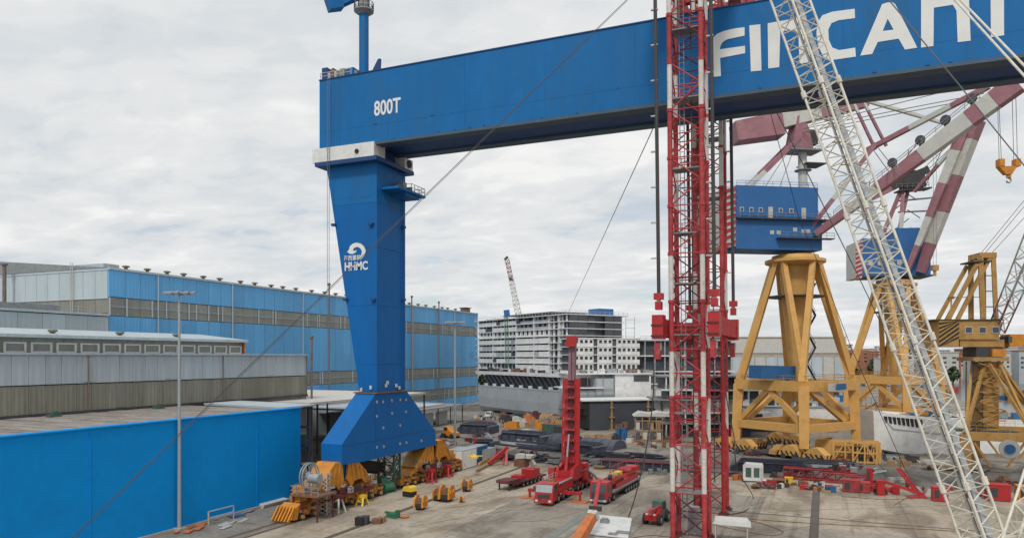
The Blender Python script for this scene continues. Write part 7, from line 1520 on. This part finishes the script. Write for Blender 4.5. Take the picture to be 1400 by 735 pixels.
# long thin stains, ruts and cables across the slabs
for i, (a, b) in enumerate((((640, 700), (900, 664)), ((560, 720), (760, 690)), ((700, 712), (820, 690)), ((870, 700), (1000, 690)), ((1050, 700), (1300, 690)), ((1000, 735), (1250, 700)), ((480, 712), (640, 690)))):
    A_, B_ = G(*a, .02), G(*b, .02); md_ = (A_+B_)/2+Vector((rs5.uniform(-2, 2), rs5.uniform(-3, 3), 0))
    rope_path('ground_cable', spl([A_, A_.lerp(md_, .5)+Vector((rs5.uniform(-1, 1), rs5.uniform(-1, 1), 0)), md_, B_]), .022, 'rope', ('faint dark line on the apron running towards the heavy truck', 'faint dark line on the apron before the mobile crane cab', 'short faint line behind the white cabin', 'faint line behind the telehandler', 'faint line before the red cabinets', 'faint diagonal line at the bottom right of the apron', 'faint line beside the loose bogies')[i], 'cable')

# ================================================================== FAR BACKGROUND
struct('water', MB().box(60, 1500, 330, 1200, -.3, .03), mat('harbour_water', (.05, .075, .08), .15, .1, .05))
def hallbox(px0, px1, ytop, ybase, lab, m_, name='warehouse', D_=40, band=None, roof='hull', group=None):
    a = G(px0, ybase); d = (HC)*FL/(ybase-HY); w_ = (px1-px0)/FL*d; h_ = HC+(HY-ytop)/FL*d
    t = thing(name, lab, 'building', (a.x, a.y, 0), TH, group)
    part(t, 'walls', MB().box(0, w_, 0, D_, 0, h_), m_); part(t, 'roof', MB().prism([(-.5, -.5, h_), (w_+.5, -.5, h_), (w_+.5, D_/2, h_+h_*.06), (w_+.5, D_+.5, h_), (-.5, D_+.5, h_), (-.5, D_/2, h_+h_*.06)][:3] + [(-.5, D_/2, h_+h_*.06)], (0, 0, .5)) if 0 else MB().box(-.5, w_+.5, -.5, D_+.5, h_+.003, h_+.7), roof)
    return t, w_, h_
t, w_, h_ = hallbox(985, 1156, 461, 532, 'long pale beige warehouse behind the nearer yellow portal', 'concrete', roof='tarp', D_=60)
for i in range(11): part(t, 'bay_panel', MB().box(i*w_/11+.4, (i+1)*w_/11-.4, -.25, -.01, h_*.12, h_*.62), 'hallgrey' if i % 3 else 'offwhite')
part(t, 'eaves_band', MB().box(-.3, w_+.3, -.5, -.02, h_*.70, h_*.97), 'tarp')
a = P(1028, 487, 560); ct = thing('control_tower', 'slim pale control tower on the horizon behind the warehouse', 'tower', (a.x, a.y, 0))
part(ct, 'shaft', MB().tube((0, 0, 0), (0, 0, 29), 3.2, 3.0, n=16), 'tarp'); part(ct, 'head', MB().lathe((0, 0, 29), [(3, 0), (5.5, 2), (6, 4), (4.6, 4.6)], 16), 'grey')
rs4 = random.Random(9)
U_ = 'first second third fourth fifth sixth seventh eighth ninth tenth eleventh twelfth thirteenth fourteenth fifteenth sixteenth seventeenth eighteenth nineteenth twentieth'.split()
ORD = U_+['twenty '+u for u in U_[:9]]+['thirtieth']+['thirty '+u for u in U_[:9]]
for i in range(34):
    px = 1150+i*8.4+rs4.uniform(-2, 2); d = rs4.uniform(520, 1100); a = P(px, 487, d); w_ = rs4.uniform(9, 20)*d/700; h_ = HC+rs4.uniform(-4, 14)*d/1000+ (3 if i % 5 == 0 else 0); h_ = max(8, h_)
    nm_ = rs4.choice(['pale', 'grey', 'tan', 'dull red', 'white']); mm_ = dict(pale='tarp', grey='hull', tan='city', white='offwhite')
    t = thing('city_building', nm_+' town block on the skyline, number of storeys low, '+('between the two yellow portals' if px < 1190 else 'behind the farther portal' if px < 1290 else 'right of the ochre crane' if px > 1360 else 'behind the ochre crane'), 'building', (a.x, a.y, 0), TH+rs4.uniform(-.3, .3), 'town blocks on the skyline')
    t['label'] = nm_+(' tall' if h_ > 24 else ' low')+' town block, number '+str(i+1)+' from the left along the skyline' if 0 else nm_+(' tall' if h_ > 24 else ' low')+' town block, '+ORD[i]+' from the left along the skyline'
    part(t, 'walls', MB().box(0, w_, 0, 14, 0, h_), mm_.get(nm_, 'terracotta')); part(t, 'roof', MB().box(-.4, w_+.4, -.4, 14.4, h_+.003, h_+.8), 'terracotta' if rs4.random() < .5 else 'hull')
    nfl = int(h_/3.6); mb = None
    nc = max(2, int(w_/5))
    for f in range(max(0, nfl-3), nfl):
        for c in range(nc): part(t, 'window', MB().box(c*w_/nc+w_/nc*.3, c*w_/nc+w_/nc*.7, -.12, -.003, f*3.6+1.2, f*3.6+2.7), 'glass')
# yachts and pontoon at the right
for i, (px, py, lab) in enumerate(((1392, 520, 'white motor yacht nearest the ochre crane in the harbour'), (1382, 506, 'white motor yacht moored behind the nearer one'), (1396, 500, 'small white boat farthest out at the right edge'), (1300, 508, 'white boat seen between the white boom and the ochre crane'))):
    q = G(px, py); L_ = 26 if i < 2 else 15; t = thing('motor_yacht', lab, 'yacht', (q.x, q.y, 0), TH+.1)
    part(t, 'hull', MB().prism([(-L_/2, 0, .1), (L_*.36, 0, .1), (L_*.5, 0, 3.2), (-L_/2, 0, 2.6)], (0, 6, 0)), 'white'); part(t, 'cabin', MB().prism([(-L_*.4, .8, 2.7), (L_*.25, .8, 2.9), (L_*.12, .8, 5.0), (-L_*.38, .8, 5.2)], (0, 4.4, 0)), 'white'); part(t, 'window_band', MB().box(-L_*.36, L_*.15, .7, .79, 3.5, 4.4), 'glass'); part(t, 'flybridge', MB().box(-L_*.3, L_*.05, 1.2, 4.6, 5.25, 6.6), 'white')
part_q = struct('quay', MB().box(20, 400, 166, 329, -.3, .1), 'apron2')
for i, (px, py, s_, lab) in enumerate(((1215, 512, 1, 'red and white storage stacks between portal legs'), (1172, 520, 1, 'dark crane parts stacked right of the warehouse'), (1196, 528, 1, 'grey scaffold towers beside the white bow block'), (1245, 530, 1, 'mixed crates behind the white bow block'), (1290, 535, 1, 'pale crates behind the white boom'), (1385, 545, 1, 'pale hull pieces behind the ochre crane'), (1060, 545, 1, 'mixed gear beneath the yellow portal'), (1140, 548, 1, 'ochre gear seen through the yellow portal'), (1115, 575, 1, 'dark skips beneath the yellow portal'), (1160, 580, 1, 'grey ladders and stairs right of the yellow portal'))):
    q = G(px, py); t = thing('gear_stack', lab, 'gear', (q.x, q.y, .1), TH+.1); cm_ = rs4.sample(['redmast', 'offwhite', 'hull', 'dark', 'timber', 'yellow', 'bluebox', 'brown', 'shipwhite', 'grey', 'ochre'], 5)
    for k in range(22): part(t, 'item', MB().cbox(rs4.uniform(-6, 8), rs4.uniform(-6, 6), 0, rs4.uniform(.6, 4), rs4.uniform(.6, 3), rs4.uniform(.8, 4.5)), cm_[k % 5])
q = G(1178, 612); t = thing('scaffold_stair', 'tall grey scaffold stair between the yellow portal and the white bow block', 'scaffold', (q.x, q.y, 0), TH)
for x in (0, 2.2, 4.6):
    for y in (0, 2.5): part(t, 'standard', MB().bar((x, y, 0), (x, y, 11.5), .14), 'grey')
for i in range(5):
    part(t, 'platform', MB().box(-.2, 4.8, -.2, 2.7, 2.1*i+2, 2.1*i+2.1), 'grey'); part(t, 'flight', MB().bar((.3+(i % 2)*3.6, .4, 2.1*i), (3.9-(i % 2)*3.6, .4, 2.1*i+2.1), .6, .1), 'dark'); part(t, 'rail', rail_line(MB(), [(0, 0, 2.1*i+2.1), (4.6, 0, 2.1*i+2.1)], 1, 1.5, .03), 'grey')
# trees: a few crowns on the skyline and the cypress at the hall corner
def tree(px, py, h_, r_, lab, n=260, d=None):
    q = G(px, py) if d is None else P(px, 487, d); t = thing('tree', lab, 'tree', (q.x, q.y, 0)); part(t, 'trunk', MB().tube((0, 0, 0), (0, 0, h_*.6), r_*.12, r_*.05, n=8), 'brown')
    mb = MB()
    for k in range(5): a = k*1.26; mb.tube((0, 0, h_*(.25+.08*k)), (math.cos(a)*r_*.6, math.sin(a)*r_*.6, h_*(.5+.08*k)), r_*.04, r_*.02, n=5)
    part(t, 'limb', mb, 'brown'); mb = MB()
    for k in range(n):
        u = rs4.random(); th = rs4.uniform(0, 6.283); rr = r_*math.sqrt(rs4.random())*(math.sin(math.pi*min(.97, .12+u*.85)))**.7; c = Vector((rr*math.cos(th), rr*math.sin(th), h_*(.18+.8*u))); s_ = r_*rs4.uniform(.10, .24)
        a = Vector((rs4.uniform(-1, 1), rs4.uniform(-1, 1), rs4.uniform(-1, 1))).normalized()*s_; b = a.cross(Vector((rs4.uniform(-1, 1), rs4.uniform(-1, 1), rs4.uniform(-1, 1)))).normalized()*s_
        mb.add([c-a-b, c+a-b, c+a*.7+b, c-a*.8+b], [(0, 1, 2, 3)])
    o = link('crown', mb.mesh('crown', 'foliage', fix=False), t); o['kind'] = 'stuff'
tree(659, 547, 12.5, 2.6, 'dark cypress like tree at the far right corner of the blue hall', 300)
for i, (px, d, h_) in enumerate(((1163, 520, 18), (1196, 700, 19), (1303, 560, 13))): tree(px, 0, h_, h_*.4, ('dark green tree on the skyline beside the warehouse end', 'green tree on the skyline between the two yellow portals', 'low green tree on the skyline behind the white boom')[i], 160, d)
